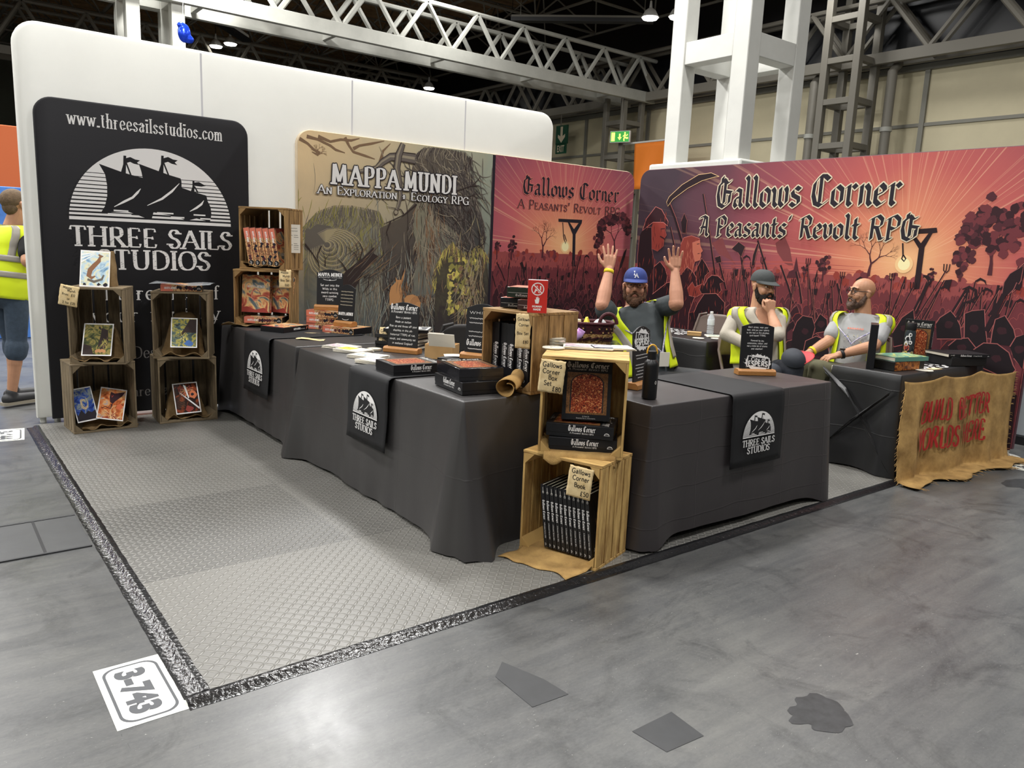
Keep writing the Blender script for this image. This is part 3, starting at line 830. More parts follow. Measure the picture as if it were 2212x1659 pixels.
 'figs': [[(-3.625,1.283),(-3.543,1.344),(-3.462,1.273),(-3.416,1.182),(-3.433,1.106),(-3.401,0.921),(-3.6,0.904)],[(-3.046,1.257),(-2.971,1.403),(-2.909,1.344),(-2.852,1.268),(-2.907,1.22),(-2.913,1.176),(-2.92,1.139),(-2.854,1.037),(-3.032,1.024)],[(-2.908,1.126),(-2.871,1.196),(-2.82,1.234),(-2.744,1.23),(-2.658,1.174),(-2.709,1.153),(-2.685,1.085),(-2.719,1.044),(-2.886,1.031)],[(-3.015,0.822),(-2.976,0.92),(-2.898,1.034),(-2.745,1.049),(-2.629,0.964),(-2.606,0.564),(-3.001,0.515)],[(-3.62,0.976),(-3.421,1.116),(-3.256,1.154),(-3.216,1.047),(-3.077,0.966),(-3.103,0.817),(-3.093,0.504),(-3.567,0.445)]],
 'cap': [[(-3.837,1.684),(-3.792,1.807),(-3.666,1.94),(-3.576,1.908),(-3.47,1.78),(-3.472,1.73),(-3.537,1.77),(-3.687,1.77),(-3.783,1.713)]],
 'mface': [[(-3.687,1.77),(-3.5,1.77),(-3.499,1.688),(-3.479,1.633),(-3.506,1.586),(-3.511,1.512),(-3.592,1.454),(-3.678,1.479),(-3.706,1.714)]],
 'mbody': [[(-3.844,1.674),(-3.783,1.713),(-3.694,1.714),(-3.678,1.479),(-3.633,1.359),(-3.608,0.98),(-3.578,0.637),(-3.811,0.612),(-3.887,1.387),(-3.878,1.617)]],
 'whair': [[(-3.268,1.537),(-3.233,1.61),(-3.132,1.633),(-3.022,1.605),(-3.01,1.579),(-3.101,1.559),(-3.098,1.47),(-3.057,1.364),(-3.081,1.264),(-3.155,1.306),(-3.234,1.211),(-3.279,1.373)]],
 'wface2': [[(-3.112,1.559),(-3.016,1.589),(-3.0,1.526),(-2.966,1.478),(-2.988,1.456),(-2.981,1.431),(-2.991,1.381),(-3.057,1.361),(-3.1,1.47)]],
 'wbody': [[(-3.264,1.227),(-3.154,1.302),(-3.081,1.264),(-3.024,1.201),(-2.986,1.063),(-3.036,0.951),(-3.08,0.819),(-3.07,0.506),(-3.355,0.471),(-3.281,0.931)]],
 'whand': [[(-3.13,1.071),(-3.068,1.148),(-3.029,1.096),(-2.931,1.139),(-2.97,1.082),(-2.931,1.031),(-3.006,0.99),(-3.099,1.001)]],
 'figr': [[(-0.303,0.871),(-0.327,1.071),(-0.276,1.099),(-0.187,1.115),(-0.161,0.98),(-0.126,0.832),(-0.319,0.775)],[(-0.109,0.857),(-0.109,0.956),(-0.101,1.047),(-0.038,1.084),(0.036,0.987),(0.08,0.859)],[(-0.414,0.802),(-0.36,0.864),(-0.275,0.883),(-0.208,0.813),(-0.225,0.726),(-0.383,0.703)],[(-0.223,0.796),(-0.158,0.858),(-0.061,0.863),(0.028,0.807),(0.07,0.715),(0.092,0.681),(0.043,0.605),(-0.204,0.682)],[(-0.533,0.972),(-0.509,1.022),(-0.435,1.084),(-0.384,1.034),(-0.346,0.976),(-0.32,0.869),(-0.509,0.846)],[(-0.878,0.852),(-0.814,0.991),(-0.727,1.068),(-0.707,0.986),(-0.705,0.79),(-0.846,0.738)],[(-1.818,0.761),(-1.788,0.857),(-1.734,0.918),(-1.633,0.91),(-1.593,0.823),(-1.611,0.73),(-1.537,0.612),(-1.816,0.575)],[(-1.607,0.858),(-1.56,0.953),(-1.486,0.907),(-1.467,0.801),(-1.576,0.771)],[(-1.69,0.555),(-1.676,0.686),(-1.573,0.744),(-1.462,0.712),(-1.416,0.574)],[(0.028,0.852),(0.057,0.93),(0.137,0.969),(0.176,0.694),(0.067,0.767)]],
 'bigblade': [[(-0.083,1.241),(-0.08,1.333),(-0.05,1.401),(0.034,1.467),(0.032,1.354),(0.022,1.327),(0.006,1.338),(-0.007,1.286),(-0.04,1.238)]],
 'bigpole': [[(-0.068,1.245),(-0.154,0.951)]],
 'sickle': [[(-0.371,1.26),(-0.323,1.282),(-0.273,1.26),(-0.26,1.207),(-0.287,1.175),(-0.345,1.154),(-0.383,1.011)]],
 'bill': [[(-0.687,1.338),(-0.651,1.35),(-0.618,1.314),(-0.642,1.265),(-0.703,1.035)]],
}
# ------------------------------------------------------------------ chequer-plate foam mat
def mat_plate():
    m = mat('grey_foam_chequer', S(96, 94, 90), .4, spec=.75)
    nt = m.node_tree
    b = nt.nodes['Principled BSDF']
    tc = _n(nt, 'TexCoord')
    sp = _n(nt, 'SeparateXYZ')
    nt.links.new(tc.outputs['Object'], sp.inputs[0])
    def M(op, a, c=None, d=None):
        n = _n(nt, 'Math', operation=op)
        for i, q in enumerate((a, c, d)):
            if q is None:
                continue
            if isinstance(q, (int, float)):
                n.inputs[i].default_value = q
            else:
                nt.links.new(q, n.inputs[i])
        return n.outputs[0]
    cell = 1 / .028
    X, Y = M('MULTIPLY', sp.outputs[0], cell), M('MULTIPLY', sp.outputs[1], cell)
    fx, fy = M('FLOOR', X), M('FLOOR', Y)
    par = M('MODULO', M('ABSOLUTE', M('ADD', fx, fy)), 2.0)
    a, c = M('SUBTRACT', M('SUBTRACT', X, fx), .5), M('SUBTRACT', M('SUBTRACT', Y, fy), .5)
    p, q = M('ADD', a, c), M('SUBTRACT', a, c)
    ip = M('SUBTRACT', 1.0, par)
    lo = M('ADD', M('MULTIPLY', p, par), M('MULTIPLY', q, ip))
    sh = M('ADD', M('MULTIPLY', q, par), M('MULTIPLY', p, ip))
    r2 = M('ADD', M('POWER', M('DIVIDE', lo, .92), 2.0), M('POWER', M('DIVIDE', sh, .3), 2.0))
    hgt = M('MAXIMUM', M('SUBTRACT', 1.0, r2), 0.0)
    hgt = M('POWER', hgt, .5)
    # joints between the 60 cm tiles
    tx, ty = M('PINGPONG', M('ADD', sp.outputs[0], .03), .5), M('PINGPONG', M('ADD', sp.outputs[1], .05), .5)
    j = M('MINIMUM', tx, ty)
    jm = M('GREATER_THAN', j, .0025)
    bp = _n(nt, 'Bump')
    bp.inputs['Strength'].default_value = .9
    bp.inputs['Distance'].default_value = .0035
    nt.links.new(M('MULTIPLY', hgt, jm), bp.inputs['Height'])
    nt.links.new(bp.outputs[0], b.inputs['Normal'])
    nz = _n(nt, 'TexNoise')
    nz.inputs['Scale'].default_value = 1.3
    nz.inputs['Detail'].default_value = 4
    nt.links.new(tc.outputs['Object'], nz.inputs['Vector'])
    r = _n(nt, 'ValToRGB')
    e = r.color_ramp.elements
    e[0].position, e[1].position = .3, .7
    e[0].color, e[1].color = (*S(84, 83, 80), 1), (*S(112, 110, 105), 1)
    wn = _n(nt, 'TexWhiteNoise', noise_dimensions='2D')
    cb = _n(nt, 'CombineXYZ')
    nt.links.new(M('FLOOR', M('ADD', sp.outputs[0], .03)), cb.inputs[0]); nt.links.new(M('FLOOR', M('ADD', sp.outputs[1], .05)), cb.inputs[1])
    nt.links.new(cb.outputs[0], wn.inputs['Vector'])
    nt.links.new(M('MULTIPLY_ADD', nz.outputs['Fac'], .6, M('MULTIPLY', wn.outputs['Value'], .42)), r.inputs[0])
    mx = _n(nt, 'Mix', data_type='RGBA', blend_type='MIX')
    nt.links.new(M('MULTIPLY', M('SUBTRACT', 1.0, jm), .6), mx.inputs['Factor'])
    nt.links.new(r.outputs[0], mx.inputs[6])
    mx.inputs[7].default_value = (*S(54, 54, 52), 1)
    mx2 = _n(nt, 'Mix', data_type='RGBA', blend_type='MIX')
    nt.links.new(M('MULTIPLY', hgt, .55), mx2.inputs['Factor'])
    nt.links.new(mx.outputs[2], mx2.inputs[6])
    mx2.inputs[7].default_value = (*S(134, 132, 126), 1)
    nt.links.new(mx2.outputs[2], b.inputs['Base Color'])
    return m
q = MB(); q.box((3.03, 2.07, .006), (6.06, 4.14, .012), mat_plate())
tag(q.build('floor_mat', bevel=.004), 'grey chequer-plate foam mat covering the whole stand floor', 'mat')
# glossy black tape sealing the mat edges
m_tape = mat('black_gaffer_tape', S(24, 24, 26), .22, var=.3, vs=30, bump=.35, bs=60, stretch=(1, 1, 1), spec=.6)
def strip(label, a, b, out, inn):
    """tape from a to b; out/inn are the widths off and on the mat (mat lies on the left of a->b)"""
    q = MB()
    n = 160
    a, b = V(a), V(b)
    d = (b - a).normalized()
    nn = V((-d.y, d.x, 0))
    rings = []
    for i in range(n + 1):
        p = a.lerp(b, i / n)
        j = [NZ.noise(V((i * .41, k * 3.1, a.x + a.y * 2))) * .003 for k in range(5)]
        pf = [(-out + j[0] * .8, .0012), (-.012, .0016 + abs(j[1])), (.002, .014 + abs(j[2]) * .5), (inn * .5, .0145 + abs(j[3])), (inn + j[4] * 1.4, .0130)]
        rings.append([tuple(p + nn * u + V((0, 0, z))) for u, z in pf])
    q.loft(rings, m_tape, cap=False, closed=False)
    return tag(q.build('floor_tape', smooth=60), label, 'tape')
strip('glossy black tape along the front edge of the mat', (-.05, 0, 0), (6.1, 0, 0), .035, .03)
strip('glossy black tape along the left edge of the mat', (0, 4.1, 0), (0, .03, 0), .05, .03)
# number stickers on the floor
m_stick = mat('white_floor_sticker', S(236, 238, 226), .45, var=.06, vs=9)
m_num = mat('grey_numerals', S(74, 76, 80), .5)
def sticker(label, corner, ux, txt, L, H):
    """corner = where the text starts at its lower left; ux = direction of reading"""
    q = MB()
    ux = V((ux[0], ux[1], 0)).normalized()
    uy = V((-ux.y, ux.x, 0))
    c = V((corner[0], corner[1], 0))
    t = Art(q, lambda u, v, d: tuple(c + ux * u + uy * v + V((0, 0, d))), d=.0008, step=1.5e-4)
    t.rect(0, 0, L, H, m_stick)
    def rr(i, r):
        p = []
        for cx, cy, a0 in ((L - i - r, i + r, -90), (L - i - r, H - i - r, 0), (i + r, H - i - r, 90), (i + r, i + r, 180)):
            p += [(cx + r * cos(RAD(a0 + 15 * k)), cy + r * sin(RAD(a0 + 15 * k))) for k in range(7)]
        return p
    t.poly(rr(.018, .045), m_num)
    t.poly(rr(.027, .04), m_stick)
    t.sans(txt, L / 2, H * .28, H * .42, m_num, w=L * .72, bold=.055)
    return tag(q.build('floor_sticker'), label, 'sticker')
sticker('white floor sticker reading 3-743 at the front left mat corner', (-.252, .362), (0, -1), '3-743', .385, .205)
sticker('white floor sticker reading 3-644 beside the white panel foot', (-.28, 4.13), (-.1, -1), '3-644', .36, .22)
sticker('white floor sticker reading 3-742 at the right rear mat corner', (5.66, -.40), (1, .02), '3-742', .40, .22)
# dark tape patches and the duct lid
m_patch = mat('dark_floor_tape', S(50, 51, 53), .5, var=.15, vs=12)
def patch(label, px):
    q = MB(); q.add([(x, y, .0012) for x, y in px], [tuple(range(len(px)))], m_patch)
    return tag(q.build('tape_patch'), label, 'tape')
patch('dark tape patch on the bare floor in front of the mat, left one', [(.924, -.341), (.976, -.51), (.987, -.623), (.841, -.613), (.847, -.404)])
patch('dark square tape patch on the bare floor nearest the camera', [(1.017, -.882), (1.198, -.883), (1.185, -1.023), (1.03, -1.01)])
m_stain = mat('dark_floor_stain', S(48, 49, 51), .4, var=.45, vs=26)
def stain(label, cx, cy, rx, ry, k):
    q = MB(); n = 40
    q.add([(cx + cos(i * 2 * pi / n) * rx * (1 + .45 * NZ.noise(V((cos(i * 2 * pi / n) * 2, sin(i * 2 * pi / n) * 2, k)))), cy + sin(i * 2 * pi / n) * ry * (1 + .5 * NZ.noise(V((cos(i * 2 * pi / n) * 2, sin(i * 2 * pi / n) * 2, k + 5)))), .001) for i in range(n)], [tuple(range(n))], m_stain)
    return tag(q.build('floor_stain'), label, 'stain')
stain('dark stain on the bare floor at lower right', 1.6, -1.16, .11, .09, 1.0)
stain('dark scuffed stain on the floor below the right edge sticker', 5.25, -.46, .16, .08, 4.0)
m_lid = mat('steel_duct_lid', S(70, 71, 72), .45, var=.12, vs=8)
q = MB()
q.box((-.36, 1.75, .002), (.6, .46, .004), m_lid); q.box((-.245, 1.75, .0045), (.012, .46, .002), m_black)
for y in (1.515, 1.985):
    q.box((-.36, y, .003), (.6, .014, .007), m_patch)
tag(q.build('duct_cover'), 'steel floor duct cover beside the left mat edge', 'cover')
# ------------------------------------------------------------------ fabric walls of the stand
def slab_outline(u0, u1, v0, v1, r, k=8, tl=True, tr=True):
    p = [(u0, v0), (u1, v0)]
    p += [(u1 - r + r * cos(RAD(90 * i / k)), v1 - r + r * sin(RAD(90 * i / k))) for i in range(k + 1)] if tr else [(u1, v1)]
    p += [(u0 + r - r * sin(RAD(90 * i / k)), v1 - r + r * cos(RAD(90 * i / k))) for i in range(k + 1)] if tl else [(u0, v1)]
    return p
def slab(q, pts, t, m, e=.012):
    """stretched-fabric panel, front at y=0, back at y=t, edges rounded by e"""
    n = len(pts)
    cx, cy = sum(p[0] for p in pts) / n, sum(p[1] for p in pts) / n
    def inset(k):
        o = []
        for i in range(n):
            a, b, c = pts[i - 1], pts[i], pts[(i + 1) % n]
            d1, d2 = V((b[0] - a[0], b[1] - a[1])), V((c[0] - b[0], c[1] - b[1]))
            d1 = d1.normalized() if d1.length else d2.normalized(); d2 = d2.normalized() if d2.length else d1
            nn = V((-(d1.y + d2.y), d1.x + d2.x))
            nn = nn.normalized() / max(.5, abs(nn.normalized().dot(V((-d2.y, d2.x)))))
            o.append((b[0] + nn.x * k, b[1] + nn.y * k))
        return o
    i1 = inset(e); i2 = inset(e * .3)
    q.loft([[(p[0], 0, p[1]) for p in i1], [(p[0], e * .3, p[1]) for p in i2], [(p[0], e, p[1]) for p in pts], [(p[0], t - e, p[1]) for p in pts], [(p[0], t - e * .3, p[1]) for p in i2], [(p[0], t, p[1]) for p in i1]], m)
# the big white panel
m_wall = translucent(mat('white_stretch_fabric', S(240, 240, 236), .8, var=.04, vs=.8), .45)
r = thing('fabric_wall', 'tall plain white stretch-fabric wall panel along the back left', 'wall panel', (.035, 4.2, 0))
q = MB(); slab(q, slab_outline(0, 4.86, .04, 2.835, .16), .11, m_wall, .03); q.build('cover', r, smooth=60)
m_seam = mat('seam_grey', S(226, 226, 230), .8)
for x in (1.24, 2.52, 3.72):
    q = MB(); q.box((x, .0005, 1.45), (.014, .003, 2.72), m_seam); q.build('frame_seam', r)
for x, y in ((.04, .055), (4.7, .055), (.13, .03)):
    q = MB(); q.lathe([(.022, 0), (.022, .05)], m_steel, 12, (x, y, 0)); q.build('foot', r)
# the black banner
m_ban = mat('black_banner_fabric', S(19, 18, 23), .8, var=.12, vs=1.5, bump=.06, bs=3, stretch=(.4, 1, 3))
r = thing('fabric_wall', 'black fabric banner with white ship logo and web address', 'banner', (0, 4.14, 0))
q = MB(); slab(q, slab_outline(.125, 1.612, .04, 2.335, .12), .05, m_ban, .012); q.build('cover', r, smooth=60)
m_line = m_black
def logo(t, cx, v0, w, mw, mk, text=True, stripes=True):
    """ship-and-sun emblem; w = width of the half disc, v0 = its base line"""
    k = w / 1.152
    f = lambda p: (cx + (p[0] - .882) * k, v0 + (p[1] - 1.502) * k)
    n = 40
    t.poly([f((.882 + .576 * cos(pi * i / n), 1.502 + .548 * sin(pi * i / n))) for i in range(n + 1)], mw)
    t.up()
    if stripes:
        for i in range(12):
            v = 1.525 + i * .0285
            th = .013 - i * .00075
            x = .58 * sqrt(max(0, 1 - ((v - 1.502) / .548) ** 2)) + .01
            a, b = f((.882 - x, v)), f((.882 + x, v + th))
            t.rect(a[0], a[1], b[0] - a[0], b[1] - a[1], mk)
    else:
        for i in range(5):
            v = 1.53 + i * .06
            x = .57 * sqrt(max(0, 1 - ((v - 1.502) / .548) ** 2))
            a, b = f((.882 - x, v)), f((.882 + x, v + .022))
            t.rect(a[0], a[1], b[0] - a[0], b[1] - a[1], mk)
    for s in ART['ship']:
        p = [f(q) for q in s]
        ar = sum(p[i][0] * p[(i + 1) % len(p)][1] - p[(i + 1) % len(p)][0] * p[i][1] for i in range(len(p)))
        t.poly(p if ar > 0 else p[::-1], mk)
    for s in ART['rope']:
        t.line([f(q) for q in s], .011 * k, mk)
    for s in ART['slash']:
        p = [f(q) for q in s]
        t.line(p, [.004 * k] + [.016 * k] * (len(p) - 2) + [.003 * k], mw)
    for x0, x1, v in ((.56, .72, 1.548), (.60, .7, 1.575), (.9, 1.02, 1.575), (1.0, 1.1, 1.548), (1.17, 1.26, 1.575), (1.22, 1.3, 1.548)):
        a, b = f((x0, v)), f((x1, v + .011))
        t.rect(a[0], a[1], b[0] - a[0], b[1] - a[1], mw)
    if text:
        t.text('THREE SAILS', cx, v0 - .185 * k, .138 * k, mw, wt=.2, w=1.15 * k)
        t.text('STUDIOS', cx, v0 - .352 * k, .14 * k, mw, wt=.2, w=.8 * k)
q = MB(); t = Art(q)
logo(t, .882, 1.502, 1.152, m_white, m_ban)
t.d += .0004
# the chalky hatching inside the big letters
for i in range(420):
    x, y = rnd.uniform(.3, 1.46), rnd.choice((rnd.uniform(1.315, 1.46), rnd.uniform(1.15, 1.3)))
    t.line([(x, y), (x + rnd.uniform(.006, .018), y + rnd.uniform(.002, .01))], .0022, m_ban)
q.build('logo', r)
q = MB(); t = Art(q)
t.text('www.threesailsstudios.com', .866, 2.165, .098, m_white, wt=.14, w=1.07, sp=.2)
t.text('The realms of', .885, .918, .108, m_white, wt=.14, w=.93)
t.text('your fantasy', .885, .751, .108, m_white, wt=.14, w=.93)
m_dim = mat('dim_print', S(150, 146, 142), .7)
t.text('Designed by', .69, .464, .09, m_dim, wt=.12, w=.56, align='l')
t.text('@threesails', .565, .165, .075, m_dim, wt=.12, w=.46, align='l')
q.build('lettering', r)

# printed backdrop: painting on the left, gallows print on the right
def grad_mat(name, c00, c10, c01, c11, u0, u1, v0, v1, amp=.5, scale=2.2):
    """print whose colour runs between four corner colours, broken up by noise"""
    m = bpy.data.materials.new(name); m.use_nodes = True
    nt = m.node_tree; b = nt.nodes['Principled BSDF']
    b.inputs['Roughness'].default_value = .7; b.inputs['Specular IOR Level'].default_value = .25
    tc = _n(nt, 'TexCoord'); sp = _n(nt, 'SeparateXYZ'); nt.links.new(tc.outputs['Object'], sp.inputs[0])
    nz = _n(nt, 'TexNoise'); nz.inputs['Scale'].default_value = scale; nz.inputs['Detail'].default_value = 9; nz.inputs['Distortion'].default_value = 1.5
    nz.inputs['Roughness'].default_value = .62
    nt.links.new(tc.outputs['Object'], nz.inputs['Vector'])
    def rng(o, a, c):
        q = _n(nt, 'MapRange'); q.inputs[1].default_value, q.inputs[2].default_value = a, c; nt.links.new(o, q.inputs[0])
        ad = _n(nt, 'Math', operation='MULTIPLY_ADD'); nt.links.new(nz.outputs['Fac'], ad.inputs[0]); ad.inputs[1].default_value = amp; nt.links.new(q.outputs[0], ad.inputs[2])
        sb = _n(nt, 'Math', operation='SUBTRACT', use_clamp=True); nt.links.new(ad.outputs[0], sb.inputs[0]); sb.inputs[1].default_value = amp * .5
        return sb.outputs[0]
    fu, fv = rng(sp.outputs[0], u0, u1), rng(sp.outputs[2], v0, v1)
    def mx(f, a, c):
        x = _n(nt, 'Mix', data_type='RGBA'); nt.links.new(f, x.inputs['Factor'])
        for i, q in ((6, a), (7, c)):
            if isinstance(q, tuple): x.inputs[i].default_value = (*q, 1)
            else: nt.links.new(q, x.inputs[i])
        return x.outputs[2]
    nt.links.new(mx(fv, mx(fu, c00, c10), mx(fu, c01, c11)), b.inputs['Base Color'])
    return m
def sky_mat(name, su, sv, stops, rays=True):
    """printed sunset: rings of colour round the sun with thin rays"""
    m = bpy.data.materials.new(name); m.use_nodes = True
    nt = m.node_tree; b = nt.nodes['Principled BSDF']
    b.inputs['Roughness'].default_value = .7; b.inputs['Specular IOR Level'].default_value = .25
    tc = _n(nt, 'TexCoord'); mp = _n(nt, 'Mapping'); mp.inputs['Location'].default_value = (-su, 0, -sv)
    nt.links.new(tc.outputs['Object'], mp.inputs[0])
    sp = _n(nt, 'SeparateXYZ'); nt.links.new(mp.outputs[0], sp.inputs[0])
    ln = _n(nt, 'VectorMath', operation='LENGTH'); nt.links.new(mp.outputs[0], ln.inputs[0])
    an = _n(nt, 'Math', operation='ARCTAN2'); nt.links.new(sp.outputs[2], an.inputs[0]); nt.links.new(sp.outputs[0], an.inputs[1])
    nz = _n(nt, 'TexNoise', noise_dimensions='1D'); nz.inputs['Scale'].default_value = 26; nz.inputs['Detail'].default_value = 3; nz.inputs['Roughness'].default_value = .8
    nt.links.new(an.outputs[0], nz.inputs['W'])
    cl = _n(nt, 'TexNoise'); cl.inputs['Scale'].default_value = 1.4; cl.inputs['Detail'].default_value = 5; nt.links.new(mp.outputs[0], cl.inputs['Vector'])
    ad = _n(nt, 'Math', operation='MULTIPLY_ADD'); nt.links.new(cl.outputs['Fac'], ad.inputs[0]); ad.inputs[1].default_value = .5; nt.links.new(ln.outputs['Value'], ad.inputs[2])
    dv = _n(nt, 'Math', operation='MULTIPLY_ADD'); nt.links.new(ad.outputs[0], dv.inputs[0]); dv.inputs[1].default_value = 1 / 3.2; dv.inputs[2].default_value = -.25 / 3.2
    r = _n(nt, 'ValToRGB'); e = r.color_ramp.elements
    while len(e) < len(stops): e.new(.5)
    for q, (p, c) in zip(e, stops): q.position, q.color = p / 3.2, (*c, 1)
    nt.links.new(dv.outputs[0], r.inputs[0])
    rr = _n(nt, 'ValToRGB'); rr.color_ramp.elements[0].position, rr.color_ramp.elements[1].position = .58, .66
    nt.links.new(nz.outputs['Fac'], rr.inputs[0])
    fd = _n(nt, 'MapRange'); fd.inputs[1].default_value, fd.inputs[2].default_value, fd.inputs[3].default_value, fd.inputs[4].default_value = .1, 2.4, .5, .12
    nt.links.new(ln.outputs['Value'], fd.inputs[0])
    mu = _n(nt, 'Math', operation='MULTIPLY'); nt.links.new(rr.outputs[0], mu.inputs[0]); nt.links.new(fd.outputs[0], mu.inputs[1])
    x = _n(nt, 'Mix', data_type='RGBA'); nt.links.new(mu.outputs[0], x.inputs['Factor']); nt.links.new(r.outputs[0], x.inputs[6]); x.inputs[7].default_value = (*S(246, 196, 160), 1)
    nt.links.new(x.outputs[2], b.inputs['Base Color'])
    return m
m_gloom = mat('print_gloom', S(30, 21, 26), .7, spec=.25)
C1, C2, C3, C4, C5 = [mat('print_crowd_%s' % n, S(*c), .7, spec=.25) for n, c in (('far', (150, 74, 74)), ('mid', (112, 52, 58)), ('dusk', (82, 40, 48)), ('near', (56, 29, 36)), ('front', (40, 24, 30)))]
m_pinkl = mat('print_pink_line', S(206, 120, 112), .7, spec=.25)
m_pinkd = mat('print_dull_pink', S(164, 92, 90), .7, spec=.25)
m_rosy = mat('print_rose', S(178, 86, 80), .7, spec=.25)
m_sun = mat('print_sun', S(252, 240, 186), .7, spec=.25)
m_glo = mat('print_sun_halo', S(246, 204, 150), .7, spec=.25)
m_navy = mat('print_ink', S(38, 33, 42), .7, spec=.25)
m_red = mat('print_rust', S(150, 62, 54), .7, spec=.25)
m_smoke = mat('print_smoke', S(128, 66, 68), .7, spec=.25)
def ccw(p):
    ar = sum(p[i][0] * p[(i + 1) % len(p)][1] - p[(i + 1) % len(p)][0] * p[i][1] for i in range(len(p)))
    return p if ar > 0 else p[::-1]
def blob(t, x, y, r, m, ry=None, k=14, j=.25):
    ry = ry or r
    t.poly([(x + r * cos(2 * pi * i / k) * (1 + rnd.uniform(-j, j)), y + ry * sin(2 * pi * i / k) * (1 + rnd.uniform(-j, j))) for i in range(k)], m)
def tree(t, x, y, h, m, lean=.0, depth=6, w=None, a=pi / 2, leaves=None):
    def br(x, y, a, L, w, d):
        n = 3; pts = [(x, y)]
        for i in range(n):
            a += rnd.uniform(-.18, .18); x += cos(a) * L / n; y += sin(a) * L / n; pts.append((x, y))
        t.line(pts, [w * (1 - .45 * i / n) for i in range(n + 1)], m)
        if leaves and d <= 2:
            blob(t, x, y, h * .09, leaves[rnd.randrange(len(leaves))], h * .075)
        if d > 0:
            for s in ((-1, 1) if rnd.random() < .8 or d > 4 else (-1, 1, .2)):
                br(x, y, a + s * rnd.uniform(.25, .6), L * rnd.uniform(.66, .86), w * .56, d - 1)
    br(x, y, a + lean, h * .3, w or h * .075, depth)
def crowd(t, u0, u1, va, vb, rows, s0, s1):
    mats = [C2, C3, C4, C5]
    for i in range(rows):
        f = i / (rows - 1)
        s = s0 + (s1 - s0) * f ** 1.5
        v = va + (vb - va) * f
        mk_ = lambda: mats[max(0, min(3, int(f * 4 + rnd.uniform(-.7, .7))))]
        u = u0 + s * .3
        while u < u1:
            s2 = s * rnd.uniform(.8, 1.25)
            vv = v + rnd.uniform(-.55, .55) * s
            if u - s2 * .75 > u0 and u + s2 * .75 < u1:
                kind = rnd.random()
                hd = slice(3, 10)
                top = [(-.75, -1.6), (-.72, -.55), (-.4, -.3), (-.34, 0), (-.36, .3), (-.2, .55), (.02, .62), (.22, .5), (.34, .26), (.36, 0), (.4, -.3), (.72, -.55), (.75, -1.6)]
                if kind < .35:
                    top = [(-.7, -1.6), (-.66, -.5), (-.44, -.1), (-.38, .2), (-.22, .5), (.05, .72), (.2, .46), (.36, .1), (.46, -.25), (.68, -.6), (.7, -1.6)]
                elif kind < .5:
                    top = [(-.75, -1.6), (-.7, -.5), (-.35, -.25), (-.5, .08), (-.32, .16), (-.26, .44), (0, .6), (.26, .44), (.32, .16), (.52, .06), (.35, -.25), (.7, -.5), (.75, -1.6)]
                P = [(u + a * s2, max(.06, vv + b * s2)) for a, b in top]
                P[0], P[-1] = (P[0][0], .08), (P[-1][0], .08)
                t.poly(P[::-1], mk_())
                if f > .12:
                    t.line(P[2:-2] if rnd.random() < .6 else P[1:-3], s2 * (.016 if f > .5 else .03), m_rosy if f < .3 else (m_pinkd if kind < .7 else m_red))
                if f > .5:
                    t.poly([(u - .18 * s2, vv - .2 * s2), (u + .22 * s2, vv - .22 * s2), (u + .26 * s2, vv + .1 * s2), (u + .04 * s2, vv + .34 * s2), (u - .2 * s2, vv + .14 * s2)], C3 if f < .8 else C4)
            u += s * rnd.uniform(.6, 1.35)
def weapon(t, u, v, h, lean):
    x1, y1 = u + lean * h, v + h
    t.line([(u, v), (x1, y1)], .009, C5)
    k = rnd.randrange(4)
    s = .03 + h * .05
    if k == 0:
        t.poly([(x1 - s * .4, y1 - s), (x1 + s * .3, y1 - s), (x1 + lean * s, y1 + s * 1.4)], C5)
    elif k == 1:
        t.poly([(x1, y1 - s), (x1 + s, y1 - s * 1.2), (x1 + s * 1.2, y1 + .2 * s), (x1, y1)], C5)
    elif k == 2:
        t.line([(x1, y1), (x1 + s * .7, y1 + s * .5), (x1 + s * 1.4, y1 + s * .2), (x1 + s * 1.7, y1 - s * .4)], [.014, .02, .014, .003], C5)
    else:
        for d in (-1, 0, 1):
            t.line([(x1, y1 - s * .4), (x1 + d * s * .4, y1), (x1 + d * s * .45, y1 + s)], .008, C5)
    t.line([(u + .007, v), (x1 + .007, y1)], .002, m_pinkl)
def landscape(t, u0, u1, hv, cv, trees):
    """far hedge and grass between hv (horizon) and cv (first heads)"""
    t.poly([(u0, cv - .12), (u1, cv - .12), (u1, hv), (u0, hv)], C1)
    for i in range(int((u1 - u0) * 26)):
        u = rnd.uniform(u0 + .03, u1 - .03)
        blob(t, u, hv + rnd.uniform(-.06, .03), rnd.uniform(.02, .04), rnd.choice((C1, C2, m_red)), k=9)
    for i in range(int((u1 - u0) * 130)):
        u, v = rnd.uniform(u0 + .01, u1 - .02), rnd.uniform(cv - .06, hv - .06)
        t.line([(u, v), (u + rnd.uniform(-.008, .02), v + rnd.uniform(.03, .06))], [.008, .001], rnd.choice((C2, m_rosy, C3, m_rosy)))
    t.poly([(u0, .06), (u1, .06), (u1, cv - .06), (u0, cv - .06)], C3)

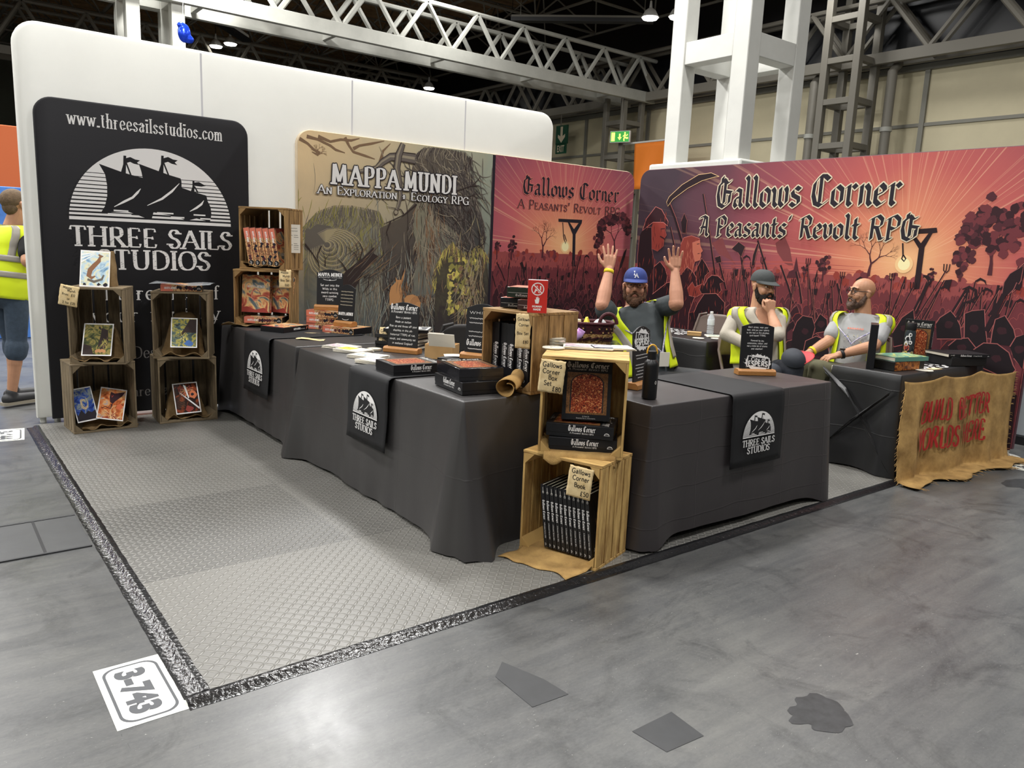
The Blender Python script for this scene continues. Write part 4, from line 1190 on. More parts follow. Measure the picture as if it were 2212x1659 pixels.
r = thing('fabric_wall', 'printed backdrop wall with mossy giant painting and small gallows print', 'backdrop', (0, 4.16, 0))
m_edge = mat('backdrop_edge', S(206, 188, 160), .8)
q = MB(); slab(q, slab_outline(2.03, 6.13, .05, 2.345, .13), .05, m_edge, .01); q.build('cover', r, smooth=60)
m_paint = grad_mat('painting_ground', S(112, 118, 116), S(84, 92, 96), S(244, 214, 166), S(166, 172, 154), 2.1, 4.0, .7, 2.3)
q = MB(); t = Art(q)
lft = [p for p in slab_outline(2.036, 4.075, .056, 2.339, .124, tr=False)]
t.poly(lft, m_paint)
P = lambda n, c: mat('paint_' + n, S(*c, 1.35), .7, spec=.25)
m_fur, m_fur2, m_fur3 = P('dark_fur', (70, 64, 62)), P('fur', (98, 90, 84)), P('pale_fur', (140, 130, 112))
m_bark, m_bark2 = P('bark', (52, 42, 40)), P('bark_light', (120, 96, 74))
m_moss, m_moss2 = P('moss', (132, 126, 70)), P('bright_moss', (190, 176, 92))
m_shell, m_shell2 = P('shell', (150, 138, 108)), P('shell_dark', (92, 86, 78))
m_tan, m_tan2, m_mist = P('tan_hide', (176, 128, 84)), P('tan_shade', (120, 84, 60)), P('mist', (128, 134, 128))
gm = lambda n, a, b, c, d: grad_mat(n, S(*a, 1.35), S(*b, 1.35), S(*c, 1.35), S(*d, 1.35), 2.2, 4.0, .6, 2.3, 1.1, 6)
g_mound = gm('painting_mound', (84, 88, 88), (84, 84, 84), (150, 138, 102), (120, 120, 104))
g_beast = gm('painting_beast', (64, 60, 60), (44, 46, 50), (112, 96, 78), (74, 72, 68))
g_cliff = gm('painting_cliff', (62, 52, 48), (44, 42, 44), (104, 92, 58), (96, 92, 70))
clampP = lambda p: [(max(2.04, min(4.07, a)), max(.06, min(2.33, b))) for a, b in p]
def strands(cx, cy, n, L, spread, a0, a1, ms, w=.006, curl=.5):
    for i in range(n):
        x, y = cx + rnd.gauss(0, spread[0]), cy + rnd.gauss(0, spread[1])
        a = rnd.uniform(a0, a1); c = rnd.uniform(-curl, curl); pts = []
        l = L * rnd.uniform(.5, 1.2)
        for k in range(6):
            pts.append((x, y)); x += cos(a) * l / 5; y += sin(a) * l / 5; a += c / 5
        pts = clampP(pts)
        t.line(pts, [w * .3, w, w, w * .8, w * .5, w * .15], rnd.choice(ms))
t.poly(ccw(clampP(ART['mound'][0])), g_mound)
strands(2.45, 1.5, 330, .2, (.26, .12), -2.6, -1.2, (m_moss, m_fur2, m_shell2, m_moss), .006)
strands(2.75, 1.15, 420, .28, (.24, .26), -1.9, -1.2, (m_fur2, m_fur3, m_shell2, m_mist), .005)
def fringe(p, n, L, ms, w=.007, down=True):
    for i in range(n):
        k = rnd.randrange(len(p)); a, b = p[k], p[(k + 1) % len(p)]; f = rnd.random()
        x, y = a[0] + (b[0] - a[0]) * f, a[1] + (b[1] - a[1]) * f
        dx = (x - sum(q[0] for q in p) / len(p)) * .5
        pts = clampP([(x - dx * .06, y + .02), (x + dx * .1 + rnd.uniform(-.02, .02), y - L * .4), (x + dx * .12 + rnd.uniform(-.04, .04), y - L * rnd.uniform(.7, 1.2))])
        t.line(pts, [w * .4, w, w * .2], rnd.choice(ms))
fringe(clampP(ART['mound'][0])[:8], 260, .12, (m_moss, m_fur2, m_fur3, m_shell2))
t.poly(ccw(clampP(ART['shell'][0])), m_shell2)
for k in range(9):
    rr_ = .03 + .026 * k
    t.line(clampP([(2.3 + rr_ * 1.15 * cos(a) + .012 * k, 1.385 - .012 * k + rr_ * sin(a)) for a in [RAD(170 + 20 * j) for j in range(17)]]), [.002] + [.012] * 15 + [.002], m_shell)
    t.line(clampP([(2.3 + (rr_ + .012) * 1.15 * cos(a) + .012 * k, 1.385 - .012 * k + (rr_ + .012) * sin(a)) for a in [RAD(170 + 20 * j) for j in range(17)]]), .004, m_fur3)
for s in ART['twig'][:6]:
    t.line(clampP(s), [.03] + [.02] * (len(s) - 2) + [.006], m_bark2)
for i in range(46):
    s = rnd.choice(ART['twig'][:6]); p = rnd.choice(s)
    tree(t, p[0], min(2.2, p[1]), rnd.uniform(.08, .14), m_bark2, rnd.uniform(-1.5, 1.5), 3) if p[0] > 2.16 and p[1] < 2.16 else None
t.poly(ccw(clampP(ART['beast'][0])), g_beast)
fringe(clampP(ART['beast'][0])[:16], 420, .12, (m_fur, m_fur2, m_fur3, m_bark))
strands(3.45, 2.05, 300, .22, (.22, .1), -1.4, -.2, (m_fur, m_fur2, m_fur3), .007, 1.2)
strands(3.65, 1.75, 320, .26, (.16, .25), -1.6, -.7, (m_fur, m_fur2, m_bark), .008, .9)
strands(3.15, 1.0, 480, .34, (.2, .28), -1.9, -1.2, (m_fur, m_fur2, m_fur3, m_mist, m_bark), .006, .6)
t.poly(ccw(clampP(ART['trunk'][0])), g_mound)
fringe(clampP(ART['trunk'][0]), 240, .1, (m_bark2, m_fur2, m_bark, m_fur3))
strands(3.35, 1.45, 160, .2, (.07, .2), -1.8, -1.2, (m_bark2, m_tan2, m_fur3, m_bark), .006)
strands(3.55, 1.5, 110, .26, (.12, .12), -1.5, -.3, (m_fur3, m_fur, m_fur2), .006, 1.2)
t.poly(ccw(clampP(ART['cliff'][0])), g_cliff)
fringe(clampP(ART['cliff'][0])[1:9], 260, .1, (m_moss, m_bark2, m_fur, m_moss2))
for i in range(120):
    blob(t, max(3.6, min(4.0, rnd.gauss(3.72, .12))), rnd.uniform(.75, 1.3), rnd.uniform(.012, .035), rnd.choice((m_moss, m_moss2, m_moss, m_bark2)), k=8, j=.5)
strands(3.86, 1.0, 190, .3, (.1, .3), -1.9, -1.2, (m_fur3, m_bark2, m_bark, m_shell), .006, 1.3)
t.poly(ccw(clampP(ART['log'][0])), m_bark)
strands(2.72, 1.16, 60, .22, (.12, .1), .5, .9, (m_bark2, m_fur, m_shell2), .006, .2)
for s in ART['twig'][6:]:
    t.line(clampP(s), [.014] + [.009] * (len(s) - 2) + [.003], m_bark)
for i in range(5):
    tree(t, *[(3.62, 1.62), (2.28, 1.2), (2.6, 1.25), (3.78, 1.9), (2.9, 1.0)][i], .2, m_bark, (-.8, 0, .4, -1.2, -2.2)[i], 4, .01)
t.poly(ccw(clampP(ART['tan'][0])), m_tan)
strands(3.07, 1.02, 30, .1, (.03, .05), -1.8, -1.3, (m_tan2, m_bark2), .006)
t.poly(ccw(clampP(ART['snail'][0])), m_tan)
for k in range(5):
    t.line([(3.24 + (.03 + .014 * k) * cos(RAD(20 * j)), .86 + (.02 + .012 * k) * sin(RAD(20 * j))) for j in range(11)], .004, m_tan2)
for n in ('tusk2', 'tusk'):
    p = clampP(ART[n][0]); w = [.05, .075, .07, .055, .042, .032, .02][:len(p)] if n == 'tusk' else [.1, .09, .07, .06, .05, .03, .006]
    t.line(p, w, m_bark); t.line(p, [x * .8 for x in w], m_fur2); t.line([(a - .008, b + .004) for a, b in p], [x * .25 for x in w], m_fur3)
t.disc(*ART['tusk'][0][-1], .025, m_bark); t.disc(*ART['tusk'][0][-1], .019, m_fur3)
q.build('painting', r)
q = MB(); t = Art(q, d=t.d + .0006)
for x0, x1, tx in ((2.33, 3.015, 'MAPPA'), (3.055, 3.648, 'MUNDI')):
    for h, dx in ((.165, 0),):
        t.outlined(tx, (x0 + x1) / 2, 1.918, h, m_white, m_navy, .009, wt=.24, w=x1 - x0 - .03, sp=.26)
t.outlined('An Exploration + Ecology RPG', 3.0, 1.825, .072, m_white, m_navy, .005, wt=.2, w=1.58, small=True, sp=.13)
q.build('lettering', r)
q = MB(); t = Art(q, d=.001); t.rect(4.075, .056, .035, 2.28, m_navy); q.build('border', r)
m_sky1 = sky_mat('printed_sunset_small', 5.103, 1.45, [(0, S(244, 190, 136)), (.35, S(226, 142, 112)), (.75, S(196, 100, 104)), (1.3, S(146, 78, 96))])
q = MB(); t = Art(q)
t.poly(slab_outline(4.11, 6.124, .056, 2.339, .124, tl=False), m_sky1)
landscape(t, 4.112, 6.12, 1.38, 1.24, None)
tree(t, 4.785, 1.33, .4, C3, .15, 6, .03)
for x, y, h in ((4.36, 1.36, .17), (4.17, 1.36, .12), (5.6, 1.4, .26)):
    t.line([(x, y - .06), (x, y + h * .5)], .014, C3)
    for i in range(26):
        blob(t, x + rnd.gauss(0, h * .14), y + h * .55 + rnd.gauss(0, h * .2), h * .1, rnd.choice((C3, C2, C4)), k=9)
tree(t, 5.87, 1.42, .42, C3, .1, 5, .03, leaves=(C3, C4, C2))
t.disc(5.103, 1.46, .07, m_glo); t.disc(5.103, 1.46, .05, m_sun)
for s in ART['gallow2'][:1]:
    t.poly(ccw(s), m_navy)
for s in ART['noose2']:
    t.line(s, .011, m_navy)
crowd(t, 4.11, 6.122, 1.22, .62, 11, .035, .17)
for i in range(26):
    u = rnd.uniform(4.15, 6.0); weapon(t, u, rnd.uniform(.85, 1.08), rnd.uniform(.14, .3), rnd.uniform(-.2, .12))
for s in ART['pole2']:
    t.line(s, .012, C5)
for s in ART['blade2']:
    t.poly(ccw(s), C5)
q.build('gallows_print', r)
q = MB(); t = Art(q, d=t.d + .0006)
t.outlined('Gallows Corner', 5.175, 1.985, .175, m_navy, m_pinkl, .009, style='black', wt=.17, w=1.4)
t.outlined('A Peasants\' Revolt RPG', 5.165, 1.84, .088, m_navy, m_pinkl, .003, wt=.14, w=1.5, small=True)
q.build('gallows_lettering', r)

# the long red wall on the right
r = thing('fabric_wall', 'long printed red wall with large blackletter title and gallows sunset', 'backdrop', (5.98, 0, 0), RAD(-90))
q = MB(); slab(q, slab_outline(-3.93, .15, .07, 2.345, .13), .05, mat('red_wall_edge', S(84, 52, 62), .8), .01); q.build('cover', r, smooth=60)
for u in (-3.8, .1):
    q = MB(); q.lathe([(.026, 0), (.026, .08)], m_steel, 12, (u, .025, 0)); q.lathe([(.11, 0), (.11, .006)], m_steel, 20, (u, .02, 0)); q.build('foot', r)
m_sky2 = sky_mat('printed_sunset_large', -.857, 1.436, [(0, S(244, 190, 138)), (.4, S(222, 140, 108)), (.85, S(190, 96, 92)), (1.5, S(150, 76, 86)), (2.1, S(104, 62, 74)), (2.7, S(66, 52, 62))])
q = MB(); t = Art(q)
t.poly(slab_outline(-3.924, .144, .076, 2.339, .124), m_sky2)
for s in ART['smoke']:
    t.poly(ccw(s), m_smoke)
for v in (1.34, 1.36, 1.395):
    t.line([(-3.0, v - .03), (-2.0, v + .01), (-1.2, v)], [.002, .014, .002], m_rosy)
landscape(t, -3.92, .14, 1.31, 1.2, None)
for s in ART['church']:
    t.poly(ccw(s), C3)
tree(t, -1.152, 1.32, .36, C3, -.1, 6, .03)
for x, y, h in ((-1.58, 1.3, .2), (-.4, 1.37, .27), (-1.765, 1.28, .1), (-.62, 1.31, .1)):
    t.line([(x, y - .05), (x, y + h * .5)], .014, C3)
    for i in range(28):
        blob(t, x + rnd.gauss(0, h * .15), y + h * .55 + rnd.gauss(0, h * .22), h * .1, rnd.choice((C3, C2, C4)), k=9)
tree(t, -.19, 1.38, .44, C3, .1, 5, .035, leaves=(C3, C4, C2))
for i in range(60):
    blob(t, min(.09, -.05 + rnd.gauss(0, .11)), 1.75 + rnd.gauss(0, .12), .035, rnd.choice((C3, C4, C2)), k=9)
t.disc(-.857, 1.436, .075, m_glo); t.disc(-.857, 1.436, .05, m_sun)
t.poly(ccw(ART['gallow'][0]), C5)
for s in ART['noose']:
    t.line(s, .012, C5)
crowd(t, -3.92, .14, 1.17, .4, 13, .045, .34)
for s in ART['arm']:
    t.line(s, .02, C5); t.line([(a + .012, b) for a, b in s], .003, m_pinkl)
for s in ART['blade']:
    t.poly(ccw(s), C5); t.line(s, .003, m_pinkl)
for i in range(46):
    u = rnd.uniform(-2.9, .0); weapon(t, u, rnd.uniform(.82, 1.02), rnd.uniform(.16, .42), rnd.uniform(-.3, .1) if u < -1.2 else rnd.uniform(-.1, .45))
t.line(ART['pole'][0], .03, C5); t.line([(a + .018, b) for a, b in ART['pole'][0]], .004, m_pinkl)
t.poly(ccw(ART['scythe'][0]), C5); t.line(ART['scythe'][0] + ART['scythe'][0][:1], .005, m_glo)
def fig(p, m, lm, w=.006, folds=0, fm=None):
    p = [(max(-3.915, min(.14, a)), max(.09, b)) for a, b in p]
    t.poly(ccw(p), m)
    t.line(p, w, lm)
    us, vs = [a for a, b in p], [b for a, b in p]
    for i in range(folds):
        x, y = rnd.uniform(min(us) + .02, max(us) - .02), rnd.uniform(min(vs) + .05, max(vs) - .03)
        t.line([(x, y), (x + rnd.uniform(-.01, .015), y - .03), (x + rnd.uniform(-.02, .02), y - rnd.uniform(.06, .12))], [.001, .007, .001], fm or m_red)
for s in ART['figr']:
    fig(s, m_gloom, m_pinkd, .007, 0)
    cx, cy = sum(a for a, b in s) / len(s), sum(b for a, b in s) / len(s)
    blob(t, cx, cy, .035, C4, .03, k=12, j=.2)
fig(ART['bigblade'][0], C5, m_pinkd, .005); t.line(ART['bigpole'][0], .035, C5); t.line(ART['sickle'][0], [.006, .02, .024, .024, .02, .02, .02], C5); t.line(ART['bill'][0], [.01, .02, .02, .014, .014], C5)
fig(ART['mbody'][0], C5, m_pinkd, .006, 22); fig(ART['mface'][0], m_red, m_pinkd, .004, 8, C4); fig(ART['cap'][0], C4, m_pinkl, .007, 8)
for s in ART['figs']:
    fig(s, C5, m_pinkl, .006, 14)
m_wface = mat('print_pale_face', S(206, 118, 96), .7, spec=.25)
m_whair = mat('print_hair', S(150, 66, 58), .7, spec=.25)
fig(ART['wbody'][0], C4, m_pinkl, .006, 26); fig(ART['whair'][0], m_whair, m_pinkl, .006, 20, m_wface); fig(ART['wface2'][0], m_wface, m_pinkl, .004); fig(ART['whand'][0], m_red, m_pinkl, .005, 6, C4)
a_, b_ = ART['wface2'][0][2]
t.line([(a_ - .05, b_ + .02), (a_ - .015, b_ + .025)], .007, C4); t.line([(a_ - .03, b_ - .08), (a_ - .002, b_ - .075)], .006, C4)
a_, b_ = ART['mface'][0][2]
t.line([(a_ - .07, b_ + .01), (a_ - .01, b_ + .015)], .009, C4); t.line([(a_ - .07, b_ - .07), (a_ - .02, b_ - .09), (a_, b_ - .1)], .014, C4)
q.build('gallows_print', r)
q = MB(); t = Art(q, d=t.d + .0006)
t.outlined('Gallows Corner', -1.9, 1.925, .275, m_navy, m_cream, .011, style='black', wt=.18, w=1.88)
t.outlined("A Peasants' Revolt RPG", -1.9, 1.635, .2, m_navy, m_cream, .009, style='black', wt=.19, w=2.27)
q.build('lettering', r)
# black drape in the corner slot between the two printed walls
q = MB()
q.sheet(lambda u, v: (5.99 + .16 * u + .008 * sin(v * 9), 4.26 + .03 * sin(u * 40 + v * 2), .02 + 1.75 * v), 24, 14, m_blackc)
tag(q.build('drape', solid=.006), 'black drape in the slot between the two printed walls', 'drape')
# ------------------------------------------------------------------ folding tables and their cloths
m_top = mat('table_laminate', S(196, 190, 176), .5)
m_tleg = mat('table_leg_steel', S(150, 146, 136), .4, metal=.3)
def table(label, x0, x1, y0, y1, h):
    r = thing('folding_table', label, 'table', (x0, y0, 0), group='folding tables under cloths')
    w, d = x1 - x0, y1 - y0
    q = MB(); q.box((w / 2, d / 2, h - .02), (w, d, .036), m_top); q.build('tabletop', r, bevel=.006)
    for i in (0, 1):
        for j in (0, 1):
            x, y = (.14, w - .14)[i], (.07, d - .07)[j]
            if d > w:
                x, y = (.07, w - .07)[i], (.14, d - .14)[j]
            q = MB(); q.tube([(x, y, .014), (x, y, h - .04)], .014, m_tleg, 10); q.lathe([(.02, 0), (.02, .03)], m_black, 10, (x, y, .014)); q.build('leg', r)
    return r
def cloth(name, label, x0, x1, y0, y1, h, hem, m, flare=.07, fold=.012, side=None, seed=0, nrow=16, cat='tablecloth', corner_floor=True, swag=0.0):
    """x0..y1 table-top edge; hem = hem height of (front -y, right, back, left); side multiplies the folds of each"""
    side = side or (1, 1, 1, 1)
    per = []
    r = .008
    st = .03
    def run(a, b, n, k):
        L = hypot(b[0] - a[0], b[1] - a[1])
        c = max(2, int(L / st))
        for i in range(c):
            f = i / c
            per.append(((a[0] + (b[0] - a[0]) * f, a[1] + (b[1] - a[1]) * f), n, min(f * L, (1 - f) * L), k, f * L))
    def arc(c, a0, k):
        for i in range(5):
            a = RAD(a0 + 90 * (i + .5) / 5)
            per.append(((c[0] + r * cos(a), c[1] + r * sin(a)), (cos(a), sin(a)), 0.0, k if i < 3 else (k + 1) % 4, 0))
    run((x0 + r, y0), (x1 - r, y0), (0, -1), 0); arc((x1 - r, y0 + r), -90, 0)
    run((x1, y0 + r), (x1, y1 - r), (1, 0), 1); arc((x1 - r, y1 - r), 0, 1)
    run((x1 - r, y1), (x0 + r, y1), (0, 1), 2); arc((x0 + r, y1 - r), 90, 2)
    run((x0, y1 - r), (x0, y0 + r), (-1, 0), 3); arc((x0 + r, y0 + r), 180, 3)
    n = len(per)
    vs, fs, uvs = [], [], []
    pl = [0]
    for i in range(1, n):
        pl.append(pl[-1] + hypot(per[i][0][0] - per[i - 1][0][0], per[i][0][1] - per[i - 1][0][1]))
    rows = [(-.0075, 0), (-.003, .0008)] + [(0, .006)] + [(None, (k + 1) / nrow) for k in range(nrow)]
    for ri, (ins, s) in enumerate(rows):
        for i, (p, nn, dc, k, _) in enumerate(per):
            if ins is not None:
                vs.append((p[0] + nn[0] * ins, p[1] + nn[1] * ins, h - s))
                continue
            cw = math.exp(-(dc / .13) ** 2); ck = math.exp(-(dc / .02) ** 2)
            hz = hem[k]
            if corner_floor:
                hz = hz * (1 - cw) + .004 * cw + .012 * cw * (1 + NZ.noise(V((pl[i] * 7, seed, 0))))
            hz += .012 * NZ.noise(V((pl[i] * 1.6, seed + 5.5, 1)))
            z = h - .008 - (h - .008 - hz) * s
            A = NZ.noise(V((pl[i] * 3.2, seed + .7, s * .5))) * .9 + NZ.noise(V((pl[i] * 8.5, seed + 2.7, s * .8))) * .55
            off = .002 + .010 * s * (1 - ck) + fold * side[k] * s ** .8 * (1 + A) * (1 - .5 * ck) + flare * cw * s ** 1.25 * side[k] + swag * sin(pl[i] * 6 + s * 4) * s * (1 - s)
            tw = flare * .35 * cw * s
            vs.append((p[0] + nn[0] * (off + tw), p[1] + nn[1] * (off + tw), z))
    for ri in range(len(rows) - 1):
        for i in range(n):
            j = (i + 1) % n
            fs.append((ri * n + j, ri * n + i, (ri + 1) * n + i, (ri + 1) * n + j)[::-1])
            u0, u1 = pl[i], pl[j] if j else pl[-1] + .02
            v0, v1 = vs[ri * n + i][2], vs[(ri + 1) * n + i][2]
            uvs.append([(u1, v0), (u0, v0), (u0, v1), (u1, v1)][::-1])
    fs = [f[::-1] for f in fs]; uvs = [u[::-1] for u in uvs]
    fs.append(tuple(range(n))); uvs.append([(.18 + (v[0] - x0) * .05, .077 + (v[1] - y0) * .03) for v in vs[:n]])
    q = MB(); q.add(vs, fs, m, uvs)
    return tag(q.build(name, smooth=70), label, cat)
def crease_mat(name, col, rough, sx, sy, st=.35, sheen=.12):
    """cloth with the pressed fold lines of its packaging"""
    m = mat(name, col, rough, sheen=sheen, spec=.6)
    nt = m.node_tree; b = nt.nodes['Principled BSDF']
    tc = _n(nt, 'TexCoord'); br = _n(nt, 'TexBrick'); br.offset = 0
    br.inputs['Scale'].default_value = 1; br.inputs['Brick Width'].default_value = sx; br.inputs['Row Height'].default_value = sy
    br.inputs['Mortar Size'].default_value = .005; br.inputs['Mortar Smooth'].default_value = 1.0
    wv = _n(nt, 'TexNoise'); wv.inputs['Scale'].default_value = 2.5; nt.links.new(tc.outputs['UV'], wv.inputs['Vector'])
    mx = _n(nt, 'Mix', data_type='VECTOR'); mx.inputs['Factor'].default_value = .06
    nt.links.new(tc.outputs['UV'], mx.inputs[4]); nt.links.new(wv.outputs['Color'], mx.inputs[5]); nt.links.new(mx.outputs[1], br.inputs['Vector'])
    nz = _n(nt, 'TexNoise'); nz.inputs['Scale'].default_value = 7; nz.inputs['Detail'].default_value = 5; nz.inputs['Distortion'].default_value = .8; nt.links.new(tc.outputs['UV'], nz.inputs['Vector'])
    ma = _n(nt, 'Math', operation='MULTIPLY_ADD'); nt.links.new(nz.outputs['Fac'], ma.inputs[0]); ma.inputs[1].default_value = .6; nt.links.new(br.outputs['Fac'], ma.inputs[2])
    bp = _n(nt, 'Bump'); bp.inputs['Strength'].default_value = st; bp.inputs['Distance'].default_value = .012; nt.links.new(ma.outputs[0], bp.inputs['Height']); nt.links.new(bp.outputs[0], b.inputs['Normal'])
    return m
m_grey = crease_mat('creased_charcoal_cloth', S(56, 52, 53), .4, .36, .155, .2, .02)
m_greys = crease_mat('smooth_charcoal_cloth', S(56, 54, 54), .4, .9, .38, .12, .02)
m_bsat = crease_mat('creased_black_cloth', S(18, 18, 20), .42, .5, .3, .14, .04)
TH = .732
table('folding table hidden under the charcoal cloth at the back left', 1.37, 2.06, 2.56, 4.06, TH - .006)
table('folding table hidden under the charcoal cloth in the middle', 1.37, 2.08, .59, 2.47, TH - .006)
table('folding table hidden under the creased charcoal cloth at the front', 2.12, 3.66, .1, .68, TH - .006)
table('folding table hidden under the black cloth behind the sitters', 4.6, 5.22, 1.75, 2.9, .722)
table('folding table hidden under the black cloth beside the hessian sign', 4.6, 5.92, .12, .62, .7)
cloth('tablecloth', 'charcoal tablecloth on the far left table below the wooden crates', 1.35, 2.08, 2.545, 4.08, TH, (.03, .05, .05, .05), m_greys, flare=.03, fold=.02, side=(.1, .6, .3, 1.0), seed=1)
cloth('tablecloth', 'charcoal tablecloth on the middle table, corner draped to the floor', 1.35, 2.1, .57, 2.49, TH, (.02, .05, .05, .03), m_greys, flare=.08, fold=.026, side=(1.7, .5, .1, 1.0), seed=4)
cloth('tablecloth', 'charcoal tablecloth with pressed creases on the front right table', 2.1, 3.68, .09, .70, TH, (.055, .05, .05, .02), m_grey, flare=.045, fold=.012, side=(.8, .5, .6, .9), seed=8)
cloth('tablecloth', 'black tablecloth on the back table with the water bottle', 4.58, 5.24, 1.73, 2.92, .728, (.02, .05, .05, .02), m_bsat, flare=.07, fold=.03, seed=12)
cloth('tablecloth', 'black tablecloth tied at the side of the right end table', 4.575, 5.885, .10, .60, .706, (.02, .05, .05, .02), m_bsat, flare=.05, fold=.02, side=(.4, .1, .6, 1.4), seed=16)
# crossing swags on the end of the right table
for k, (lb, pts) in enumerate((('black cloth swag crossing the end of the right table downwards to the front', [(.62, .66), (.4, .5), (.25, .3), (.12, .12)]), ('black cloth swag crossing the end of the right table downwards to the back', [(.12, .6), (.3, .42), (.42, .3), (.6, .08)]))):
    q = MB()
    P_ = [V((0, a, b)) for a, b in pts]
    rings = []
    for i in range(25):
        f = i / 24 * (len(P_) - 1); j = min(int(f), len(P_) - 2)
        p = P_[j].lerp(P_[j + 1], f - j)
        wd = .07 + .2 * i / 24
        sg = 1 if k == 0 else -1
        rings.append([(4.538 - .05 * (.69 - p.z) - .026 * sin(pi * a / 8) * (1 + .3 * sin(i * .5 + a)), p.y + sg * wd * (a / 8 - .5) * .8, p.z + wd * (a / 8 - .5)) for a in range(9)])
    q.loft(rings, m_bsat, cap=False, closed=False)
    tag(q.build('cloth_swag', smooth=80), lb, 'cloth')

# runners with the ship emblem
m_run = mat('black_runner', S(17, 17, 20), .7, var=.15, vs=6, bump=.1, bs=8)
def runner(label, loc, rz, w, depth, drop, out):
    """origin at the front edge centre of the table top; local -y is the front"""
    r = thing('table_runner', label, 'table runner', loc, rz, 'black emblem runners')
    q = MB()
    pf = [(depth * (1 - i / 8), .006) for i in range(9)]
    pf += [(-out * .5, .003), (-out, -.008), (-out - .003, -.03)]
    pf += [(-out - .003 - .016 * k / 9, -.03 - (drop - .03) * k / 9) for k in range(1, 10)]
    rows = []
    for i, (y, z) in enumerate(pf):
        rows.append([(w * (a / 16 - .5) * (1 + .004 * sin(i * 1.3)), y - (.006 * NZ.noise(V((a * .35, i * .3, loc[0])))) * (1 if z < -.03 else 0), z) for a in range(17)])
    q.loft(rows, m_run, cap=False, closed=False)
    q.build('cloth', r, smooth=60, solid=.0025)
    q = MB()
    t = Art(q, lambda u, v, d: (u, -out - .003 - .016 * (-v - .03) / (drop - .03) - .009 - d, v), step=3e-5)
    logo(t, 0, -drop * .60, w * .62, m_white, m_run, stripes=True)
    q.build('logo', r)
    return r
runner('black emblem runner hanging over the front right table', (2.925, .09, TH), 0, .46, .58, .39, .022)
runner('black emblem runner hanging over the middle table, behind the boxes', (1.35, 1.45, TH), RAD(-90), .46, .7, .40, .034)
runner('black emblem runner on the far left table, below the mostly black book', (1.35, 3.19, TH), RAD(-90), .5, .7, .43, .03)

# hessian sign
m_paint_red = mat('red_paint', S(178, 34, 32), .7, var=.25, vs=20)
def sack_pt(u, v):
    """u along, v 0 top .. 1 hem on the floor"""
    tops = [0, .32, .68, .93, 1]
    x = 4.44 + 1.5 * u
    sc = .03 * min(1, abs(sin(pi * (u * 2.9 + .1)))) + .04 * u ** 6
    zt = .675 - sc + .02 * u
    z = zt * (1 - v / .86) + .02 if v < .86 else .02 + .012 * NZ.noise(V((u * 9, v * 9, 2)))
    if v < .86:
        z = max(z, .02)
    y = .055 - .13 * u - .012 - .05 * (v ** 1.5)
    y -= .022 * (1 + NZ.noise(V((u * 5, v * 1.3, 4)))) + .012 * NZ.noise(V((u * 12, v * 4, 7))) + .026 * sin(u * 17 + v * 1.5) * v + .01 * sin(u * 31 - v * 3) * v
    if v >= .86:
        y -= (v - .86) * .9 * (1 + .25 * NZ.noise(V((u * 4, 0, 9))))
    x += .03 * NZ.noise(V((0, v * 6, u * 2 + 3))) * (1 if u in (0, 1) else .5) - .06 * (v - .3) * (1 - u) + .02 * v * u
    return (x, y, z)
r = thing('hessian_sign', 'frayed hessian cloth painted BUILD BETTER WORLDS HERE in red', 'sign', (0, 0, 0))
q = MB(); q.sheet(sack_pt, 70, 44, m_hess2); q.build('cloth', r, smooth=80, solid=.003)
q = MB()
t = Art(q, lambda u, v, d: (lambda p: (p[0], p[1] - .0125 - d * 30, p[2]))(sack_pt(u, v)), d=.00002, step=2e-6)
def brush(txt, u, v, h, w):
    x = u
    for c in txt:
        if c == ' ':
            x += w * 1.0; continue
        gw, sp_ = CAPS[c]
        for s in _strokes(sp_):
            s = [p for p in s if p is not None]
            n = []
            for a, b in zip(s[:-1], s[1:]):
                for k in range(9):
                    n.append((a[0] + (b[0] - a[0]) * k / 9, a[1] + (b[1] - a[1]) * k / 9))
            n.append(s[-1])
            t.line([(x + (p[0] / .66 + .12 * p[1]) * w, v - p[1] * h) for p in n], [.004] + [.015] * (len(n) - 2) + [.006], m_paint_red)
        x += w * (gw / .66 + .22)
brush('BUILD BETTER', .17, .38, .19, .043)
brush('WORLDS HERE', .13, .63, .19, .043)
q.build('lettering', r)
q = MB()
for i in range(150):
    e = rnd.random()
    if e < .45: u, v, d = 0.0, rnd.random() * .9, (-1, 0)
    elif e < .7: u, v, d = 1.0, rnd.random() * .9, (1, 0)
    else: u, v, d = rnd.random(), 1.0, (0, 1)
    p = V(sack_pt(u, v)); L = rnd.uniform(.02, .06)
    e2 = p + V((d[0] * L, -.012 - d[1] * L * .8, -.02 * (1 - d[1]) * rnd.random()))
    e2.z = max(.016, e2.z)
    q.tube([p, p.lerp(e2, .5) + V((0, -.004, .004)), e2], .0011, m_hess2, 4, False)
tag(q.build('fringe', r), kind='stuff')

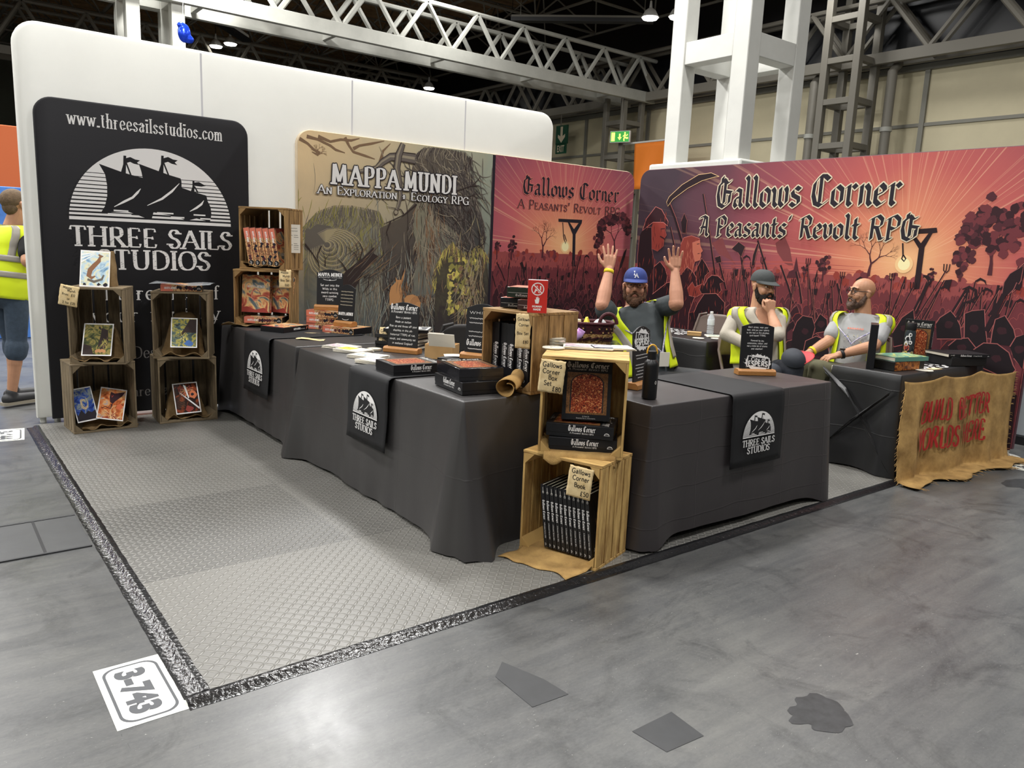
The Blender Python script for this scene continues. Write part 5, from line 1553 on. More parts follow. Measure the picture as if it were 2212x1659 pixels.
# ------------------------------------------------------------------ wooden crates
def crate(label, loc, rz, w, h, d, m, seed=0, slats=4, back=4, group=None):
    """open side faces local -y; origin at the front left bottom corner"""
    r = thing('wooden_crate', label, 'crate', loc, rz)
    rnd.seed(100 + seed)
    t = .014
    for s, nm in ((0, 'end_panel'), (1, 'end_panel')):       # bottom and top ends (thick boards)
        z = t * .5 if s == 0 else h - t * .5
        q = MB(); k = 3; bw = d / k
        for i in range(k):
            q.box((w / 2, bw * (i + .5), z + rnd.uniform(-.001, .001)), (w, bw - .004, t), m)
        q.build(nm, r, bevel=.0015)
    for s in (0, 1):                                         # the two slatted sides
        q = MB(); bw = d / slats
        for i in range(slats):
            q.box((t * .45 if s == 0 else w - t * .45, bw * (i + .5), h / 2), (t * .8, bw - .007 - rnd.uniform(0, .003), h - 2 * t - .001), m)
        q.build('side_panel', r, bevel=.0015)
    q = MB(); bw = w / back                                  # the slatted bottom, now the back
    for i in range(back):
        q.box((bw * (i + .5), d - t * .35, h / 2), (bw - .012 - rnd.uniform(0, .006), t * .6, h - 2 * t), m)
    q.build('back_panel', r, bevel=.001)
    for x, z, sx, sz in ((0, 0, 1, 1), (w, 0, -1, 1), (0, h, 1, -1), (w, h, -1, -1)):   # triangular corner posts
        c = .05
        x0, z0 = x + sx * t * .9, z + sz * t * 1.02
        a, b, e = (x0, z0), (x0 + sx * c, z0), (x0, z0 + sz * c)
        ring = lambda y: [(a[0], y, a[1]), (b[0], y, b[1]), (e[0], y, e[1])]
        q = MB(); q.loft([ring(.002), ring(d - t)] if sx * sz > 0 else [ring(d - t), ring(.002)], m)
        q.build('corner_post', r, bevel=.001)
    rnd.seed(seed)
    return r
crate('wooden crate at the bottom of the leftmost stack, slats on its left', (.197, 3.70, .012), RAD(4), .42, .495, .31, m_wood3, 1)
crate('wooden crate on top of the leftmost stack, price tag at its corner', (.20, 3.74, .507), RAD(-24), .36, .535, .31, m_wood3, 2)
crate('wooden crate at the bottom of the stack right of the leftmost one', (.773, 3.752, .012), RAD(-3), .42, .495, .31, m_wood3, 3)
crate('wooden crate on top of the stack beside the far left table', (.75, 3.79, .507), RAD(-24), .395, .5, .31, m_wood3, 4)
crate('wooden crate holding framed box covers on the far left table', (1.355, 3.80, TH + .006), RAD(-35), .44, .44, .31, m_wood, 5)
crate('wooden crate of leaning spines stacked against the printed backdrop', (1.42, 3.84, TH + .447), RAD(-48), .39, .48, .31, m_wood, 6)
crate('wooden crate on the middle table carrying the red sign', (1.678, .905, TH + .002), RAD(-82), .36, .4, .34, m_wood, 7, slats=3)
crate('pale wooden crate standing on the mat full of black books', (1.596, .421, .012), RAD(-72), .42, .495, .31, m_wood2, 8)
crate('pale wooden crate stacked above the black books, open to the front', (1.60, .322, .508), RAD(-46), .392, .462, .31, m_wood2, 9, back=4)
# ------------------------------------------------------------------ goods on the tables and in the crates
T0 = TH + .002
FLAT = Matrix(((1, 0, 0), (0, 1, 0), (0, 0, 1)))
UPRIGHT = Matrix(((0, -1, 0), (0, 0, -1), (1, 0, 0)))         # x' up, cover towards -y
SPINE = Matrix(((0, 0, 1), (0, 1, 0), (-1, 0, 0)))            # spine towards -y, reading downwards
def RZ(a): return Matrix.Rotation(RAD(a), 3, 'Z')
def RX(a): return Matrix.Rotation(RAD(a), 3, 'X')
def RY(a): return Matrix.Rotation(RAD(a), 3, 'Y')
def cl(o, rz, p):
    a = RAD(rz)
    return V((o[0] + p[0] * cos(a) - p[1] * sin(a), o[1] + p[0] * sin(a) + p[1] * cos(a), o[2] + p[2]))
def orient(o, m):
    o.rotation_euler = m.to_euler()
    return o
m_box = mat('black_box_card', S(24, 24, 27), .35, spec=.45)
m_boxg = mat('shrink_wrapped_card', S(30, 30, 34), .16, spec=.6, bump=.15, bs=14)
m_glass = ramp_mat('stained_glass_print', [(.36, S(34, 20, 22)), (.42, S(150, 36, 20)), (.47, S(50, 56, 46)), (.5, S(214, 96, 40)), (.53, S(60, 30, 26)), (.57, S(190, 54, 30)), (.62, S(220, 170, 110))], 70, .3, 3, 2.5)
m_frame = ramp_mat('ornate_frame_print', [(.35, S(60, 40, 26)), (.5, S(150, 104, 60)), (.62, S(86, 60, 38))], 150, .35)
m_gold = mat('pale_lettering', S(206, 202, 196), .4)
m_fant = ramp_mat('sunset_creature_print', [(.28, S(60, 30, 34)), (.42, S(190, 96, 74)), (.5, S(232, 190, 128)), (.58, S(112, 120, 120)), (.7, S(44, 66, 78)), (.8, S(222, 200, 150))], 7, .3, 6, 2)
m_spn = ramp_mat('creature_spine_print', [(.3, S(70, 44, 34)), (.42, S(196, 122, 84)), (.52, S(226, 186, 130)), (.62, S(96, 62, 46)), (.75, S(216, 160, 104))], 38, .35, 4, 1.5)
m_salmon = mat('salmon_print', S(214, 120, 96), .35)
m_pages = mat('page_edges', S(214, 206, 188), .8)
def gallows_cover(t, w, h, big=True):
    """portrait cover, centre at 0,0"""
    t.text('Gallows Corner', 0, h * .36, h * .085, m_gold, style='black', wt=.2, w=w * .86)
    t.text("A Peasants' Revolt RPG", 0, h * .315, h * .034, m_gold, wt=.16, w=w * .8, small=True)
    t.rect(-w * .42, -h * .4, w * .84, h * .68, m_frame)
    arch = lambda k: [(-w * .32 * k, -h * .37)] + [(w * .32 * k, -h * .37)] + [(w * .32 * k * cos(RAD(180 * i / 16)), h * .1 + h * .155 * k * sin(RAD(180 * i / 16))) for i in range(17)]
    t.poly(arch(1.08), m_black); t.poly(arch(1.0), m_glass)
    t.text('A Game By', 0, -h * .445, h * .018, m_gold, wt=.16, small=True)
    if big:
        t.text('Brandon, Blaze, & Rathoneer', 0, -h * .475, h * .018, m_gold, wt=.16, small=True)
def gbox(label, c, m, wrap=False, L=.31, Wd=.235, T=.062, group=None):
    """boxed set: origin at its centre, long side x, cover +z with its top at +x, title spine -y"""
    r = thing('boxed_game', label, 'boxed game', c, group=group)
    mm = m_boxg if wrap else m_box
    q = MB(); q.box((0, 0, -T * .06), (L - .003, Wd - .003, T * .86), mm); q.build('tray', r, bevel=.001)
    q = MB(); q.box((0, 0, T * .16), (L, Wd, T * .68), mm); q.build('lid', r, bevel=.0015)
    q = MB(); t = Art(q, lambda u, v, d: (v, -u, T * .5 + d), d=.0003)
    gallows_cover(t, Wd, L); q.build('cover_print', r)
    q = MB(); t = Art(q, lambda u, v, d: (u, -Wd / 2 - d, v), d=.0003)
    t.text('Gallows Corner', .01, .0, T * .42, m_white, style='black', wt=.21, w=.125)
    t.text("A Peasants' Revolt RPG", .01, -T * .2, T * .12, m_white, wt=.16, w=.11, small=True)
    logo(t, L * .40 if m is not SPINE else L * .43, -T * .16, T * .42, m_white, m_black, text=False, stripes=False)
    q.build('spine_print', r)
    return orient(r, m)
def mbox(label, c, m, L=.3, Wd=.225, T=.05, dark=False):
    r = thing('boxed_game', label, 'boxed game', c)
    q = MB(); q.box((0, 0, 0), (L, Wd, T), m_box); q.build('carton', r, bevel=.0015)
    q = MB(); t = Art(q, lambda u, v, d: (v, -u, T * .5 + d), d=.0003)
    t.rect(-Wd * .49, -L * .49, Wd * .98, L * .98, m_fant)
    t.text('MAPPA MUNDI', 0, L * .16, L * .06, m_gold, wt=.2, w=Wd * .6)
    for k in range(5):
        t.line([(Wd * .18 * cos(RAD(40 * j + k * 20)) * (1 - j * .06), -L * .05 + L * .2 * sin(RAD(40 * j + k * 20)) * (1 - j * .06)) for j in range(7)], [.002, .008, .01, .008, .006, .004, .001], (m_navy, m_salmon, m_gold)[k % 3])
    t.poly([(-Wd * .49, -L * .49), (Wd * .49, -L * .49), (Wd * .3, -L * .36), (0, -L * .42), (-Wd * .3, -L * .34), (-Wd * .49, -L * .36)], m_red)
    q.build('cover_print', r)
    q = MB(); t = Art(q, lambda u, v, d: (u, -Wd / 2 - d, v), d=.0003)
    if not dark:
        t.rect(-L * .49, -T * .48, L * .98, T * .96, m_spn)
        t.poly([(-L * .49, -T * .48), (-L * .2, -T * .48), (-L * .24, T * .48), (-L * .49, T * .48)], m_salmon)
        for k in range(7):
            blob(t, -L * .08 + k * L * .065, rnd.uniform(-.1, .15) * T, T * .25, rnd.choice((C3, m_tan2, m_navy)), k=9, j=.4)
        t.text('MAPPA MUNDI', -L * .26, -T * .14, T * .3, m_white, wt=.2, w=L * .28)
        t.disc(L * .41, 0, T * .42, m_black)
        logo(t, L * .41, -T * .16, T * .5, m_white, m_black, text=False, stripes=False)
    else:
        t.text('MAPPA MUNDI', .01, -T * .1, T * .32, m_white, wt=.22, w=L * .26)
        t.text('An Exploration + Ecology RPG', L * .24, -T * .07, T * .14, m_white, wt=.16, w=L * .2, small=True)
        t.poly([(L * .4, -T * .25), (L * .47, T * .2), (L * .42, T * .3)], m_salmon)
    q.build('spine_print', r)
    return orient(r, m)

def hand_lines(t, lines, x, y, h, lead, m, wt=.13, align='c', style='hand'):
    for i, s in enumerate(lines):
        t.text(s, x, y - i * lead, h, m, style=style, wt=wt, align=align, wob=.05)
def scribble(t, x, y, w, h, m, wt):
    n = int(w / h * 3)
    pts = [(x + w * i / n, y + h * (.5 + .5 * sin(i * 2.1) * rnd.uniform(.3, 1))) for i in range(n + 1)]
    t.line(pts, wt, m)
def tagp(label, loc, rz, w, h, lines, th=.012, m=None, tilt=0, ragged=.004, seed=1, rolled=0.0, lx=None, roll=0):
    """hand-written price paper, origin at top centre, facing local -y"""
    r = thing('price_tag', label, 'price tag', loc)
    r.rotation_euler = (RZ(rz) @ RX(tilt) @ RY(roll)).to_euler()
    mm = m or m_kraft
    def pt(u, v):
        e = ragged * (NZ.noise(V((u * 7, v * 7, seed))) if (u in (0, 1) or v in (0, 1)) else 0)
        return ((u - .5) * w + e, -.004 - .006 * sin(v * 3) * (1 + .6 * NZ.noise(V((u * 2, v * 3, seed)))) , -v * h + e)
    q = MB(); q.sheet(pt, 12, 16, mm); q.build('paper', r, smooth=60, solid=.0006)
    q = MB()
    def fr(u, v, d):
        p = pt(u / w + .5, -v / h)
        return (p[0], p[1] - .0006 - d, p[2])
    t = Art(q, fr, d=.0003)
    for (tx, x, y) in lines:
        t.text(tx, x * w, -y * h, th, m_ink, style='hand', wt=.15, wob=.06, align='c')
    q.build('writing', r)
    return r
L80 = [('Gallows', -.02, .22), ('Corner', -.03, .42), ('Box', .05, .6), ('Set', -.12, .78), (u'\u00a380', .25, .94)]

def chalk(label, loc, rz, w, h, art, base=(.24, .075, .036), arch=.03, tilt=4, bm=None, gw=None):
    """arched black board standing in a slotted wooden base; origin on the table"""
    r = thing('tabletop_sign', label, 'sign', loc, RAD(rz))
    bw, bd, bh = base
    q = MB()
    pf = [(-bd / 2, 0), (bd / 2, 0), (bd / 2, bh * .7), (bd * .3, bh), (-bd * .3, bh), (-bd / 2, bh * .7)]
    q.loft([[(-bw / 2, a, b) for a, b in pf], [(bw / 2, a, b) for a, b in pf]], bm or m_base)
    q.uv = [[(.1 * i, .13 * j) for j in range(len(f))] for i, f in enumerate(q.f)]
    q.build('base', r, bevel=.002)
    rot = RX(-tilt)
    def fr(u, v, d):
        p = rot @ V((u, -.0045 - d, v))
        return (p.x, p.y, p.z + bh * .45)
    q = MB()
    ol = [(-w / 2, 0), (w / 2, 0)] + [(w / 2 - w * i / 14, h - arch + arch * sin(pi * i / 14)) for i in range(15)]
    q.loft([[fr(u, v, -.009) for u, v in ol], [fr(u, v, 0) for u, v in ol]], m_black)
    q.build('board', r, bevel=.001)
    q = MB(); t = Art(q, fr, d=.0003)
    art(t, w, h)
    q.build('lettering', r)
    return r

# ---- far left table: painting game
CL, CLr = (1.355, 3.80, TH + .006), -35
CU, CUr = (1.42, 3.84, TH + .447), -48
for k, (x, tl, lb) in enumerate(((.155, 7, 'standing boxed game, left of two covers in the lower far left table crate'), (.33, 9, 'boxed game turned aside, right of two covers in the lower far left table crate'))):
    p = cl(CL, CLr, (x, .10 + .05 * k, .095 + .152))
    mbox(lb, p, RZ(CLr - 4 - 26 * k) @ RX(-tl) @ UPRIGHT)
mbox('boxed game lying under the two standing covers in the far left table crate', cl(CL, CLr, (.23, .10, .05)), RZ(CLr))
for k, lb in enumerate(('leftmost', 'second from the left', 'middle', 'second from the right', 'rightmost')):
    p = cl(CU, CUr, (.075 + .053 * k, .13, .175))
    mbox('leaning boxed game in the crate by the backdrop, %s of five' % lb, p, RZ(CUr) @ RY(-9) @ SPINE)
b = V((1.985, 3.40, T0))
for k, lb in enumerate(('bottom', 'middle', 'top')):
    mbox('boxed game in the stack of three under the taller black sign, %s one' % lb, b + V((0, .0, .026 + k * .0505)), RZ(-56 + (0, 2, -3)[k]))
mbox('single boxed game on the far left table under the small dark sign', V((2.0, 3.13, T0 + .026)), RZ(-64))
mbox('mostly black boxed game lying at the front of the far left table', V((1.595, 3.36, T0 + .024)), RZ(29), dark=True, L=.29, Wd=.215, T=.044)
def art_m1(t, w, h):
    t.text('MAPPA MUNDI', 0, h * .82, h * .085, m_white, wt=.24, w=w * .9)
    t.text('An Exploration + Ecology RPG', 0, h * .775, h * .024, m_white, wt=.2, w=w * .88, small=True)
    t.line([(w * .25 * cos(RAD(a)), h * .745 - h * .03 * sin(RAD(a * 1.0))) for a in range(0, 181, 15)], .003, m_white); t.disc(0, h * .72, .008, m_white, .004)
    hand_lines(t, ['Set out into the', 'Wilds in this', 'award-winning', 'zero combat', 'TTRPG.'], 0, h * .56, h * .055, h * .094, m_white)
chalk('tall black arched MAPPA MUNDI sign on the stack of three boxed games', (1.965, 3.37, T0 + .153), -38, .205, .30, art_m1, base=(.23, .075, .042), bm=m_base)
def art_m2(t, w, h):
    for i in range(5):
        scribble(t, -w * .38, h * (.8 - .085 * i), w * .76, h * .035, m_cream, .0022)
    t.text('MAPPA MUNDI', 0, h * .22, h * .075, m_white, wt=.24, w=w * .9)
    t.line([(w * .2 * cos(RAD(a)), h * .13 - h * .03 * sin(RAD(a))) for a in range(0, 181, 15)], .003, m_white)
chalk('small narrow dark arched sign on the single boxed game', (1.98, 3.12, T0 + .052), -64, .15, .30, art_m2, base=(.17, .075, .042), tilt=6)
tagp('small aged price tag standing on the stack beside the tall MAPPA MUNDI sign', (2.06, 3.255, T0 + .245), -40, .085, .085, [('Mappa', -.1, .3), ('Mundi', .1, .5), ('Box Set', 0, .72), ('60', .2, .93)], .013, seed=3, tilt=-8)
tagp('aged price tag at the corner of the lower crate on the far left table', cl(CL, CLr, (.405, -.004, .45)), CLr - 6, .095, .14, [('Mappa', -.05, .2), ('Mundi', .1, .4), ('Box Set', 0, .64), (u'\u00a360', .15, .9)], .017, seed=5)
r = thing('price_tag', 'white printed price card on the side of the upper crate by the backdrop', 'price tag', cl(CU, CUr, (.40, .12, .36)), RAD(CUr + 52))
q = MB(); q.box((0, -.002, -.11), (.11, .0012, .22), m_paper); q.build('paper', r)
q = MB(); t = Art(q, d=.003)
for i, (x, y, w, h) in enumerate(((-.03, -.035, .06, .01), (-.042, -.055, .075, .01), (-.045, -.09, .035, .012), (.0, -.085, .035, .005), (-.0, -.1, .04, .005), (-.045, -.165, .035, .012), (.0, -.15, .03, .005), (.0, -.165, .04, .005), (.0, -.18, .04, .005), (.0, -.195, .04, .005))):
    scribble(t, x, y, w, h, m_ink, .0022)
q.build('writing', r)
def coaster(label, p, r_=.048, t_=.003, m=None, name='coaster', cat='coaster'):
    r = thing(name, label, cat, p)
    q = MB(); q.lathe([(r_ * .98, 0), (r_, t_ * .2), (r_, t_ * .8), (r_ * .98, t_)], m or m_paper, 28); q.build('disc', r)
    q = MB(); t = Art(q, lambda u, v, d: (u, v, t_ + d), d=.0003)
    t.disc(0, 0, r_ * .8, m_pages); logo(t, 0, -r_ * .2, r_ * .9, m_navy, m_paper, text=False, stripes=False); q.build('print', r)
    return r
coaster('round white coaster in front of the mostly black boxed game', (1.60, 3.08, T0))
q = MB(); q.sheet(lambda u, v: (1.70 + .17 * u - .02 * v + .004 * sin(v * 40), 3.16 + .05 * v - .07 * u + .003 * sin(u * 60), T0 + .003 + .003 * sin(u * 5 + v * 3)), 12, 5, m_kraft)
tag(q.build('price_tag', smooth=60, solid=.0008), 'aged price tag lying flat on the black runner of the far left table', 'price tag')
q = MB(); q.sheet(lambda u, v: (1.49 + .15 * u + .03 * v + .006 * sin(v * 33), 2.88 - .14 * u + .07 * v + .006 * sin(u * 50), T0 + .003 + .004 * sin(u * 6)), 12, 6, m_kraft)
tag(q.build('price_tag', smooth=60, solid=.0008), 'torn aged paper lying near the joint of the two charcoal tablecloths', 'price tag')

# ---- middle table
m_pics = [ramp_mat('leaflet_picture_%s' % n, st, 18, .4, 4, 1.5) for n, st in (('violet', [(.3, S(150, 110, 140)), (.5, S(230, 210, 220)), (.7, S(200, 150, 120))]), ('yellow', [(.3, S(190, 160, 20)), (.5, S(240, 226, 90)), (.7, S(120, 120, 60))]), ('blue', [(.3, S(70, 110, 150)), (.5, S(190, 206, 190)), (.7, S(220, 190, 120))]), ('plum', [(.3, S(140, 120, 160)), (.5, S(226, 220, 230)), (.7, S(90, 120, 150))]))]
def leaflets(label, c, rz, pic, n=5, w=.21, d=.15, z=0.0, group=None):
    r = thing('leaflet_stack', label, 'leaflets', (c[0], c[1], z or T0), RAD(rz))
    rnd.seed(int(c[0] * 1000))
    for k in range(n):
        a, b = rnd.uniform(-.006, .006), rnd.uniform(-.006, .006)
        q = MB(); q.box((a, b, .0016 + k * .0031), (w, d, .0026), m_paper, RZ(rnd.uniform(-3, 3))); q.build('leaflet', r)
    q = MB(); t = Art(q, lambda u, v, dd: (u + a, v + b, n * .0031 + .0002 + dd), d=.0002)
    t.rect(-w * .46, -d * .28, w * .52, d * .66, pic)
    for i in range(6):
        scribble(t, w * .12, d * (.36 - i * .13), w * .32, d * .04, m_num, .002)
    t.rect(-w * .46, -d * .44, w * .8, d * .06, m_num)
    q.build('print', r)
    return r
leaflets('stack of white leaflets with a violet picture, rear left on the middle table', (1.60, 2.38), -62, m_pics[0])
leaflets('stack of white leaflets with a yellow picture on the middle table', (1.585, 2.19), -66, m_pics[1], 6)
leaflets('stack of white leaflets with a blue green picture on the middle table', (1.56, 1.93), -64, m_pics[2], 6)
leaflets('white leaflets half behind the lone flat boxed game on the middle table', (1.51, 1.72), -66, m_pics[3], 7)
m_tin = mat('tin_lid', S(214, 208, 190), .25, metal=.6)
coaster('round silver tin lying in front of the Gallows Corner chalk sign', (1.745, 2.2, T0), .05, .014, m_tin, 'tin', 'tin')
def art_g(t, w, h):
    t.text('Gallows Corner', 0, h * .84, h * .115, m_white, style='black', wt=.22, w=w * .9)
    t.text("A Peasants' Revolt RPG", 0, h * .775, h * .045, m_white, wt=.18, w=w * .86, small=True)
    hand_lines(t, ['Born a peasant.', 'Made an outlaw.', 'Rise up and throw off your', 'shackles in this alt-', 'historical TTRPG of riot,', 'revolt, and community set', 'in medieval England!'], 0, h * .66, h * .042, h * .09, m_white, .13)
chalk('black arched Gallows Corner chalk sign on the middle table', (1.87, 2.05, T0), -58, .215, .31, art_g, base=(.25, .075, .036), bm=m_base, arch=.025)
r = chalk('little brown arched wooden sign behind the aged tag on the middle table', (1.93, 2.33, T0), -55, .12, .17, lambda t, w, h: t.rect(-.001, .02, .002, .002, m_base), base=(.12, .06, .03), arch=.05, bm=m_base)
tagp('aged tag reading Gallows Corner Book leaning left of the chalk sign on the middle table', (1.895, 2.31, T0 + .135), -52, .095, .135, [('Gallows', 0, .25), ('Corner', .1, .45), ('Book', 0, .66), (u'\u00a350', .25, .94)], .019, seed=7, tilt=-8)
m_bk = mat('black_book_cloth', S(22, 22, 25), .45)
def book(label, c, m, L=.305, Wd=.23, T=.022, top=None, txt=True, group=None, mm=None):
    """hardback: spine -y, front cover +z, origin at its centre"""
    r = thing('hardback_book', label, 'book', c, group=group)
    mm = mm or m_bk
    q = MB()
    q.box((0, 0, T / 2 - .0012), (L, Wd, .0024), mm); q.box((0, 0, -T / 2 + .0012), (L, Wd, .0024), mm); q.box((0, -Wd / 2 + .0012, 0), (L, .0024, T), mm)
    q.build('cover', r, bevel=.0008)
    q = MB(); q.box((0, .002, 0), (L - .008, Wd - .01, T - .005), m_pages); q.build('pages', r)
    q = MB(); t = Art(q, lambda u, v, d: (u, -Wd / 2 - d, v), d=.0003)
    if txt:
        t.text('Gallows Corner', -.03, -T * .22, T * .55, m_white, style='black', wt=.22, w=.095)
        t.text("A Peasants' Revolt RPG", .07, -T * .12, T * .24, m_white, wt=.18, w=.075, small=True)
        logo(t, L * .45, -T * .2, T * .6, m_white, m_black, text=False, stripes=False)
        t.line([(-L * .46, T * .1), (-L * .38, T * .1)], .0022, m_gold)
        t.line([(-L * .38 + .005 * cos(RAD(a)), T * .1 + .004 * sin(RAD(a))) for a in range(0, 361, 30)], .0018, m_gold)
    q.build('spine_print', r)
    q = MB(); t = Art(q, lambda u, v, d: (v, -u, T * .5 + d), d=.0003)
    if top == 'white':
        t.rect(-Wd * .46, -L * .46, Wd * .92, L * .92, m_paper); t.rect(-Wd * .42, -L * .42, Wd * .84, L * .84, m_num); t.disc(0, 0, Wd * .35, m_paper, L * .3)
    elif top == 'noose':
        t.text('Gallows Corner', 0, L * .34, L * .07, m_gold, style='black', wt=.2, w=Wd * .8)
        t.disc(0, -L * .05, .06, m_frame); t.line([(-.06, -.12), (.0, .03), (.03, .05), (.07, -.12)], .014, m_black)
    if top:
        q.build('cover_print', r)
    return orient(r, m)
for k in range(6):
    ang = -60 + (0, 6, -4, 2, -7, 20)[k]
    book('black hardback piled behind the Gallows Corner chalk sign, %s' % ('at the very bottom', 'second from the bottom', 'third from the bottom', 'third from the top', 'second from the top', 'topmost, white cover print')[k],
         V((2.0 + (0, .0, .01, 0, .015, .03)[k], 2.27 + (0, .01, 0, .01, 0, -.02)[k], T0 + .012 + .0225 * k)), RZ(ang), Wd=.215, top='white' if k == 5 else None, txt=False)
gbox('Gallows Corner boxed game lying alone at the front edge of the middle table', V((1.53, 1.37, T0 + .032)), RZ(-4))
gbox('Gallows Corner boxed game at the bottom of the pair near the middle table corner', V((1.55, .82, T0 + .032)), RZ(-97))
gbox('shrink-wrapped Gallows Corner boxed game on top of the pair near the middle table corner', V((1.56, .835, T0 + .0945)), RZ(78), wrap=True)
for k in range(2):
    book('black book under the white papers left of the red sign crate, %s' % ('lower one', 'upper one')[k], V((1.95, 1.45, T0 + .012 + .0225 * k)), RZ(-70 + 8 * k), txt=False, Wd=.2, L=.26)
q = MB()
q.sheet(lambda u, v: (1.86 + .16 * u + .05 * v, 1.53 - .18 * u + .09 * v, T0 + .047 + .006 * sin(u * 4)), 8, 5, m_paper)
tag(q.build('loose_papers', smooth=60, solid=.001), 'loose white papers on the two black books left of the red sign crate', 'papers')
def art_s(t, w, h):
    t.text('WHI', -w * .2, h * .8, h * .05, m_white, style='hand', wt=.13, w=w * .4)
    for i in range(5):
        if i != 2:
            scribble(t, -w * .4, h * (.7 - .085 * i), w * .8, h * .035, m_white, .0025)
    t.text('Gallows Corner', 0, h * .2, h * .11, m_white, style='black', wt=.22, w=w * .9)
    scribble(t, -w * .4, h * .12, w * .8, h * .03, m_white, .003)
chalk('black arched chalk sign half hidden behind the crate carrying the red sign', (2.0, 1.36, T0 + .047), -62, .21, .31, art_s, base=(.24, .075, .036), bm=m_base)
m_card = mat('brown_cardboard', S(196, 156, 104), .8, var=.1, vs=8)
r = thing('cardboard_box', 'small open cardboard box on the middle table beside the half hidden sign', 'box', (1.99, 1.76, T0), RAD(-50))
q = MB()
for s in (-1, 1):
    q.box((s * .09, 0, .045), (.004, .14, .09), m_card); q.box((0, s * .07, .045), (.18, .004, .09), m_card)
q.box((0, 0, .002), (.18, .14, .004), m_card); q.build('carton', r)
q = MB(); q.box((.02, -.085, .12), (.17, .003, .09), m_paper, RX(20)); q.build('flap', r)
q = MB(); q.box((-.06, .05, .10), (.1, .003, .1), m_paper, RX(-15)); q.build('flap', r)

# ---- crate on the middle table
DC, DR = (1.678, .905, TH + .002), -82
for k, lb in enumerate(('leftmost', 'second from the left', 'third from the left', 'third from the right', 'second from the right', 'rightmost')):
    gbox('upright black boxed game in the red sign crate, %s spine' % lb, cl(DC, DR, (.041 + .0545 * k, .06 + .115 + (0, .01, 0, .012, 0, .006)[k], .016 + .156)), RZ(DR) @ SPINE, T=.052, L=.31, Wd=.23)
zt = DC[2] + .402
bx = [('shrink-wrapped dark boxed game under the other two beside the red sign', (.10, .14, .028), 96), ('shrink-wrapped brown boxed game in the middle beside the red sign', (.20, .16, .028), 8), ('topmost dark green boxed game beside the red sign', (.15, .16, .086), -8)]
m_brn = mat('brown_shrink_card', S(62, 46, 44), .15, spec=.6, bump=.15, bs=14)
m_grn = mat('green_shrink_card', S(40, 48, 40), .15, spec=.6, bump=.15, bs=14)
for (lb, p, a), mm, sz in zip(bx, (m_boxg, m_brn, m_grn), ((.14, .1, .05), (.11, .2, .05), (.15, .2, .052))):
    r = thing('boxed_game', lb, 'boxed game', cl(DC, DR, (p[0], p[1], .402 + p[2])))
    r.rotation_euler[2] = RAD(DR + 30)
    q = MB(); q.box((0, 0, 0), sz, mm); q.build('carton', r, bevel=.002)
    q = MB(); t = Art(q, lambda u, v, d: (u, -sz[1] / 2 - d, v), d=.0004); t.rect(-sz[0] * .46, -sz[2] * .05, sz[0] * .92, .0012, m_gold); t.text('Gallows', 0, -sz[2] * .35, sz[2] * .2, m_gold, style='black', w=sz[0] * .4); q.build('side_print', r)
    q = MB(); t = Art(q, lambda u, v, d: (u, v, sz[2] / 2 + d), d=.0004); t.rect(-sz[0] * .45, -sz[1] * .45, sz[0] * .9, sz[1] * .9, m_salmon); q.build('top_print', r)
m_redc = mat('red_card', S(206, 44, 36), .5)
r = thing('standing_card', 'red and white sign reading HUMAN MADE with crossed-out AI', 'sign', cl(DC, DR, (.345, .035, .402)), RAD(-42))
q = MB(); q.box((0, 0, .078), (.094, .026, .156), m_redc); q.box((0, .001, .1575), (.094, .024, .003), m_white); q.build('card', r, bevel=.001)
q = MB(); t = Art(q, d=.0135)
t.disc(0, .115, .031, m_white, n=36); t.disc(0, .115, .0262, m_redc, n=36)
t.sans('AI', .001, .098, .033, m_white, w=.034, bold=.03); t.line([(-.019, .133), (.02, .097)], .011, m_redc); t.line([(-.02, .134), (.02, .097)], .005, m_white)
t.poly([(-.008, .045), (.006, .045), (.009, .056), (.010, .072), (.0065, .073), (.0055, .066), (.004, .078), (.000, .079), (-.001, .068), (-.003, .077), (-.0065, .0755), (-.006, .062), (-.010, .066), (-.012, .062)], m_white)
t.sans('HUMAN', 0, .027, .0095, m_white, w=.046, bold=.05); t.sans('MADE', 0, .0125, .0095, m_white, w=.036, bold=.05)
q.build('lettering', r)
tagp('curled aged tag hanging from the front corner of the crate carrying the red sign', cl(DC, DR, (.30, -.006, .395)), DR + 30, .075, .17, [('Gallows', 0, .2), ('Corner', .05, .36), ('Box Set', 0, .6), (u'\u00a380', .2, .85)], .014, seed=9)
q = MB()
def roll(u, v):
    a = u * 2 * pi * 1.25
    rr_ = .042 - .012 * u + .008 * sin(v * 5 + u * 4)
    return (rr_ * cos(a) * (1.15 - .3 * v), -.14 + .2 * v + .01 * sin(a * 2), .05 + rr_ * sin(a) - .012 * (1 - v) + .02 * v)
q.sheet(roll, 30, 14, m_hess2)
o = q.build('hessian_roll', None, cl(DC, DR, (.25, 0, 0)), RAD(DR + 28), smooth=80, solid=.003)
tag(o, 'rolled hessian poking out of the crate on the middle table', 'hessian')
q = MB()
q.sheet(lambda u, v: (-.10 + .2 * u, -.06 + .1 * v + .01 * sin(u * 20), .006 + .012 * (1 + sin(u * 13 + v * 6)) * (1 - v * .6)), 20, 8, m_hess)
tag(q.build('hessian_flap', None, cl(DC, DR, (.12, 0, 0)), RAD(DR + 10), smooth=80, solid=.003), 'flat hessian edge under the upright boxes in the crate on the middle table', 'hessian')

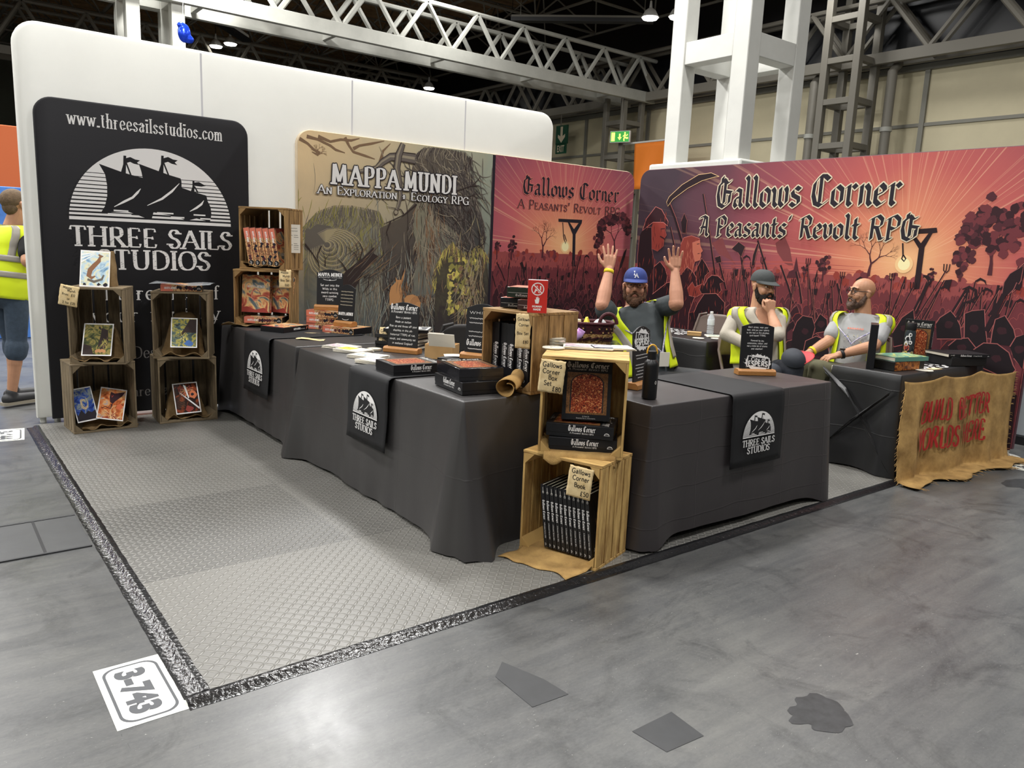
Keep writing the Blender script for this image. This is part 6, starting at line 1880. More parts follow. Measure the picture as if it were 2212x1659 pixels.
# ---- front crates
EL, ELr = (1.596, .421, .012), -72
EU, EUr = (1.60, .322, .508), -46
names = ('leftmost', 'second from the left', 'third from the left', 'fourth from the left', 'fifth from the left', 'middle one', 'fifth from the right', 'fourth from the right', 'third from the right', 'second from the right', 'rightmost with its cover showing')
for k, lb in enumerate(names):
    p = cl(EL, ELr, (.115 + .0238 * k, .03 + .115, .030 + .155))
    book('black Gallows Corner hardback leaning in the lowest front crate, %s' % lb, p, RZ(ELr) @ RY(-7.5) @ SPINE, Wd=.225, T=.0215, top='noose' if k == 10 else None)
def apron(label, o, rz, x0, x1, y0, y1, fn, m=m_hess, seed=0, n=26):
    q = MB()
    q.sheet(lambda u, v: fn(u, v, x0 + (x1 - x0) * u, y0 + (y1 - y0) * v), n, 14, m)
    return tag(q.build('hessian_cloth', None, o, RAD(rz), smooth=80, solid=.003), label, 'hessian')
def fA(u, v, x, y):
    z = .019 + .004 * (1 + NZ.noise(V((u * 5, v * 4, 1))))
    if y < 0:
        z = max(.004 - .0, .02 + y * .5) + .012 * abs(NZ.noise(V((u * 4, v * 3, 3)))) 
        x = x + y * .25
        y = y * (1 + .35 * NZ.noise(V((u * 3.3, 0, 2))))
    return (x, y, z)
apron('hessian spilling out of the lowest front crate onto the mat', EL, ELr, .02, .40, -.15, .18, fA, m_hess2)
gbox('Gallows Corner boxed game lying at the very bottom of the upper front crate', cl(EU, EUr, (.20, .15, .018 + .032)), RZ(EUr + 2), L=.315)
gbox('Gallows Corner boxed game lying second from the bottom in the upper front crate', cl(EU, EUr, (.195, .15, .018 + .096)), RZ(EUr - 4), L=.315)
gbox('Gallows Corner boxed game standing upright in the upper front crate, cover to the front', cl(EU, EUr, (.205, .14, .018 + .128 + .145)), RZ(EUr + 4) @ RX(-12) @ UPRIGHT, L=.285, Wd=.225)
def fB(u, v, x, y):
    z = .017 + .003 * (1 + NZ.noise(V((u * 6, v * 4, 5))))
    if y < 0:
        d = -y
        y = -.004 - .012 * sin(u * 9) ** 2 - d * .2
        z = .016 - d * .9 * (.35 + .65 * sin(u * 7 + .6) ** 2)
    return (x, y, z)
apron('hessian lining the upper front crate and folded over its lip', EU, EUr, .03, .36, -.06, .2, fB, m_hess2)
tagp('aged tag reading Gallows Corner Box Set on the upper front crate', cl(EU, EUr, (.055, -.006, .445)), EUr - 4, .115, .15, L80, .021, seed=11, roll=4)
tagp('aged tag reading Gallows Corner Book on the lowest front crate', cl(EL, ELr, (.325, -.006, .475)), ELr + 10, .115, .145, [('Gallows', 0, .22), ('Corner', .03, .43), ('Book', .03, .66), (u'\u00a350', .25, .9)], .021, seed=13, roll=5)
zt = .508 + .465
coaster('upper round tin of the stack of two on the upper front crate', cl((0, 0, 0), 0, (1.90, .575, zt + .018)), .05, .016, m_tin, 'tin', 'tin')
coaster('lower round tin of the stack of two on the upper front crate', cl((0, 0, 0), 0, (1.90, .575, zt + .001)), .05, .016, m_tin, 'tin', 'tin')
coaster('flat round coaster beside the tins on the upper front crate', (1.80, .475, zt), .055, .006, m_pages)
leaflets('fanned leaflets with an orange picture on top of the upper front crate', (1.98, .42), -44, m_pics[0], 3, .24, .16, zt + .001)
leaflets('fanned leaflets lying right of the orange ones on the upper front crate', (2.075, .355), -30, m_pics[3], 3, .2, .14, zt + .001)

# ---- basket and its contents, on a black storage box behind the front crates
BX = V((2.56, 1.03, 0))
q = MB(); q.box((0, 0, .44), (.36, .3, .88), m_black); q.box((0, 0, .885), (.38, .32, .03), m_boxg)
tag(q.build('storage_box', None, tuple(BX) , RAD(-38), bevel=.006), 'tall black storage box under the woven basket behind the front crates', 'box')
m_b1 = ramp_mat('dark_weave', [(.42, S(26, 16, 18)), (.58, S(70, 22, 30))], 60, .8)
m_b2 = ramp_mat('straw_weave', [(.4, S(120, 86, 46)), (.6, S(206, 172, 112))], 70, .8)
m_b3 = mat('burgundy_cord', S(76, 24, 32), .7, bump=.5, bs=120)
r = thing('woven_basket', 'woven basket with burgundy handles behind the front crates', 'basket', (BX.x, BX.y, .901), RAD(-38))
q = MB()
W_, D_, H_ = .142, .11, .125
def ring(z, k, e=0): return [((W_ * k + e) * (abs(cos(a)) ** .6) * (1 if cos(a) > 0 else -1), (D_ * k + e) * (abs(sin(a)) ** .6) * (1 if sin(a) > 0 else -1), z) for a in [2 * pi * i / 40 for i in range(40)]]
q.loft([ring(0, .9), ring(.06, .97)], m_b2); q.loft([ring(.06, .97), ring(.118, 1.0), ring(.118, .95), ring(.01, .85)], m_b1, cap=False)
q.build('body', r, smooth=50)
q = MB(); q.tube(ring(.12, .98) + ring(.12, .98)[:2], .009, m_b3, 8); q.build('rim', r)
q = MB()
for row, z in enumerate((.07, .092)):
    for i in range(40):
        p = ring(z, .985 + .015 * row, .002)[i]
        if (i + row) % 2 == 0: q.box(p, (.008, .008, .008), m_b2)
q.build('pattern', r)
q = MB()
for i in range(40):
    a, b = ring(.018, .93, .002)[i], ring(.042, .955, .003)[(i + 2) % 40]
    q.tube([a, b], .004, m_b1, 5)
q.build('stripe', r)
for s in (-1, 1):
    q = MB(); q.tube([(s * .1 + .05 * cos(RAD(a)) * 1.0, -.09 * s * 0 + (.05 if s < 0 else -.075), .12 + .06 * sin(RAD(a))) for a in range(0, 181, 15)], .011, m_b3, 8); q.build('handle', r)
m_ban_y = mat('banana_yellow', S(236, 214, 60), .5)
q = MB()
for k in (-.012, .012):
    q.tube([(k * 2, k, 0), (k * 1.3, k, .03), (k * .3, 0, .06)], [.013, .015, .005], m_ban_y, 8)
tag(q.build('banana_bunch', None, cl(tuple(BX), -38, (-.02, .0, .99))), 'two small bananas poking out of the woven basket', 'fruit')
q = MB(); q.box((0, 0, .02), (.07, .05, .05), m_paper, RZ(20))
tag(q.build('paper_packet', None, cl(tuple(BX), -38, (-.09, .0, .99)), bevel=.004), 'pale paper packet in the left of the woven basket', 'packet')
m_wrap = mat('clear_wrapper', S(214, 214, 216), .15, var=.3, vs=30, bump=.6, bs=40)
q = MB(); q.ell((0, 0, .015), (.05, .035, .045), m_wrap); q.ell((.04, .01, 0), (.035, .03, .035), m_wrap)
tag(q.build('crinkled_wrapper', None, cl(tuple(BX), -38, (.06, .0, .985)), remesh=.005, it=1), 'crinkled clear wrapper heaped in the woven basket', 'wrapper')
m_bag = mat('pink_sweet_bag', S(214, 120, 206), .25, var=.3, vs=14, bump=.4, bs=20, col2=S(190, 206, 240))
q = MB(); q.ell((0, 0, .05), (.062, .024, .04), m_bag, 24, 14, RY(-18)); q.box((.05, 0, .07), (.05, .004, .05), m_bag, RY(30)); q.box((-.05, 0, .03), (.05, .004, .06), m_bag, RY(-18))
tag(q.build('sweet_bag', None, cl(tuple(BX), -38, (-.12, -.16, .9)), RAD(-38), remesh=.005, it=3), 'pink and white sweet bag wedged against the woven basket', 'bag')

# ---- front right table
def art_c1(t, w, h):
    hand_lines(t, ["Don't stress, wear your", 'best, and put your talents', 'to the test in this diceless,', 'card-based TTRPG.'], 0, h * .90, h * .032, h * .056, m_white, .14)
    hand_lines(t, ['Powered by joy,', 'celebration, colour, and', 'not a little bit of drama', 'and rebellion!'], 0, h * .63, h * .032, h * .056, m_white, .14)
    espers(t, .012, h * .20, w * .72, h * .26)
def espers(t, cx, cy, w, h):
    for i in range(26):
        a = 2 * pi * i / 26
        blob(t, cx + w * .46 * cos(a), cy + h * .46 * sin(a), w * .09, m_white, k=9, j=.5)
    for i in range(60):
        a = rnd.uniform(0, 2 * pi); k = rnd.uniform(.5, .68)
        t.disc(cx + w * k * cos(a), cy + h * k * 1.05 * sin(a), rnd.uniform(.0006, .0016), m_white, n=6)
    f = lambda x, y: (cx + x * w, cy + y * h - x * h * .16)
    t.poly([f(-.5, -.4), f(.5, -.4), f(.5, .42), f(-.46, .46)], m_white)
    t.poly([f(-.46, -.35), f(.46, -.35), f(.46, .37), f(-.42, .41)], m_black)
    t.text('City of', cx + .02 * w, cy + h * .09, h * .3, m_white, style='hand', wt=.2, w=w * .62)
    t.text('ESPERS', cx, cy - h * .28, h * .36, m_white, style='black' if False else 'hand', wt=.26, w=w * .84, wob=.06)
chalk('black arched City of Espers sign on the front right table', (3.43, .455, T0), -32, .205, .30, art_c1, base=(.24, .075, .036), bm=m_base, arch=.022)
def art_c2(t, w, h):
    espers(t, 0, h * .76, w * .8, h * .3)
    for i, k in enumerate((.9, .8, 0, .9, .95, .7, .85, .6)):
        if k: scribble(t, -w * .42 * k, h * (.5 - .055 * i), w * .84 * k, h * .022, m_white, .0022)
chalk('black sign seen edge-on between the upper front crate and the black bottle', (2.43, .47, T0), 18, .205, .31, art_c2, base=(.24, .075, .036), bm=m_base, arch=.03)
m_bot = mat('powder_black', S(20, 21, 23), .38)
m_yel = mat('yellow_rubber', S(226, 170, 50), .5)
r = thing('water_bottle', 'matt black metal bottle with yellow loop on the front right table', 'bottle', (2.225, .225, T0))
q = MB(); q.lathe([(.034, 0), (.037, .004), (.037, .165), (.034, .182), (.022, .196), (.019, .2)], m_bot, 32); q.build('body', r)
q = MB(); q.lathe([(.021, .197), (.0225, .199), (.0225, .236), (.021, .238)], m_bot, 32); q.build('lid', r)
q = MB(); q.tube([(.024 * cos(RAD(a)), -.0 * sin(RAD(a)), .232 + .036 * sin(RAD(a))) for a in range(-12, 193, 12)], .0042, m_yel, 8); q.build('loop', r)
r.rotation_euler[2] = RAD(-35)
q = MB(); t = Art(q, lambda u, v, d: (.0372 * sin(u / .037), -.0372 * cos(u / .037) - d, v), d=.0003); t.disc(.022, .085, .006, m_gold, .009); t.disc(.022, .085, .003, m_bot, .006); q.build('emblem', r)

# ---- right end table
T5 = .708
r = thing('boxed_game', 'slim black boxed game standing on end at the left of the right end table', 'boxed game', (4.72, .40, T5 + .155), RAD(-62))
q = MB(); q.box((0, 0, 0), (.05, .2, .31), m_box); q.build('carton', r, bevel=.0015)
m_olive = ramp_mat('olive_creature_print', [(.3, S(40, 40, 24)), (.5, S(150, 136, 70)), (.7, S(84, 84, 44))], 14, .3, 5, 2)
q = MB(); t = Art(q, lambda u, v, d: (.025 + d, u, v), d=.0003); t.rect(-.095, -.15, .19, .3, m_olive); q.build('cover_print', r)
m_tan3 = ramp_mat('fiery_beast_print', [(.3, S(40, 20, 12)), (.45, S(130, 66, 26)), (.6, S(206, 130, 60)), (.7, S(60, 30, 16))], 22, .3, 5, 2)
r = thing('boxed_game', 'thick boxed game with fiery side lying on the right end table', 'boxed game', (4.88, .29, T5 + .032), RAD(-8))
q = MB(); q.box((0, 0, 0), (.34, .2, .062), m_box); q.build('carton', r, bevel=.0015)
q = MB(); t = Art(q, lambda u, v, d: (u, -.1 - d, v), d=.0003); t.rect(-.168, -.03, .28, .06, m_tan3); q.build('side_print', r)
m_teal = ramp_mat('teal_yellow_print', [(.3, S(50, 90, 84)), (.5, S(110, 170, 150)), (.6, S(230, 220, 110)), (.75, S(60, 100, 70))], 12, .3, 5, 2)
o = book('green and yellow covered book on top of the fiery boxed game', V((4.90, .285, T5 + .079)), RZ(-14), L=.33, Wd=.21, T=.03, txt=False, mm=mat('teal_cloth', S(90, 140, 126), .4))
q = MB(); t = Art(q, lambda u, v, d: (u, v, .0152 + d), d=.0003); t.rect(-.16, -.1, .32, .2, m_teal); q.build('cover_print', o)
m_clear = mat('smoked_plastic', S(50, 56, 60), .15, spec=.6)
r = thing('water_bottle', 'sticker covered bottle with black lid on the right end table', 'bottle', (5.42, .47, T5))
q = MB(); q.lathe([(.036, 0), (.04, .006), (.04, .215), (.034, .235)], m_clear, 28); q.build('body', r)
q = MB(); q.lathe([(.036, .236), (.038, .24), (.038, .285), (.036, .29)], m_black, 28); q.build('lid', r)
q = MB(); t = Art(q, lambda u, v, d: (.0402 * sin(u / .04) + d * sin(u / .04), -.0402 * cos(u / .04) - d * cos(u / .04), v), d=.0006, step=4e-5)
for i, (u, v, s, c) in enumerate(((-.022, .17, .02, m_white), (-.025, .1, .022, m_salmon), (-.03, .13, .016, m_white), (0.0, .14, .012, m_white), (-.028, .05, .02, m_moss2), (-.002, .04, .02, m_white), (.004, .04, .014, m_moss), (-.045, .05, .018, m_shell), (.02, .06, .014, m_shell), (-.005, .2, .012, m_white))):
    blob(t, u, v, s, c, s * 1.25, k=12, j=.15)
    blob(t, u, v, s * .5, (m_black, m_red, m_moss)[i % 3], s * .6, k=8, j=.4)
q.build('sticker_patch', r)
r.rotation_euler[2] = RAD(-55)
gbox('Gallows Corner boxed game standing upright on the right end table', V((5.58, .48, T5 + .155)), RZ(-72) @ RX(-3) @ UPRIGHT, L=.305, Wd=.2)
q = MB(); q.box((0, 0, .033), (.34, .24, .066), m_black)
tag(q.build('carton', None, (5.62, .2, T5), RAD(-20), bevel=.003), 'plain black carton under the black book at the right end', 'box')
book('black Gallows Corner hardback on the plain black carton at the right end', V((5.615, .195, T5 + .079)), RZ(-26) @ RX(0), L=.36, Wd=.25, T=.024)
r = thing('sticker_sheet', 'white lettered sticker sheet lying on the right end table', 'stickers', (5.22, .21, T5 + .001), RAD(-10))
q = MB(); t = Art(q, lambda u, v, d: (u, v, d), d=.001, step=1e-4)
for i in range(34):
    blob(t, rnd.uniform(-.17, .17), rnd.uniform(-.07, .07), .014, m_white, k=7, j=.5)
q.build('print', r)
coaster('oval white coaster on the right end table', (4.98, .14, T5), .06, .004)
q = MB(); q.box((5.13, .135, T5 + .002), (.11, .05, .003), m_kraft, RZ(-8))
tag(q.build('price_tag'), 'small aged tag beside the oval coaster on the right end table', 'price tag')

# ---- back table
T4 = .73
q = MB(); t = Art(q, lambda u, v, d: (4.86 + u, 2.38 + v, T4 + d), d=.001, step=1e-4)
for i in range(60):
    blob(t, rnd.uniform(-.12, .24), rnd.uniform(-.22, .2), .02, m_white, k=7, j=.6)
tag(q.build('sticker_sheet'), 'white lettered sticker sheet lying on the back table', 'stickers')
r = thing('cardboard_box', 'small flat kraft box on the edge of the back table', 'box', (4.86, 2.09, T4), RAD(-55))
q = MB(); q.box((0, 0, .014), (.12, .08, .028), m_card); q.build('carton', r, bevel=.002)
q = MB(); q.box((0, 0, .03), (.124, .084, .006), m_card); q.build('lid', r, bevel=.001)
m_pet = mat('clear_plastic', S(226, 232, 236), .08, spec=.5, alpha=.45)
m_lab = mat('pale_label', S(220, 226, 230), .4)
r = thing('water_bottle', 'clear plastic water bottle with pale label on the back table', 'bottle', (5.12, 2.12, T4))
q = MB(); q.lathe([(.026, 0), (.032, .006), (.032, .03), (.029, .038), (.032, .046), (.029, .054), (.032, .062), (.029, .07), (.032, .078), (.032, .135), (.026, .16), (.013, .182), (.0125, .19)], m_pet, 24); q.build('body', r)
q = MB(); q.lathe([(.0325, .084), (.0328, .086), (.0328, .132), (.0325, .134)], m_lab, 24); q.build('label', r)
q = MB(); q.lathe([(.014, .188), (.0145, .19), (.0145, .204), (.013, .206)], m_white, 20); q.build('lid', r)
leaflets('leaflets with a dark picture on the back table beside the water bottle', (5.0, 1.93), -40, m_pics[2], 3, .22, .16, T4 + .001)
coaster('white round coaster on the front edge of the back table', (4.72, 1.93, T4), .05, .003)
coaster('white round coaster behind the kraft box on the back table', (4.86, 1.85, T4), .045, .003)

# ---- art prints and sacking on the left crates
A0, A0r = (.197, 3.70, .012), 4
A1, A1r = (.20, 3.74, .507), -24
B0, B0r = (.773, 3.752, .012), -3
B1, B1r = (.75, 3.79, .507), -24
def hump(label, o, rz, cx, w, d0, d1, h, seed=0, top=.5, floor=.017, m=m_hess, spread=.03):
    """cloth thrown over a prop: apron at d0, rising to a ridge, down behind at d1"""
    q = MB()
    def fn(u, v):
        x = cx + (u - .5) * w * (1.0 + .12 * (v < .25)) 
        f = min(1, max(0, (v - .30) / .5)); f = f * f * (3 - 2 * f)
        g = min(1, max(0, (v - .86) / .14)); g = g * g
        e = max(0, 1 - (abs(u - .5) * 2) ** 4)
        z = floor + .003 + h * f * (1 - g * .5) * (.25 + .75 * e) 
        y = d0 + (d1 - d0) * v
        nz = NZ.noise(V((u * 3.2, v * 3.0, seed))); n2 = NZ.noise(V((u * 8, v * 6, seed + 4)))
        if v < .2: z += .014 * (1 + sin(u * 15 + seed)) * (1 - v / .2) + .008 * n2
        x = x * 1.0 - (x - cx) * .38 * f * top
        return (x + .01 * nz, y + .012 * nz * (1 - f * .4), max(floor + .002, z + .007 * n2 * (1 - f * .5)))
    q.sheet(fn, 30, 26, m)
    return tag(q.build('hessian_cloth', None, o, RAD(rz), smooth=80, solid=.003), label, 'hessian')
def artprint(label, o, rz, p, w, h, tilt, turn, roll, draw, glossy=True):
    """picture card with a white border; p = middle of its lower edge in crate coordinates"""
    r = thing('art_print', label, 'art print', cl(o, rz, p))
    r.rotation_euler = (RZ(rz + turn) @ RX(-tilt) @ RY(roll)).to_euler()
    q = MB(); q.box((0, .001, h / 2), (w, .0022, h), m_white); q.build('card', r)
    q = MB(); t = Art(q, d=.0004)
    draw(t, w, h); q.build('picture', r)
    return r
RMG = lambda n, st, sc, di=2.0: ramp_mat(n, [(p, S(*c)) for p, c in st], sc, .16, 7, di, spec=.55)
g1 = RMG('sky_beast_print', [(.3, (96, 140, 176)), (.45, (190, 214, 226)), (.55, (232, 224, 180)), (.65, (150, 180, 200)), (.75, (240, 244, 246))], 11)
g2 = RMG('olive_valley_print', [(.3, (34, 40, 36)), (.45, (84, 92, 56)), (.55, (166, 150, 84)), (.66, (70, 78, 60)), (.78, (196, 176, 100))], 15)
g3 = RMG('cave_glow_print', [(.3, (26, 40, 52)), (.44, (64, 92, 84)), (.52, (190, 176, 60)), (.6, (60, 84, 72)), (.72, (150, 164, 150))], 13)
g4 = RMG('night_spirit_print', [(.3, (24, 40, 110)), (.46, (52, 86, 170)), (.56, (150, 160, 150)), (.66, (40, 66, 140))], 14)
g5 = RMG('fire_raven_print', [(.3, (90, 36, 20)), (.44, (206, 110, 60)), (.55, (226, 176, 120)), (.66, (150, 150, 176)), (.76, (226, 206, 190))], 12)
g6 = RMG('ember_skull_print', [(.32, (34, 18, 14)), (.5, (54, 28, 20)), (.6, (150, 66, 30)), (.7, (40, 22, 18))], 13)
def d1(t, w, h):
    t.rect(-w * .46, h * .035, w * .92, h * .93, g1)
    t.line([(w * .16, h * .86), (w * .12, h * .72), (-w * .02, h * .6), (-w * .16, h * .46), (-w * .2, h * .3), (-w * .1, h * .24), (w * .02, h * .3)], [.008, .026, .03, .032, .03, .022, .008], m_tan2)
    t.line([(-w * .24, h * .2), (-w * .02, h * .14), (w * .24, h * .22), (w * .3, h * .34)], [.016, .02, .016, .01], m_shell2)
    t.line([(w * .1, h * .9), (w * .2, h * .84), (w * .26, h * .86)], [.01, .02, .006], m_tan2)
    for k in range(3): t.poly([(-w * .46, h * (.66 + .1 * k)), (-w * .46, h * (.7 + .1 * k)), (-w * .02, h * (.9 + .03 * k)), (-w * .04, h * (.88 + .03 * k))], m_white)
    for x in (-.34, .14, .36): blob(t, w * x, h * .07, w * .06, m_navy, k=8, j=.5)
def d2(t, w, h):
    t.rect(-w * .46, h * .035, w * .92, h * .93, g2)
    t.line([(w * .02, h * .9), (w * .06, h * .82), (w * .16, h * .84)], [.012, .01, .004], m_navy)
    t.poly([(w * .1, h * .86), (w * .32, h * .8), (w * .36, h * .4), (w * .2, h * .12), (w * .02, h * .3), (w * .08, h * .6)], m_bark)
    strands_on(t, w * .2, h * .45, 24, h * .2, w * .1, (m_moss, m_moss2, m_bark2))
    t.poly([(-w * .46, h * .035), (-w * .1, h * .035), (-w * .2, h * .3), (-w * .46, h * .36)], m_bark)
    for k in range(5): t.disc(w * (.0 + .06 * k), h * .14 + .006 * (k % 2), .012, m_tan)
def strands_on(t, x, y, n, L, s, ms):
    for i in range(n):
        a, b = x + rnd.gauss(0, s * .6), y + rnd.gauss(0, s)
        t.line([(a, b), (a + rnd.uniform(-.01, .01), b - L * .3), (a + rnd.uniform(-.02, .02), b - L * .6)], [.001, .004, .001], rnd.choice(ms))
def d3(t, w, h):
    t.rect(-w * .46, h * .035, w * .92, h * .93, g3)
    t.poly([(w * .46, h * .95), (w * .46, h * .5), (w * .1, h * .5), (-w * .2, h * .36), (-w * .05, h * .56), (w * .1, h * .78), (w * .2, h * .95)], m_bark)
    strands_on(t, 0, h * .45, 20, h * .15, w * .16, (m_moss2, m_moss2, m_sun))
    blob(t, w * .18, h * .14, w * .16, m_blu2, h * .1, k=12)
    t.line([(-w * .4, h * .78), (-w * .3, h * .74), (-w * .14, h * .76)], [.002, .01, .001], m_navy)
def d4(t, w, h):
    t.rect(-w * .46, h * .035, w * .92, h * .93, g4)
    for k in range(9): t.line([(w * .2 * cos(RAD(40 * j + 30 * k)) * (.4 + .08 * k), h * .55 + h * .2 * sin(RAD(40 * j + 30 * k)) * (.4 + .08 * k)) for j in range(6)], [.001, .004, .006, .005, .003, .001], (m_shell, m_glo, m_mist)[k % 3])
    t.poly([(-w * .46, h * .035), (w * .46, h * .035), (w * .46, h * .3), (w * .26, h * .24), (w * .1, h * .3), (-w * .06, h * .22), (-w * .2, h * .36), (-w * .4, h * .2), (-w * .46, h * .3)], m_navy)
def d5(t, w, h):
    t.rect(-w * .46, h * .035, w * .92, h * .93, g5)
    t.poly([(-w * .1, h * .88), (w * .06, h * .84), (w * .44, h * .93), (w * .34, h * .78), (w * .12, h * .6), (w * .02, h * .5), (-w * .08, h * .56), (-w * .12, h * .7)], C4)
    t.line([(w * .02, h * .78), (-w * .04, h * .72), (-w * .06, h * .78)], [.004, .012, .003], m_red)
    t.line([(-w * .4, h * .3), (-w * .24, h * .4), (-w * .02, h * .34), (0, h * .5)], [.001, .006, .006, .01], C4)
    blob(t, w * .3, h * .44, w * .12, mat('flame_orange', S(214, 96, 40), .3), h * .09)
    for k in range(16): t.line([(rnd.uniform(-.44, .4) * w, h * .05), (rnd.uniform(-.3, .4) * w, h * rnd.uniform(.15, .34))], [.008, .001], (m_tan, m_red, m_glo)[k % 3])
def d6(t, w, h):
    t.rect(-w * .46, h * .035, w * .92, h * .93, g6)
    mo = mat('ember_orange', S(206, 104, 40), .3)
    for k in range(26): t.line([(w * rnd.uniform(-.3, .4), h * rnd.uniform(.5, .92)), (w * rnd.uniform(-.35, .42), h * rnd.uniform(.5, .9))], [.001, .007, ][:2], (mo, m_tan, m_red)[k % 3])
    blob(t, w * .26, h * .6, w * .16, mo, h * .13); blob(t, w * .24, h * .6, w * .07, m_navy, h * .05)
    blob(t, w * .05, h * .14, w * .14, m_red, h * .1)
    for k in range(2): t.line([(-w * .26, h * (.68 + .03 * k)), (w * .44, h * (.12 + .03 * k))], [.002, .007], m_white)
    t.poly([(-w * .08, h * .94), (w * .02, h * .9), (w * .1, h * .5), (w * .06, h * .48)], m_white)
    for k in range(8): t.line([(-w * .4, h * (.2 + .05 * k)), (-w * .1, h * (.26 + .05 * k))], [.001, .003], m_tan2)
# on top of the left stack
q = MB()
def bag(u, v):
    a = u * 2 * pi; k = 1 - .2 * v + .05 * NZ.noise(V((cos(a), sin(a), v * 3)))
    return (.18 + .105 * k * (abs(cos(a)) ** .5) * (1 if cos(a) > 0 else -1), .19 - .05 * v * 0 + .08 * k * (1 - .45 * v) * (abs(sin(a)) ** .6) * (1 if sin(a) > 0 else -1) + .03 * v, .535 + .245 * v + .008 * NZ.noise(V((cos(a) * 2, sin(a) * 2, v * 6))))
q.sheet(bag, 40, 16, m_hess); q.add([bag(i / 40, 1) for i in range(40)], [tuple(range(40))], m_hess)
tag(q.build('hessian_bag', None, A1, RAD(A1r), smooth=80), 'stuffed hessian bag propping the top print of the leftmost stack', 'bag')
artprint('pale blue art print of a long-necked beast, on top of the leftmost crate stack', A1, A1r, (.17, .045, .537), .185, .265, 22, 8, 2, d1)
hump('hessian under the olive print in the upper crate of the leftmost stack', A1, A1r, .17, .31, .004, .28, .24, 1)
artprint('olive green art print in the upper crate of the leftmost stack', A1, A1r, (.165, .018, .058), .19, .255, 34, 4, 1, d2)
hump('hessian under the two prints in the bottom crate of the leftmost stack', A0, A0r, .24, .33, .004, .26, .24, 2, top=.4)
artprint('deep blue art print in the bottom crate of the leftmost stack', A0, A0r, (.105, .05, .075), .135, .25, 24, -8, -8, d4)
artprint('orange art print of a dark bird in the bottom crate of the leftmost stack', A0, A0r, (.235, .02, .075), .175, .255, 36, -6, 14, d5)
hump('hessian under the green print in the upper crate beside the far left table', B1, B1r, .19, .33, .002, .285, .31, 3)
artprint('dark green and yellow art print in the upper crate beside the far left table', B1, B1r, (.215, .012, .085), .185, .25, 33, 8, 2, d3)
hump('hessian under the ember print in the bottom crate beside the far left table', B0, B0r, .22, .33, .03, .27, .25, 5)
artprint('dark ember coloured art print in the bottom crate beside the far left table', B0, B0r, (.215, .03, .06), .18, .255, 32, -8, -4, d6)
hump('hessian spread below the boxed games of the lower crate on the far left table', CL, CLr, .2, .5, -.05, .2, .03, 6, floor=.0, m=m_hess)
q = MB()
q.sheet(lambda u, v: (.03 + .31 * u, .2 * v - .006, .018 + .012 * (1 + sin(u * 12)) * (1 - v) + (.02 * (abs(u - .5) * 2) ** 3)), 22, 8, m_hess)
tag(q.build('hessian_cloth', None, CU, RAD(CUr), smooth=80, solid=.003), 'hessian under the five leaning spines of the upper crate by the backdrop', 'hessian')
mbox('boxed game lying on top of the crate stack beside the far left table', cl(B1, B1r, (.2, .13, .502 + .026)), RZ(B1r + 6), L=.29)
m_film = mat('clear_film', S(200, 204, 208), .06, spec=.8, alpha=.5)
q = MB(); q.sheet(lambda u, v: (.02 + .42 * u - .02, -.04 + .27 * v, .558 + .006 * sin(u * 7 + v * 2)), 14, 6, m_film)
tag(q.build('plastic_sleeve', None, B1, RAD(B1r), smooth=80, solid=.001), 'clear plastic sleeve lying on the boxed game beside the far left table', 'sleeve')
tagp('aged tag reading Mappa Mundi print on the corner of the leftmost stack', cl(A1, A1r, (.035, -.008, .545)), A1r - 10, .125, .14, [('Mappa', -.12, .17), ('Mundi', .12, .3), ('Print  ' + u'\u00a312', 0, .5), ('or', .02, .7), ('2 for ' + u'\u00a320', .05, .9)], .016, seed=17, roll=10)
# ---- chairs
def chair(label, loc, rz, m):
    """steel folding chair, sitter faces local -y"""
    r = thing('folding_chair', label, 'chair', loc, RAD(rz))
    q = MB(); q.sheet(lambda u, v: ((u - .5) * .4 * (1 - .08 * v), -.2 + .4 * v, .44 + .012 * sin(pi * v) - .02 * v), 10, 10, m); q.build('seat', r, smooth=60, solid=.018)
    q = MB()
    def bk(u, v):
        x = (u - .5) * .42 * (1 - .18 * max(0, v - .6) ** 2 * 6)
        return (x, .2 + .05 * v + .02 * (1 - (2 * u - 1) ** 2), .62 + .22 * v - .05 * (abs(u - .5) * 2) ** 4 * v)
    q.sheet(bk, 16, 8, m); q.build('backrest', r, smooth=60, solid=.016)
    for s in (-1, 1):
        q = MB(); q.tube([(s * .215, -.24, .014), (s * .215, .06, .46), (s * .212, .2, .66), (s * .17, .25, .83), (s * .1, .26, .845)], .0125, m, 8); q.build('leg', r)
        q = MB(); q.tube([(s * .19, .26, .014), (s * .19, .02, .36), (s * .19, -.1, .43)], .0115, m, 8); q.build('leg', r)
    q = MB(); q.tube([(-.215, -.16, .14), (.215, -.16, .14)], .009, m, 8); q.tube([(-.19, .2, .1), (.19, .2, .1)], .009, m, 8); q.build('stretcher', r)
    return r
